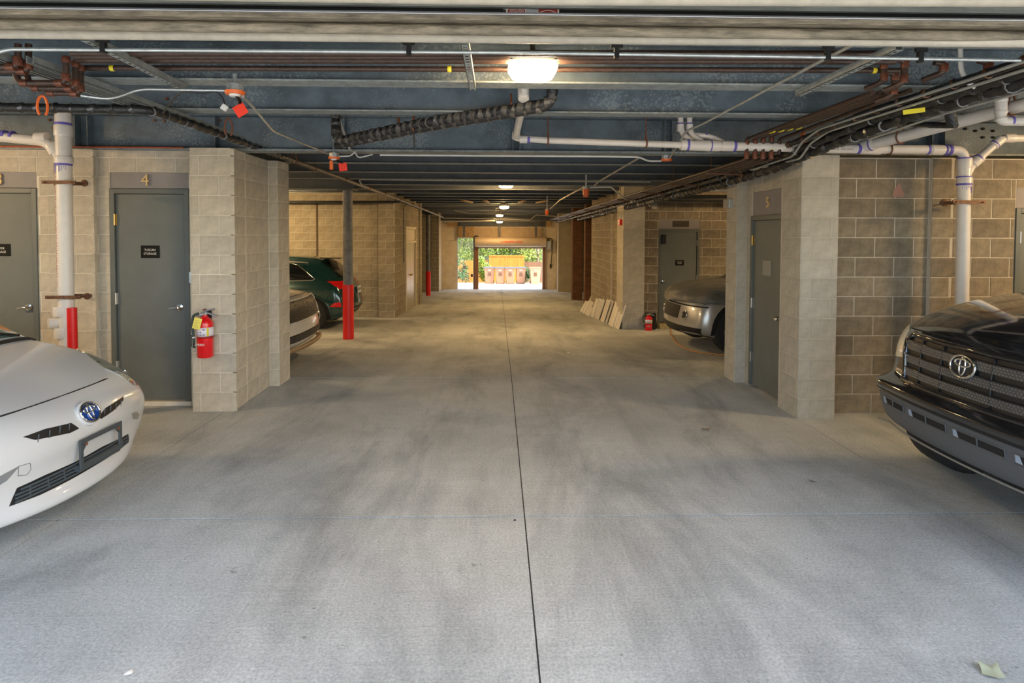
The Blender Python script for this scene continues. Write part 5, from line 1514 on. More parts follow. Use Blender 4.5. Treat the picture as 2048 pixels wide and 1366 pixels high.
def emblem(car, c, nrm, w, h, base_m, label, parent, tilt=0.0):
    """oval emblem of three interlaced rings on a dish, at point c with outward normal nrm (car coordinates)"""
    nrm = Vector(nrm).normalized()
    u = Vector((0, 1, 0)); u = (u - nrm * u.dot(nrm)).normalized()
    v = nrm.cross(u).normalized()
    if v.z < 0: v = -v
    def P(a, b, o=0.0): return c + u * a + v * b + nrm * o
    bm = B()
    cen = bm.verts.new(P(0, 0, 0.004)); ringv = [bm.verts.new(P(math.cos(t) * w * 0.96, math.sin(t) * h * 0.96, 0.0)) for t in [2 * PI * k / 32 for k in range(32)]]
    rb = [bm.verts.new(P(math.cos(t) * w * 0.96, math.sin(t) * h * 0.96, -0.03)) for t in [2 * PI * k / 32 for k in range(32)]]
    for k in range(32):
        bm.faces.new((cen, ringv[k], ringv[(k + 1) % 32])); bm.faces.new((ringv[k], rb[k], rb[(k + 1) % 32], ringv[(k + 1) % 32]))
    e = obj('emblem', bm, base_m, parent, smooth=True, auto=40, label=label)
    bm = B()
    def ell(cx_, cy_, a, b, r):
        tube(bm, [P(cx_ + math.cos(t) * a, cy_ + math.sin(t) * b, 0.006) for t in [2 * PI * k / 36 for k in range(37)]], r, 8, cap=False)
    ell(0, 0, w, h, w * 0.085)
    ell(0, h * 0.33, w * 0.62, h * 0.33, w * 0.075)
    ell(0, h * 0.02, w * 0.24, h * 0.80, w * 0.07)
    obj('emblem_rings', bm, M['chrome'], e, smooth=True)
    return e

# ---------------------------------------------------------------- white hatchback, front left
PW = 0.875
def fr(xc, zc, xe, w, ze, pz, us, ls, xb, zb): return (xc, zc, xe, w, ze, pz, us, ls, xb, zb)
prius_st = [
    (-0.06, 0.16, -0.30, 0.76, 0.17, 2, (-0.34, 0.77, 0.165), (-0.36, 0.76, 0.16), -0.30, 0.155),
    (-0.005, 0.185, -0.26, 0.80, 0.20, 2, (-0.34, 0.80, 0.18), (-0.38, 0.79, 0.165), -0.34, 0.155),
    (-0.005, 0.235, -0.26, 0.82, 0.27, 2, (-0.36, 0.82, 0.22), (-0.42, 0.81, 0.17), -0.40, 0.155),
    (-0.05, 0.29, -0.22, 0.865, 0.33, 2, (-0.40, 0.87, 0.27), (-0.48, 0.83, 0.18), -0.46, 0.155),
    (-0.055, 0.42, -0.19, 0.88, 0.45, 2, (-0.44, 0.885, 0.36), (-0.55, 0.85, 0.19), -0.52, 0.155),
    (-0.015, 0.50, -0.18, 0.885, 0.54, 2, (-0.50, 0.895, 0.44), (-0.62, 0.86, 0.20), -0.6, 0.155),
    (-0.01, 0.58, -0.21, 0.875, 0.62, 2, (-0.56, 0.89, 0.50), (-0.7, 0.865, 0.20), -0.68, 0.155),
    (-0.03, 0.66, -0.27, 0.85, 0.71, 2, (-0.62, 0.885, 0.55), (-0.8, 0.87, 0.20), -0.78, 0.155),
    (-0.11, 0.735, -0.38, 0.81, 0.805, 1.6, (-0.68, 0.872, 0.60), (-0.9, 0.87, 0.20), -0.88, 0.155),
    (-0.26, 0.805, -0.50, 0.80, 0.87, 1.6, (-0.74, 0.873, 0.62), (-1.0, 0.873, 0.20), -1.0, 0.155),
    (-0.45, 0.885, -0.62, 0.80, 0.925, 1.6, (-0.86, 0.875, 0.64), (-1.1, 0.873, 0.20), -1.1, 0.155),
    (-0.68, 0.96, -0.78, 0.80, 0.965, 1.6, (-1.0, 0.875, 0.66), (-1.2, 0.873, 0.20), -1.2, 0.155),
    (-0.86, 1.005, -0.93, 0.80, 0.99, 2, (-1.15, 0.875, 0.68), (-1.3, 0.873, 0.20), -1.3, 0.155),
    (-0.93, 1.03, -1.0, 0.80, 0.995, 4, (-1.3, 0.875, 0.70), (-1.4, 0.873, 0.20), -1.4, 0.155),
    (-1.17, 1.265, -1.22, 0.80, 1.02, 7, (-1.4, 0.875, 0.72), (-1.7, 0.873, 0.20), -1.7, 0.155),
    (-2.05, 1.46, -2.1, 0.80, 1.01, 5, (-2.1, 0.875, 0.72), (-2.1, 0.873, 0.20), -2.1, 0.155),
    (-2.7, 1.49, -2.7, 0.80, 1.02, 5, (-2.7, 0.875, 0.73), (-2.7, 0.873, 0.20), -2.7, 0.155),
    (-3.5, 1.40, -3.5, 0.79, 1.04, 5, (-3.5, 0.870, 0.75), (-3.5, 0.87, 0.22), -3.5, 0.18),
    (-4.2, 1.20, -4.2, 0.76, 1.05, 4, (-4.2, 0.84, 0.75), (-4.2, 0.84, 0.28), -4.2, 0.22),
    (-4.42, 1.0, -4.38, 0.74, 0.98, 3, (-4.38, 0.80, 0.70), (-4.38, 0.80, 0.30), -4.42, 0.28),
]
prius = Car('hatchback_car', 'white hatchback with blue oval emblem and empty front plate bracket', Vector((-2.56, 3.80, 0)), R(-1.5), prius_st, M['white_car'], 3)
def pp(car, pts, axis='F', sym=False):
    out = []
    for px, py in pts:
        h = car.pix(px, py)
        if h is None: continue
        out.append({'F': (h.y, h.z), 'T': (h.x, h.y), 'L': (h.x, h.z), 'R': (h.y, h.z), 'S': (h.x, h.z)}[axis])
    return out
# upper grille openings either side of the emblem
g1 = pp(prius, [(46, 874), (90, 858), (142, 846), (158, 857), (140, 866), (70, 880)])
g2 = pp(prius, [(196, 833), (212, 815), (246, 793), (247, 800), (226, 822), (202, 838)])
for g in (g1, g2):
    o = prius.patch('upper_grille', g, 'F', 0.002, M['grille_dark'], 0.03)
    ys_ = [p[0] for p in g]; zs_ = [p[1] for p in g]
    bm = B()
    for t in (0.2, 0.4, 0.6, 0.8):
        yy = min(ys_) + (max(ys_) - min(ys_)) * t
        h, nn = prius.hit('F', yy, sum(zs_) / len(zs_))
        if h: 
            zc = sum(zs_) / len(zs_)
            tube(bm, [h + Vector((0.004, -0.006, -0.022)), h + Vector((0.0, 0.008, 0.02))], 0.0035, 6)
    mid = [((a[0] + b[0]) / 2, (a[1] + b[1]) / 2) for a, b in zip(g[1:3], g[5:3:-1])]
    obj('grille_bars', bm, M['grille_plastic'], o)
# lower grille with bars
lg = pp(prius, [(18, 1013), (34, 976), (90, 950), (150, 924), (205, 893), (256, 868), (258, 880), (246, 894), (200, 925), (140, 960), (80, 990)])
lgo = prius.patch('lower_grille', lg, 'F', 0.002, M['grille_dark'], 0.03)
zlo, zhi = min(p[1] for p in lg), max(p[1] for p in lg)
yl0, yl1 = min(p[0] for p in lg), max(p[0] for p in lg)
def inpoly(x, y, D):
    c = False
    for i in range(len(D)):
        a, b = D[i], D[i - 1]
        if (a[1] > y) != (b[1] > y) and x < (b[0] - a[0]) * (y - a[1]) / (b[1] - a[1]) + a[0]: c = not c
    return c
bm = B()
nb = 4
for k in range(1, nb + 1):
    z = zlo + (zhi - zlo) * k / (nb + 1.0)
    run = []
    y = yl0
    while y <= yl1:
        if inpoly(y, z, lg):
            h, nn = prius.hit('F', y, z)
            if h: run.append(h + nn * 0.006)
        elif len(run) > 1: tube(bm, run, 0.0065, 6); run = []
        else: run = []
        y += 0.03
    if len(run) > 1: tube(bm, run, 0.0065, 6)
for k in range(1, 9):
    y = yl0 + (yl1 - yl0) * k / 9
    run = []
    z = zlo
    while z <= zhi:
        if inpoly(y, z, lg):
            h, nn = prius.hit('F', y, z)
            if h: run.append(h + nn * 0.003)
        z += 0.02
    if len(run) > 1: tube(bm, run, 0.005, 6)
obj('grille_bars', bm, M['grille_plastic'], lgo)
# emblem
ec = prius.pix(176, 826)
h, nn = prius.hit('F', ec.y, ec.z)
nn = (nn + Vector((0.25, 0, 0))).normalized()
bm = B()
uu = Vector((0, 1, 0)); vv = nn.cross(uu).normalized()
lathe(bm, [(0, -0.03), (0.096, -0.03), (0.092, 0.004), (0.084, 0.009), (0, 0.009)], (0, 0, 0), 'X', 36)
q = Vector((1, 0, 0)).rotation_difference(nn).to_matrix().to_4x4()
bm.transform(Matrix.Translation(h) @ q @ Matrix.Diagonal((1, 1, 0.86, 1)))
obj('emblem_boss', bm, M['white_car'], prius.body, smooth=True, auto=40)
emblem(prius, h + nn * 0.011, nn, 0.078, 0.063, M['emblem_blue'], 'blue oval emblem with chrome rings', prius.body)
# front plate bracket
pc = [prius.pix(x, y) for x, y in ((145, 882), (228, 848), (232, 893), (153, 932))]
pl = []
for a in pc: pl.append(a)
cc = sum(pc, Vector()) / 4
y0_, y1_ = (pc[0].y + pc[3].y) / 2, (pc[1].y + pc[2].y) / 2
z1_, z0_ = (pc[0].z + pc[1].z) / 2, (pc[2].z + pc[3].z) / 2
xf = max(p.x for p in pc) + 0.022
bm = B(); t_ = 0.029
box(bm, xf - 0.012, xf, y0_, y0_ + t_, z0_, z1_, bev=0.003); box(bm, xf - 0.012, xf, y1_ - t_, y1_, z0_, z1_, bev=0.003)
box(bm, xf - 0.012, xf, y0_ + t_, y1_ - t_, z1_ - t_, z1_, bev=0.003); box(bm, xf - 0.012, xf, y0_ + t_, y1_ - t_, z0_, z0_ + t_ * 0.8, bev=0.003)
for s_ in (0, 1):
    yb = y0_ + t_ if s_ == 0 else y1_ - t_; sg = 1 if s_ == 0 else -1
    vs = [bm.verts.new((xf - d_, a, b)) for d_ in (0, 0.012) for a, b in ((yb, z1_ - t_), (yb + sg * 0.035, z1_ - t_), (yb, z1_ - t_ - 0.04))]
    bm.faces.new(vs[:3]); bm.faces.new(vs[3:][::-1])
    for k in range(3): bm.faces.new((vs[k], vs[(k + 1) % 3], vs[3 + (k + 1) % 3], vs[3 + k]))
box(bm, xf - 0.06, xf - 0.01, y0_ + 0.01, y1_ - 0.01, z0_ - 0.02, z0_ + 0.02)
pbk = obj('plate_bracket', bm, mat('plate_bracket_plastic', (0.05, 0.06, 0.065), 0.4), prius.body)
for yy in (y0_ + 0.045, y1_ - 0.045):
    bm = B(); lathe(bm, [(0, 0), (0.010, 0), (0.010, 0.008), (0, 0.010)], (xf, yy, z1_ - 0.035), 'X', 10); obj('screw', bm, M['rust'], pbk)
# headlamps (seen one, mirrored one), bumper details
hl = pp(prius, [(207, 716), (228, 718), (248, 733), (262, 757), (264, 776), (250, 772), (238, 757)])
hlT = [(h_.x, h_.y) for h_ in [prius.pix(x, y) for x, y in [(207, 716), (228, 720), (246, 735), (258, 757), (260, 775), (250, 772), (236, 754)]] if h_]
hlF = [(0.57, 0.81), (0.65, 0.67), (0.79, 0.625), (0.862, 0.65), (0.868, 0.76), (0.84, 0.84), (0.79, 0.90), (0.735, 0.915), (0.64, 0.875)]
try:
    o = prius.patch('headlamp', hlF, 'F', 0.006, M['lamp_clear'], 0.03, parent=prius.root)
    prius.patch('headlamp', mir([(max(a, 0.66), b) for a, b in hlF if a > 0.60]), 'F', 0.006, M['lamp_clear'], 0.03, parent=prius.root)
except Exception as e: print('headlamp', e)
hc = prius.hit('F', 0.77, 0.74)[0]
if hc:
    h, nn = prius.tree.find_nearest(hc)[:2]
    bm = B(); lathe(bm, [(0, 0.004), (0.022, 0.0), (0.026, 0.010), (0.020, 0.012), (0, 0.006)], (0, 0, 0), 'X', 18); bm.transform(Matrix.Translation(h + nn * 0.004) @ Vector((1, 0, 0)).rotation_difference(nn).to_matrix().to_4x4()); obj('lamp_projector', bm, M['chrome'], o, smooth=True)
# fog lamp piece
fo = pp(prius, [(262, 826), (272, 823), (278, 829), (274, 838), (265, 838)])
prius.patch('daytime_lamp', fo, 'F', 0.006, M['chrome'], 0.02, parent=prius.root)
prius.patch('daytime_lamp', mir(fo), 'F', 0.006, M['chrome'], 0.02, parent=prius.root)
# tow cover outline
tw = pp(prius, [(37, 933), (60, 926), (62, 938), (54, 950), (36, 952)])
prius.line('tow_cover_seam', tw, 'F', 0.0016, M['grille_plastic'], off=0.0, closed=True)
# hood seam
hs = pp(prius, [(0, 832), (40, 820), (90, 803), (140, 786), (185, 769), (215, 757)])
prius.line('hood_seam', hs, 'F', 0.004, M['grille_dark'], off=-0.001, n=6)
prius.line('hood_seam', mir(hs), 'F', 0.004, M['grille_dark'], off=-0.001, n=6)
# creases by the corners of the bumper
cs = pp(prius, [(262, 850), (284, 842), (288, 862), (270, 874)])
# windscreen, cowl, dash cards
ws = [(-0.98, -0.70), (-0.95, -0.35), (-0.94, 0), (-0.95, 0.35), (-0.99, 0.70), (-1.3, 0.665), (-1.8, 0.58), (-1.84, 0), (-1.8, -0.58), (-1.3, -0.665)]
wso = prius.patch('windscreen', ws, 'T', 0.004, mat('windscreen_glass', (0.10, 0.17, 0.15), 0.05, spec=0.9, coat=1.0), 0.08, parent=prius.root)
prius.line('cowl_strip', [(-0.96, -0.74), (-0.92, -0.35), (-0.91, 0), (-0.92, 0.35), (-0.96, 0.74)], 'T', 0.018, M['black_clean'], n=6, parent=prius.root)
prius.line('wiper', [(-0.98, 0.62), (-1.01, 0.2), (-1.05, -0.3)], 'T', 0.009, M['black_clean'], off=0.015, n=8, parent=wso)
c_ = prius.pix(38, 657)
prius.patch('orange_card', [(-1.07, 0.50), (-1.05, 0.64), (-1.12, 0.62), (-1.13, 0.49)], 'T', 0.007, mat('card_orange', (0.75, 0.33, 0.12), 0.6), 0.05, parent=wso)
prius.patch('white_card', [(-1.07, 0.36), (-1.06, 0.47), (-1.11, 0.47), (-1.12, 0.36)], 'T', 0.007, M['white_text'], 0.05, parent=wso)
for sx_ in (-0.95, -3.65):
    for yy in (-0.86, 0.86): prius.wheel(sx_, yy, 0.31, 0.19)
prius.done()

# ---------------------------------------------------------------- black pickup, front right
TX, TY = 2.88, 3.63
tun_st = [
    (-0.12, 0.36, -0.25, 0.88, 0.38, 2, (-0.40, 0.86, 0.37), (-0.44, 0.86, 0.36), -0.40, 0.34),
    (-0.02, 0.385, -0.15, 0.93, 0.40, 2, (-0.36, 0.89, 0.385), (-0.46, 0.88, 0.37), -0.40, 0.34),
    (-0.01, 0.45, -0.11, 0.96, 0.465, 2, (-0.36, 0.97, 0.44), (-0.48, 0.90, 0.38), -0.44, 0.34),
    (-0.01, 0.60, -0.09, 0.985, 0.62, 2, (-0.38, 0.995, 0.58), (-0.52, 0.95, 0.40), -0.5, 0.34),
    (0.035, 0.66, -0.06, 1.0, 0.67, 2, (-0.38, 1.01, 0.66), (-0.55, 0.96, 0.42), -0.52, 0.34),
    (0.045, 0.70, -0.08, 0.995, 0.71, 2, (-0.42, 1.005, 0.74), (-0.60, 0.96, 0.44), -0.6, 0.34),
    (-0.015, 0.745, -0.16, 0.95, 0.75, 2, (-0.48, 0.975, 0.80), (-0.66, 0.97, 0.46), -0.66, 0.34),
    (-0.03, 0.79, -0.18, 0.93, 0.80, 2, (-0.54, 0.965, 0.85), (-0.72, 0.98, 0.48), -0.72, 0.34),
    (-0.03, 0.98, -0.19, 0.93, 0.97, 2, (-0.60, 0.965, 0.92), (-0.80, 0.98, 0.50), -0.8, 0.34),
    (-0.06, 1.12, -0.25, 0.92, 1.10, 2, (-0.66, 0.965, 0.98), (-0.9, 0.98, 0.52), -0.9, 0.34),
    (-0.13, 1.20, -0.36, 0.91, 1.17, 2, (-0.74, 0.97, 1.0), (-1.0, 0.98, 0.52), -1.0, 0.34),
    (-0.30, 1.275, -0.50, 0.90, 1.235, 2.2, (-0.84, 0.975, 1.02), (-1.1, 0.98, 0.52), -1.1, 0.34),
    (-0.60, 1.36, -0.74, 0.89, 1.31, 2.2, (-0.95, 0.98, 1.04), (-1.2, 0.98, 0.52), -1.2, 0.34),
    (-1.00, 1.42, -1.08, 0.88, 1.37, 2.2, (-1.1, 0.985, 1.06), (-1.3, 0.98, 0.52), -1.3, 0.34),
    (-1.28, 1.45, -1.35, 0.88, 1.385, 2.5, (-1.35, 0.985, 1.08), (-1.4, 0.98, 0.5), -1.4, 0.34),
    (-1.75, 1.66, -1.8, 0.88, 1.30, 4, (-1.8, 0.985, 1.1), (-1.8, 0.98, 0.48), -1.8, 0.34),
    (-2.15, 1.88, -2.2, 0.88, 1.31, 5, (-2.2, 0.985, 1.1), (-2.2, 0.98, 0.48), -2.2, 0.34),
    (-3.4, 1.90, -3.4, 0.88, 1.32, 5, (-3.4, 0.985, 1.1), (-3.4, 0.98, 0.48), -3.4, 0.34),
    (-3.9, 1.80, -3.9, 0.88, 1.32, 5, (-3.9, 0.985, 1.1), (-3.9, 0.98, 0.48), -3.9, 0.34),
    (-4.1, 1.33, -4.1, 0.90, 1.32, 3, (-4.1, 0.985, 1.1), (-4.1, 0.98, 0.48), -4.1, 0.34),
    (-5.8, 1.30, -5.8, 0.90, 1.30, 3, (-5.8, 0.97, 1.1), (-5.8, 0.96, 0.5), -5.8, 0.45),
]
tun = Car('pickup_truck', 'black pickup truck with mesh grille and grey front valance', Vector((TX, TY, 0)), PI, tun_st, M['black_car'], 3)
# local y: positive = car's left = towards -Y in the world (nearer the camera)
def ell2(cx_, cy_, a, b, n=24): return [(cx_ + math.cos(2 * PI * k / n) * a, cy_ + math.sin(2 * PI * k / n) * b) for k in range(n)]
# grille: recess panel, frame, three mesh bars
GT, GB = 1.09, 0.755
gy_t, gy_b = 0.635, 0.60
def gpoly(i0=0.0): return [(-gy_b + i0, GB + i0), (gy_b - i0, GB + i0), (gy_t - 0.02 - i0, 0.90), (gy_t - i0, GT - 0.05), (gy_t - 0.06 - i0, GT - i0), (-gy_t + 0.06 + i0, GT - i0), (-gy_t + i0, GT - 0.05), (-gy_t + 0.02 + i0, 0.90)]
gr = tun.patch('grille', gpoly(0.0), 'F', 0.004, M['grille_dark'], 0.05, parent=tun.root)
tun.line('grille_frame', gpoly(0.0), 'F', 0.020, M['black_car'], off=0.008, closed=True, n=8, parent=gr, seg=10)
mesh_m = mat('grille_mesh', (0.10, 0.10, 0.098), 0.35, metal=0.5)
for k in range(3):
    zc = GB + (GT - GB) * (0.20 + 0.28 * k)
    hh = 0.026
    yw = gy_b + 0.02 * k + 0.02
    o = tun.patch('grille_bar', [(-yw, zc - hh), (yw, zc - hh), (yw + 0.005, zc + hh), (-yw - 0.005, zc + hh)], 'F', 0.014, mesh_m, 0.05, parent=gr)
    # raised studs of the mesh
    bm = B(); y = -yw + 0.03; c0 = 0
    while y < yw - 0.02:
        for j in range(3):
            zz = zc - hh * 0.62 + hh * 0.62 * j
            yy = y + (0.011 if j % 2 else 0)
            h, nn = tun.hit('F', yy, zz)
            if h:
                q = h + nn * 0.0145
                vs = [bm.verts.new(q + Vector((0, -0.0085, 0))), bm.verts.new(q + Vector((0, 0, -0.0075))), bm.verts.new(q + Vector((0, 0.0085, 0))), bm.verts.new(q + Vector((0, 0, 0.0075))), bm.verts.new(q + nn * 0.006)]
                for a in range(4): bm.faces.new((vs[a], vs[(a + 1) % 4], vs[4]))
        y += 0.022
    obj('mesh_studs', bm, mat('mesh_stud', (0.23, 0.22, 0.20), 0.3, metal=0.6), o, kind='stuff')
    tun.line('bar_lip', [(-yw, zc + hh + 0.004), (yw, zc + hh + 0.004)], 'F', 0.006, M['black_car'], off=0.016, n=30, parent=gr)
for yy in (-0.42, -0.2, 0.2, 0.42):
    tun.line('grille_upright', [(yy, GB + 0.02), (yy, GT - 0.02)], 'F', 0.007, M['grille_dark'], off=0.010, n=10, parent=gr)
h, nn = tun.hit('F', 0, 0.995)
h2 = tun.hit('F', 0, 0.985)[0]
emblem(tun, Vector((h.x + 0.02, 0, 0.985)), Vector((1, 0, 0.12)), 0.098, 0.068, M['grille_dark'], 'dark oval emblem with chrome rings', tun.root)
# hood lip line and hood seam
tun.line('hood_seam', [(-0.70, 1.115), (-0.35, 1.13), (0, 1.135), (0.35, 1.13), (0.70, 1.115)], 'F', 0.006, M['dark'], off=-0.002, n=10)
for s in (-1, 1):
    # headlamps wrap the corner
    hp = [(0.69, 0.90), (0.82, 0.885), (0.90, 0.93), (0.925, 1.03), (0.90, 1.12), (0.80, 1.14), (0.71, 1.10)]
    if s < 0: hp = mir(hp)
    o = tun.patch('headlamp', hp, 'F', 0.006, M['lamp_amber'], 0.03, parent=tun.root)
    tp = [(s * 0.755, 0.85), (s * 0.86, 0.85), (s * 0.89, 0.90), (s * 0.80, 0.875), (s * 0.755, 0.885)]
    tun.patch('filler_panel', tp if s > 0 else tp[::-1], 'F', 0.003, M['black_car'], 0.03)
# valance (grey) with slots and thin pale edge strip
val = [(-0.86, 0.405), (0.86, 0.405), (0.88, 0.50), (0.86, 0.615), (0.6, 0.625), (-0.6, 0.625), (-0.86, 0.615), (-0.88, 0.50)]
vo_ = tun.patch('valance', val, 'F', 0.008, M['grey_valance'], 0.05, parent=tun.root)
for (a, b) in ((-0.80, -0.53), (-0.47, -0.10), (-0.04, 0.34), (0.40, 0.76)):
    pz0, pz1 = 0.535, 0.59
    o = tun.patch('air_slot', [(a, pz0 + 0.01), (a + 0.02, pz0), (b - 0.01, pz0), (b, pz0 + 0.012), (b, pz1 - 0.01), (b - 0.01, pz1), (a + 0.01, pz1), (a, pz1 - 0.01)], 'F', 0.0105, M['dark'], 0.03, parent=vo_)
    tun.line('slot_rim', [(a, pz0), (b, pz0), (b, pz1), (a, pz1)], 'F', 0.005, M['grey_valance'], off=0.011, closed=True, n=8, parent=vo_)
    tun.line('slot_fin', [((a + b) / 2, pz0), ((a + b) / 2, pz1)], 'F', 0.005, M['grey_valance'], off=0.012, n=3, parent=vo_)
    tun.patch('slot_reflector', [(a + 0.003, pz0 + 0.004), (a + 0.045, pz0 + 0.004), (a + 0.03, pz1 - 0.004), (a + 0.003, pz1 - 0.004)], 'F', 0.012, mat('slot_blue_grey', (0.30, 0.36, 0.45), 0.3), 0.03, parent=vo_)
bm = B(); pts = []
for k in range(41):
    yy = -0.90 + 1.8 * k / 40
    h, nn = tun.hit('F', max(-0.84, min(0.84, yy)), 0.40)
    if h: pts.append(Vector((h.x + 0.035 + (0.03 if abs(yy) > 0.85 else 0), yy, 0.385)))
tube(bm, pts, 0.007, 8)
obj('edge_strip', bm, mat('edge_strip_grey', (0.20, 0.19, 0.17), 0.4), tun.root, smooth=True)
# bumper seam between body colour and side
tun.line('bumper_seam', [(-0.95, 0.635), (-0.6, 0.64), (0, 0.642), (0.6, 0.64), (0.95, 0.635)], 'F', 0.005, M['dark'], off=0.0, n=10)
for sx_ in (-0.72, -4.55):
    for yy in (-0.99, 0.99): tun.wheel(sx_, yy, 0.41, 0.28)
bm = B(); box(bm, -5.6, -0.30, -0.82, 0.82, 0.24, 0.42, bev=0.03); obj('underbody', bm, M['dark'], tun.root)
tun.done()

# ---------------------------------------------------------------- generic smaller body for the cars in the bays
def suv_st(L_, Wd, hood, belt, roof, clr=0.2, nose_z=0.6, cowl=-1.15, wsx=-1.85, tail=0.25, fs=1.0):
    w = Wd / 2
    st = [
        (-0.08, clr, -0.30, w * 0.88, clr + 0.02, 2, (-0.36, w * 0.89, clr + 0.01), (-0.40, w * 0.88, clr), -0.36, clr - 0.02),
        (-0.0, clr + 0.06, -0.24, w * 0.93, clr + 0.08, 2, (-0.38, w * 0.94, clr + 0.06), (-0.48, w * 0.93, clr + 0.02), -0.42, clr - 0.02),
        (0.0, 0.45, -0.22, w * 0.96, 0.47, 2, (-0.42, w * 0.98, 0.42), (-0.58, w * 0.96, clr + 0.04), -0.55, clr - 0.02),
        (-0.03, nose_z, -0.26, w * 0.96, nose_z + 0.02, 2, (-0.5, w * 0.99, 0.52), (-0.68, w * 0.97, clr + 0.04), -0.65, clr - 0.02),
        (-0.06, hood - 0.16, -0.32, w * 0.93, hood - 0.15, 2, (-0.58, w * 0.99, 0.6), (-0.78, w * 0.97, clr + 0.04), -0.78, clr - 0.02),
        (-0.14, hood - 0.06, -0.45, w * 0.90, hood - 0.06, 2, (-0.68, w * 0.99, 0.68), (-0.9, w * 0.97, clr + 0.04), -0.9, clr - 0.02),
        (-0.35, hood, -0.62, w * 0.90, hood - 0.02, 2, (-0.8, w * 0.99, 0.7), (-1.0, w * 0.97, clr + 0.04), -1.0, clr - 0.02),
        (cowl + 0.1, hood + 0.10, cowl, w * 0.91, hood + 0.06, 2.2, (cowl - 0.1, w * 0.995, 0.75), (cowl - 0.1, w * 0.97, clr + 0.04), cowl, clr - 0.02),
        (cowl - 0.05, hood + 0.14, cowl - 0.15, w * 0.92, belt - 0.03, 3, (cowl - 0.2, w, 0.78), (cowl - 0.2, w * 0.97, clr + 0.04), cowl - 0.2, clr - 0.02),
        ((cowl + wsx) / 2, (hood + roof) / 2 + 0.08, (cowl + wsx) / 2, w * 0.92, belt, 4, ((cowl + wsx) / 2, w, 0.8), ((cowl + wsx) / 2, w * 0.97, clr + 0.04), (cowl + wsx) / 2, clr - 0.02),
        (wsx, roof - 0.06, wsx, w * 0.92, belt + 0.005, 5, (wsx, w, 0.8), (wsx, w * 0.97, clr + 0.04), wsx, clr - 0.02),
        (wsx - 0.5, roof, wsx - 0.5, w * 0.92, belt + 0.01, 5.5, (wsx - 0.5, w, 0.8), (wsx - 0.5, w * 0.97, clr + 0.04), wsx - 0.5, clr - 0.02),
        (-L_ * 0.66, roof + 0.0, -L_ * 0.66, w * 0.92, belt + 0.03, 5.5, (-L_ * 0.66, w, 0.82), (-L_ * 0.66, w * 0.97, clr + 0.04), -L_ * 0.66, clr - 0.02),
        (-L_ * 0.80, roof - 0.03, -L_ * 0.80, w * 0.91, belt + 0.05, 5, (-L_ * 0.80, w, 0.82), (-L_ * 0.80, w * 0.97, clr + 0.05), -L_ * 0.80, clr - 0.02),
        (-L_ + tail + 0.42, roof - 0.09, -L_ * 0.87, w * 0.90, belt + 0.06, 4, (-L_ * 0.88, w * 0.99, 0.82), (-L_ * 0.87, w * 0.96, clr + 0.06), -L_ * 0.87, clr),
        (-L_ + tail + 0.28, roof - 0.20, -L_ * 0.91, w * 0.88, belt + 0.05, 3.5, (-L_ * 0.92, w * 0.97, 0.82), (-L_ * 0.91, w * 0.95, clr + 0.08), -L_ * 0.9, clr + 0.02),
        (-L_ + 0.16, belt + 0.04, -L_ + 0.34, w * 0.87, belt + 0.01, 3, (-L_ + 0.30, w * 0.94, 0.78), (-L_ + 0.32, w * 0.93, clr + 0.12), -L_ + 0.3, clr + 0.04),
        (-L_ + 0.06, belt - 0.14, -L_ + 0.26, w * 0.86, belt - 0.12, 2.5, (-L_ + 0.24, w * 0.92, 0.70), (-L_ + 0.26, w * 0.92, clr + 0.14), -L_ + 0.24, clr + 0.06),
        (-L_ + 0.04, 0.68, -L_ + 0.22, w * 0.86, 0.68, 2, (-L_ + 0.20, w * 0.90, 0.60), (-L_ + 0.22, w * 0.90, clr + 0.16), -L_ + 0.2, clr + 0.08),
        (-L_, 0.55, -L_ + 0.18, w * 0.86, 0.55, 2, (-L_ + 0.18, w * 0.88, 0.48), (-L_ + 0.20, w * 0.88, clr + 0.18), -L_ + 0.16, clr + 0.10),
        (-L_ + 0.03, 0.38, -L_ + 0.20, w * 0.82, 0.38, 2, (-L_ + 0.20, w * 0.83, 0.36), (-L_ + 0.20, w * 0.82, clr + 0.2), -L_ + 0.14, clr + 0.12),
    ]
    return [((a[0], a[1], a[0] + (a[2] - a[0]) * fs) + a[3:]) if n < 6 else a for n, a in enumerate(st)]

# dark green crossover seen from behind
GL = 4.38
gY = 13.45; gX = at(722, 600, Y=gY).x - GL
gz = fz(gY)
grn = Car('crossover_car', 'dark green crossover parked nose in, tail beside the grey column', Vector((gX, gY, gz)), PI, suv_st(GL, 1.83, 0.93, 0.98, 1.58), M['green_car'], 2)
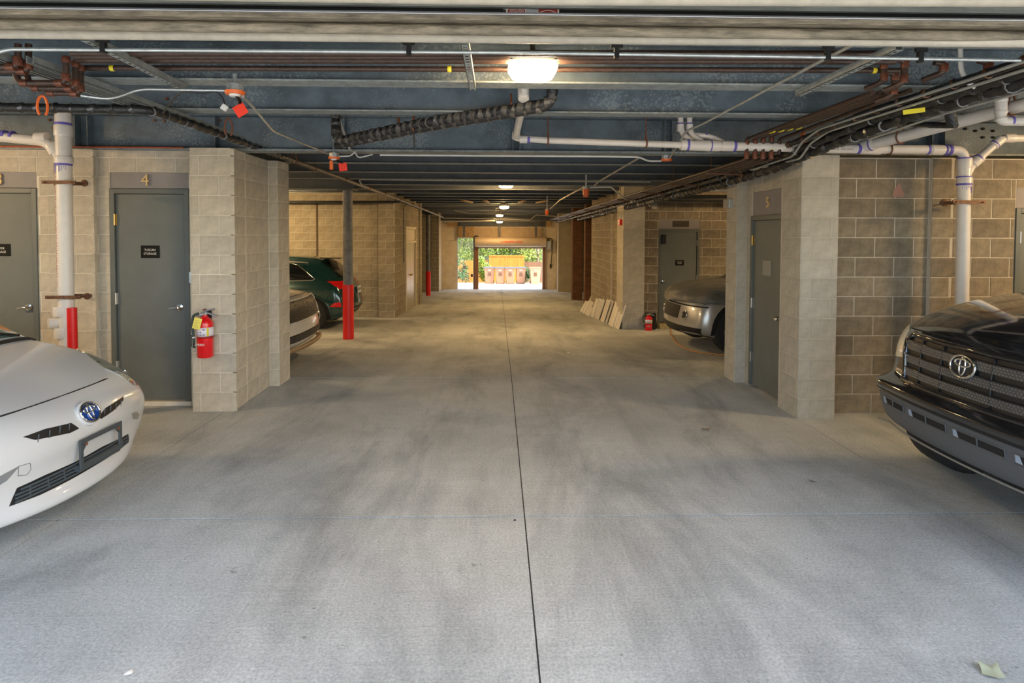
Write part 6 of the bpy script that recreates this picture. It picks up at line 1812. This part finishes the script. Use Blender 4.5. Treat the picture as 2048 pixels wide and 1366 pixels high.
# heading -X: local +y is the side nearer to the camera
side_win = [(-1.75, 1.02), (-3.55, 1.07), (-3.60, 1.10), (-3.2, 1.38), (-2.9, 1.45), (-2.1, 1.46), (-1.9, 1.36)]
for s, ax in ((1, 'L'), (-1, 'S')):
    so = grn.patch('side_glass', side_win if s > 0 else side_win, ax, 0.004, M['glass_dark'], 0.06, parent=grn.root)
    grn.line('window_trim', side_win, ax, 0.011, M['chrome'], off=0.006, closed=True, n=8, parent=so)
    grn.line('pillar', [(-2.98, 1.03), (-2.88, 1.45)], ax, 0.022, M['chrome'] if s > 0 else M['black_clean'], off=0.004, n=8, parent=so)
    grn.line('door_seam', [(-2.98, 1.03), (-3.0, 0.8), (-2.95, 0.4)], ax, 0.005, M['dark'], n=8)
    grn.line('roof_rail', [(-1.9, s * 0.62), (-2.6, s * 0.62), (-3.4, s * 0.60)], 'T', 0.018, M['satin'], off=0.03, n=8, parent=grn.root)
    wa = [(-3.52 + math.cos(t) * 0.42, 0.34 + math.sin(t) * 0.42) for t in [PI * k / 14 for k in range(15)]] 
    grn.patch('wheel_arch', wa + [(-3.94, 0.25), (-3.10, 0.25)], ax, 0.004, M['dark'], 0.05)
    grn.line('arch_flare', wa, ax, 0.022, M['green_car'], off=0.004, n=3, seg=8)
grn.patch('rear_glass', [(-0.58, 1.12), (0.58, 1.12), (0.50, 1.44), (-0.50, 1.44)], 'R', 0.006, M['glass_dark'], 0.05, parent=grn.root)
bm = B()
for k in range(12):
    pass
box(bm, -GL + 0.30, -GL + 0.75, -0.55, 0.55, 1.515, 1.54, bev=0.01); obj('spoiler', bm, M['black_car'], grn.root)
for s in (1, -1):
    tl = [(s * 0.42, 0.90), (s * 0.76, 0.88), (s * 0.82, 0.95), (s * 0.80, 1.05), (s * 0.44, 1.03)]
    grn.patch('tail_lamp', tl, 'R', 0.008, M['tail_red'], 0.04, parent=grn.root)
    sl = [(-GL + 0.24, 0.90), (-GL + 0.32, 0.92), (-GL + 0.36, 1.04), (-GL + 0.24, 1.04)]
    grn.patch('tail_lamp', sl, 'L' if s > 0 else 'S', 0.008, M['tail_red'], 0.04, parent=grn.root)
    grn.patch('fog_reflector', [(s * 0.46, 0.52), (s * 0.78, 0.52), (s * 0.78, 0.60), (s * 0.50, 0.60)], 'R', 0.008, M['tail_red'], 0.04, parent=grn.root)
    sl = [(-GL + 0.22, 0.51), (-GL + 0.46, 0.52), (-GL + 0.36, 0.60), (-GL + 0.24, 0.61)]
    grn.patch('fog_reflector', sl, 'L' if s > 0 else 'S', 0.008, M['tail_red'], 0.04, parent=grn.root)
grn.patch('lower_bumper', [(-0.72, 0.30), (0.72, 0.30), (0.76, 0.48), (-0.76, 0.48)], 'R', 0.006, M['black_clean'], 0.05)
h, nn = grn.hit('R', 0.0, 0.80)
bm = B(); box(bm, h.x - 0.035, h.x - 0.02, -0.155, 0.155, 0.74, 0.90, bev=0.003); lp = obj('licence_plate', bm, mat('plate_white', (0.6, 0.62, 0.6), 0.5), grn.root)
bm = text_bm('7BGX 419', 0.075, Matrix.Translation((h.x - 0.036, 0, 0.82)) @ Matrix.Rotation(-PI / 2, 4, 'Z') @ Matrix.Rotation(PI / 2, 4, 'X'), 0.001); obj('lettering', bm, mat('plate_ink', (0.05, 0.08, 0.10), 0.6), lp)
for sx_ in (-0.85, -3.52):
    for yy in (-0.905, 0.905): grn.wheel(sx_, yy, 0.35, 0.23)
grn.done()

# cream white SUV, only its nose shows past the pier
wY = 8.85; wX = at(641, 640, Y=9.6).x + 0.05
wht = Car('white_suv', 'cream white car nose with large dark grille behind the block pier', Vector((wX, wY, fz(wY))), 0.0, suv_st(4.7, 1.90, 1.00, 1.02, 1.62, clr=0.22, fs=0.45), M['suv_white'], 2)
gp = [(-0.62, 0.60), (0.62, 0.60), (0.80, 0.66), (0.82, 0.80), (0.74, 0.90), (-0.74, 0.90), (-0.82, 0.80), (-0.80, 0.66)]
go = wht.patch('grille', gp, 'F', 0.006, M['grille_dark'], 0.05, parent=wht.root)
bm = B(); random.seed(5)
for k in range(170):
    yy, zz = random.uniform(-0.80, 0.80), random.uniform(0.62, 0.89)
    h, nn = wht.hit('F', yy, zz)
    if h:
        s_ = random.uniform(0.004, 0.011); q = h + nn * 0.008
        vs = [bm.verts.new(q + Vector((0, -s_, 0))), bm.verts.new(q + Vector((0, 0, -s_))), bm.verts.new(q + Vector((0, s_, 0))), bm.verts.new(q + Vector((0, 0, s_))), bm.verts.new(q + nn * s_)]
        for a in range(4): bm.faces.new((vs[a], vs[(a + 1) % 4], vs[4]))
obj('grille_studs', bm, M['chrome'], go, kind='stuff')
wht.line('grille_frame', gp, 'F', 0.016, M['suv_white'], off=0.010, closed=True, n=6, parent=go)
lo = wht.patch('lower_grille', [(-0.74, 0.335), (0.74, 0.335), (0.80, 0.44), (-0.80, 0.44)], 'F', 0.006, M['grille_dark'], 0.05, parent=wht.root)
for zz in (0.36, 0.385, 0.41):
    wht.line('grille_bar', [(-0.74, zz), (0.74, zz)], 'F', 0.004, M['grille_plastic'], off=0.009, n=16, parent=lo)
bm = B(); pts = []
for k in range(31):
    yy = -0.84 + 1.68 * k / 30; h, nn = wht.hit('F', yy, 0.30)
    if h: pts.append(h + Vector((0.03, 0, -0.06)))
tube(bm, pts, 0.035, 8); obj('bumper_lip', bm, mat('tan_lip', (0.30, 0.20, 0.10), 0.5), wht.root, smooth=True)
wht.line('hood_seam', [(-0.78, 0.935), (0, 0.945), (0.78, 0.935)], 'F', 0.005, M['dark'], n=16)
for s in (1, -1):
    wht.patch('headlamp', [(s * 0.70, 0.78), (s * 0.90, 0.72), (s * 0.90, 0.84), (s * 0.74, 0.89)], 'F', 0.010, M['lamp_clear'], 0.04, parent=wht.root)
for sx_ in (-0.90, -3.7):
    for yy in (-0.94, 0.94): wht.wheel(sx_, yy, 0.36, 0.24)
wht.done()

# silver car under a cover, right bay
cY = 10.25; cX = 2.98
cov = Car('covered_suv', 'silver car with its hood under a dark cover and bumper showing', Vector((cX, cY, fz(cY))), PI + R(3), suv_st(4.7, 1.92, 1.02, 1.08, 1.75, clr=0.26, nose_z=0.66), M['silver_car'], 2)
# bare bumper items
gg = cov.patch('grille', [(-0.40, 0.52), (0.30, 0.52), (0.34, 0.74), (-0.40, 0.74)], 'F', 0.008, M['grille_dark'], 0.05, parent=cov.root)
for s in (1, -1):
    c = (s * 0.50, 0.60)
    f_ = cov.patch('fog_lamp', ell2(c[0], c[1], 0.060, 0.060, 16) if s > 0 else ell2(c[0], c[1], 0.060, 0.060, 16), 'F', 0.010, M['black_clean'], 0.02, parent=cov.root)
    cov.line('fog_lamp_ring', ell2(c[0], c[1], 0.062, 0.062, 16), 'F', 0.010, M['chrome'], off=0.010, closed=True, n=2, parent=f_)
    if s < 0: cov.patch('indicator', [(s * 0.74, 0.72), (s * 0.82, 0.71), (s * 0.83, 0.78), (s * 0.75, 0.79)], 'F', 0.010, M['indicator'], 0.03, parent=cov.root)
    ax = 'L' if s > 0 else 'S'
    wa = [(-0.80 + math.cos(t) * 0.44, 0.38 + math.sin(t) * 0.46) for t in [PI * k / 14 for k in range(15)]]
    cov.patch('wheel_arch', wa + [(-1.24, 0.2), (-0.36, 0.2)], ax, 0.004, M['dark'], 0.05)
cov.line('bumper_seam', [(-0.88, 0.76), (0, 0.765), (0.88, 0.76)], 'F', 0.012, M['dark'], n=16)
cov.patch('lower_bumper', [(-0.80, 0.27), (0.80, 0.27), (0.86, 0.42), (-0.86, 0.42)], 'F', 0.008, M['grille_dark'], 0.05)
for sx_ in (-0.80, -3.7):
    for yy in (-0.95, 0.95): cov.wheel(sx_, yy, 0.38, 0.25)
cov.done()
# the cover: a wrinkled sheet over hood and cabin
bm = body_bm(suv_st(4.7, 1.92, 1.02, 1.08, 1.75, clr=0.26, nose_z=0.66), 3)
from mathutils import noise as mnoise
kill = [v for v in bm.verts if v.co.z < 0.77 + 0.03 * math.sin(v.co.x * 7 + v.co.y * 5)]
bmesh.ops.delete(bm, geom=kill, context='VERTS')
bm.normal_update()
for v in bm.verts:
    n_ = mnoise.noise(Vector((v.co.x * 2.2, v.co.y * 2.2, v.co.z * 3))) * 0.05 + abs(mnoise.noise(Vector((v.co.x * 5 + v.co.y * 4, v.co.y * 4, v.co.z * 9)))) * 0.06
    v.co += v.normal * (0.035 + n_ * 0.8)
bmesh.ops.solidify(bm, geom=bm.faces[:], thickness=0.006)
cv = obj('car_cover', bm, M['cover'], smooth=True)
cv.location = Vector((cX, cY, fz(cY))); cv.rotation_euler = (0, 0, PI + R(3))
tag(cv, 'dark wrinkled cloth cover draped over the silver car', 'car cover')

# ================================================================ far gate and courtyard
def gate():
    t = thing('roll_up_door', 'tan roll-up door coiled above far opening with red arched lettering', 'garage door', (0.63, FY, zt_r))
    xa, xb = at(950, 484, Y=FY - 0.2).x, at(1092, 484, Y=FY - 0.2).x
    zc = at(1020, 484, Y=FY - 0.2).z
    bm = B(); lathe(bm, [(0, 0), (0.245, 0), (0.245, xb - xa), (0, xb - xa)], (xa, FY - 0.26, zc), 'X', 28); obj('coil_housing', bm, M['roll'], t, smooth=True, auto=40)
    for xx in (xa - 0.03, xb):
        bm = B(); box(bm, xx, xx + 0.03, FY - 0.50, FY, zc - 0.25, zc + 0.25, bev=0.01); obj('end_bracket', bm, mat('dark_jamb', (0.06, 0.045, 0.03), 0.6), t)
    bm = B(); box(bm, xa + 0.1, xb - 0.1, FY - 0.10, FY - 0.06, zc - 0.33, zc - 0.22, bev=0.008); obj('bottom_bar', bm, M['roll'], t)
    for (x0, x1) in ((at(949, 530, Y=FY).x, at(957, 530, Y=FY).x), (at(1085, 530, Y=FY).x, at(1090, 530, Y=FY).x)):
        bm = B(); box(bm, x0, x1, FY - 0.12, FY - 0.001, fz(FY), zc - 0.2, bev=0.005); obj('guide_rail', bm, mat('brown_rail', (0.22, 0.10, 0.04), 0.6), t)
    # arched red lettering
    s = 'OVERHEAD DOOR'
    cx_ = at(1023.5, 483, Y=FY - 0.5).x; w = 1.0
    for i, ch in enumerate(s):
        if ch == ' ': continue
        u = (i - (len(s) - 1) / 2) / (len(s) - 1)
        bm = text_bm(ch, 0.15, Matrix.Translation((cx_ + u * w, FY - 0.508, zc + 0.015 - 0.10 * u * u)) @ Matrix.Rotation(PI / 2, 4, 'X') , 0.004)
        obj('lettering', bm, mat('roll_red', (0.62, 0.03, 0.02), 0.8, spec=0.1), t)
    return t
gate()
# door operator and its conduits at the right jamb
p = at(1097, 490, Y=FY - 0.1)
op = thing('door_operator', 'small grey door motor box on wall beside roll-up door', 'motor', p)
bm = B(); box(bm, p.x - 0.10, p.x + 0.12, FY - 0.30, FY - 0.02, p.z - 0.20, p.z + 0.22, bev=0.02); obj('housing', bm, M['galv'], op)
bm = B(); tube(bm, rounded([(p.x - 0.05, FY - 0.1, p.z + 0.2), (p.x + 0.05, FY - 0.1, p.z + 0.36), (p.x + 0.18, FY - 0.1, p.z + 0.3), (p.x + 0.18, FY - 0.1, p.z - 0.4), (p.x + 0.12, FY - 0.06, p.z - 1.2)], 0.1), 0.018, 8); obj('cable', bm, M['black_clean'], op)
bm = B(); box(bm, p.x + 0.08, p.x + 0.17, FY - 0.08, FY - 0.001, p.z - 1.15, p.z - 0.95, bev=0.01); obj('control_box', bm, M['black_clean'], op)
for px, top, bot in ((999, 430, 474), (1072, 440, 474), (928, 440, 474)):
    a, b = at(px, top, Y=FY - 0.35), at(px, bot, Y=FY - 0.35)
    bm = B(); box(bm, a.x - 0.05, a.x + 0.05, FY - 0.40, FY - 0.32, b.z, ZJ, bev=0.006); o = obj('steel_hanger', bm, M['steel_joist']); tag(o, {999: 'dark steel hanger above the middle of the roll-up door', 1072: 'dark steel hanger above the far end of the roll-up door', 928: 'dark steel hanger above pedestrian gate opening'}[px], 'hanger')
pipe('cream_pipe', 'cream pipe crossing in front of the far lintel toward last lamp', [at(884, 443, Y=28.6), at(990, 441, Y=28.6)], 0.04, M['cream'])
pipe('metal_conduit', 'thin cream conduit crossing over the far gate from last lamp', [at(884, 436, Y=28.8), at(1010, 438, Y=28.8), at(1060, 440, Y=28.8), at(1072, 430, Y=28.8), at(1140, 434, Y=28.8)], 0.022, M['cream'], cat='conduit')
pipe('sagging_cable', 'cable sagging between rear joists left of the far lamps', [at(910, 421, Y=22), at(940, 427, Y=22.2), at(965, 427, Y=22.4), at(1000, 423, Y=22.6)], 0.018, M['cream'], cat='cable', rad=0.5)
# open pedestrian gate: slim frame and mesh leaf
pg = thing('pedestrian_gate', 'narrow open pedestrian gate frame with dark latch, left of roll-up door', 'gate', (-1.6, FY, -0.98))
for (x0, x1, z0, z1) in ((-2.06, -2.02, -1.0, zt_g), (-1.245, -1.205, -1.0, zt_g), (-2.06, -1.205, zt_g - 0.05, zt_g)):
    bm = B(); box(bm, x0, x1, FY + 0.02, FY + 0.08, z0, z1); obj('frame_bar', bm, M['galv'], pg)
bm = B()
for k in range(14): tube(bm, [(-2.02 + 0.775 * k / 13, FY + 0.06, -0.95), (-2.02 + 0.775 * k / 13, FY + 0.06, 1.4)], 0.0045, 5)
for k in range(30): tube(bm, [(-2.02, FY + 0.06, -0.95 + k * 0.08), (-1.245, FY + 0.06, -0.95 + k * 0.08)], 0.003, 4)
obj('mesh_infill', bm, M['galv'], pg, kind='stuff')
bm = B(); box(bm, -1.36, -1.26, FY + 0.0, FY + 0.1, -0.36, -0.22, bev=0.01); obj('latch_box', bm, M['black_clean'], pg)
bm = B(); box(bm, -1.75, -1.58, FY + 0.01, FY + 0.05, 0.05, 0.20); obj('sign_plate', bm, mat('sign_grey', (0.30, 0.30, 0.33), 0.6), pg)

# wheelie bins
def bin_(px, Y, m, lidm, label, w=0.60, h=1.05, rz=0.0, yb=None):
    x = at(px, 560, Y=Y).x
    z = fz(Y)
    t = thing('wheelie_bin', label, 'bin', (x, Y, z), 'wheelie bins in a row')
    bm = B()
    w0, w1 = w * 0.40, w * 0.5
    vs = []
    for (zz, s) in ((0.03, w0), (0.5, (w0 + w1) / 2), (h * 0.90, w1), (h * 0.93, w1 + 0.03), (h * 0.96, w1 + 0.03)):
        vs.append([bm.verts.new((x + a * s, Y + b * s * 1.15, z + zz)) for a, b in ((-1, -1), (-.9, -1.06), (.9, -1.06), (1, -1), (1, 1), (-1, 1))])
    for r0, r1 in zip(vs[:-1], vs[1:]):
        for k in range(6): bm.faces.new((r0[k], r0[(k + 1) % 6], r1[(k + 1) % 6], r1[k]))
    bm.faces.new(vs[0][::-1]); bm.faces.new(vs[-1])
    obj('bin_body', bm, m, t)
    bm = B(); box(bm, x - w1 - 0.05, x + w1 + 0.05, Y - w1 * 1.2, Y + w1 * 1.25, z + h * 0.965, z + h * 1.02, bev=0.015); obj('lid', bm, lidm, t)
    bm = B(); tube(bm, [(x - w1 * 0.8, Y + w1 * 1.3, z + h * 0.92), (x + w1 * 0.8, Y + w1 * 1.3, z + h * 0.92)], 0.018, 8); obj('handle', bm, lidm, t)
    bm = B(); box(bm, x - 0.11, x + 0.11, Y - w1 * 1.27, Y - w1 * 1.0, z + h * 0.80, z + h * 0.92); obj('label_panel', bm, M['grey_plate'], t)
    bm = B(); box(bm, x - 0.10, x + 0.10, Y - w1 * 1.20, Y - w1 * 0.95, z + h * 0.50, z + h * 0.72, bev=0.01); obj('catch_recess_shade', bm, mat('bin_shadow', (0.14, 0.07, 0.04), 0.7), t)  # dark box on the front, coloured as the shade inside a catch recess
    for s in (-1, 1):
        bm = B(); lathe(bm, [(0, -0.03), (0.11, -0.03), (0.11, 0.03), (0, 0.03)], (x + s * w0, Y + w0 * 1.1, z + 0.11), 'X', 16); obj('wheel', bm, M['tyre'], t)
    return t
BL = M['bin_lid']
bin_(979, 38.4, M['bin'], BL, 'tan wheelie bin at the fence end of row, farthest from pier', w=0.66)
bin_(1000.5, 38.2, M['bin'], BL, 'second tan wheelie bin in the row beyond far gate')
bin_(1020, 38.1, M['bin'], BL, 'middle tan wheelie bin in the row beyond far gate')
bin_(1041.5, 38.2, M['bin'], BL, 'fourth tan wheelie bin in row, beside the dark gap')
bin_(1070, 37.8, mat('bin_pale', (0.46, 0.29, 0.17), 0.6), M['bin'], 'separate paler wheelie bin standing apart at row end', w=0.66)
# wooden fence
fe = thing('wooden_fence', 'orange brown board fence behind the wheelie bins', 'fence', (0, 40, fz(40)))
x = -0.6
i = 0
while x < 1.75:
    bm = B(); box(bm, x + 0.004, x + 0.136, 40.0, 40.02, fz(40), fz(40) + 2.05 - 0.25); obj('board', bm, M['fence'], fe); x += 0.14
bm = B(); box(bm, -0.6, 1.75, 39.96, 40.05, fz(40) + 1.78, fz(40) + 1.86); obj('cap_rail', bm, M['fence'], fe)
fe2 = thing('wooden_fence', 'lower brown board fence continuing behind separate pale bin', 'fence', (3, 40.2, fz(40)))
x = 1.78
while x < 4.4:
    bm = B(); box(bm, x + 0.004, x + 0.136, 40.2, 40.22, fz(40), fz(40) + 1.42); obj('board', bm, mat('fence_brown', (0.20, 0.10, 0.05), 0.8, rand=0.15), fe2); x += 0.14
fe3 = thing('wooden_fence', 'orange board fence seen through the narrow gate opening', 'fence', (-2.3, 40.2, fz(40)))
x = -4.6
while x < -0.7:
    bm = B(); box(bm, x + 0.004, x + 0.136, 40.2, 40.22, fz(40), fz(40) + 1.5); obj('board', bm, M['fence'], fe3); x += 0.14
# trees and shrubs beyond
def tree(x, y, label, h=5.0, r=1.6, n=2600, m=M['leaf'], trunk=True, z0=None, ls=0.09, name='leafy_tree', cat='tree', base=0.3):
    z = fz(y) if z0 is None else z0
    t = thing(name, label, cat, (x, y, z))
    if trunk:
        bm = B(); tube(bm, [(x, y, z), (x + 0.1, y, z + h * 0.4), (x - 0.05, y + 0.1, z + h * 0.8)], 0.09, 8, rfn=lambda i: (0.11, 0.08, 0.03)[i])
        for k in range(5):
            a = random.uniform(0, 6.28); q = Vector((x, y, z + h * random.uniform(0.3, 0.6)))
            tube(bm, [q, q + Vector((math.cos(a) * r * 0.6, math.sin(a) * r * 0.6, h * 0.25))], 0.03, 5)
        obj('trunk', bm, M['bark'], t)
    bm = B()
    cl = [(random.uniform(-1, 1) * r * 0.7, random.uniform(-1, 1) * r * 0.5, h * random.uniform(base, 0.95), r * random.uniform(0.35, 0.6)) for _ in range(14)]
    for k in range(n):
        c = random.choice(cl)
        d = Vector((random.gauss(0, 1), random.gauss(0, 1), random.gauss(0, 1))).normalized() * c[3] * random.uniform(0.5, 1.0)
        p = Vector((x + c[0], y + c[1], z + c[2])) + d
        if p.z < z + 0.05: continue
        u = Vector((random.gauss(0, 1), random.gauss(0, 1), random.gauss(0, 1))).normalized()
        v = u.orthogonal().normalized(); s = ls * random.uniform(0.6, 1.3)
        a = [bm.verts.new(p + u * s), bm.verts.new(p + v * s * 0.45), bm.verts.new(p - u * s), bm.verts.new(p - v * s * 0.45)]
        bm.faces.new(a)
    obj('foliage', bm, m, t, kind='stuff')
random.seed(3)
labs = ['bright green leafy tree seen through narrow gate', 'leafy tree just left of the roll-up opening middle', 'tall pale green tree behind the orange fence', 'loose yellow green tree over fence centre', 'bright green tree at the far end of the opening', 'dense green tree behind the brown fence']
for k, (x, y) in enumerate(((-2.9, 41.6), (-1.3, 42.4), (0.2, 42.0), (1.5, 42.6), (2.7, 41.6), (4.0, 42.3))):
    tree(x, y, labs[k], h=random.uniform(4.5, 5.6), r=1.7, n=3800, m=M['leaf'] if k % 3 != 1 else mat('leaf_yellow', (0.24, 0.30, 0.05), 0.5, vary=0.5, vscale=2))
tree(-2.4, 38.6, 'dark green shrub low behind narrow gate', h=1.6, r=0.55, n=1500, m=M['leaf_dark'], trunk=False, name='garden_shrub', cat='shrub', base=0.1, ls=0.07)
tree(-1.0, 39.2, 'green shrub between the gate post and the bins', h=1.8, r=0.5, n=1300, m=M['leaf'], trunk=False, name='garden_shrub', cat='shrub', base=0.1, ls=0.07)
tree(1.95, 38.9, 'dark shrub between fourth bin and separate bin', h=1.1, r=0.35, n=800, m=M['leaf_dark'], trunk=False, name='garden_shrub', cat='shrub', base=0.1, ls=0.06)
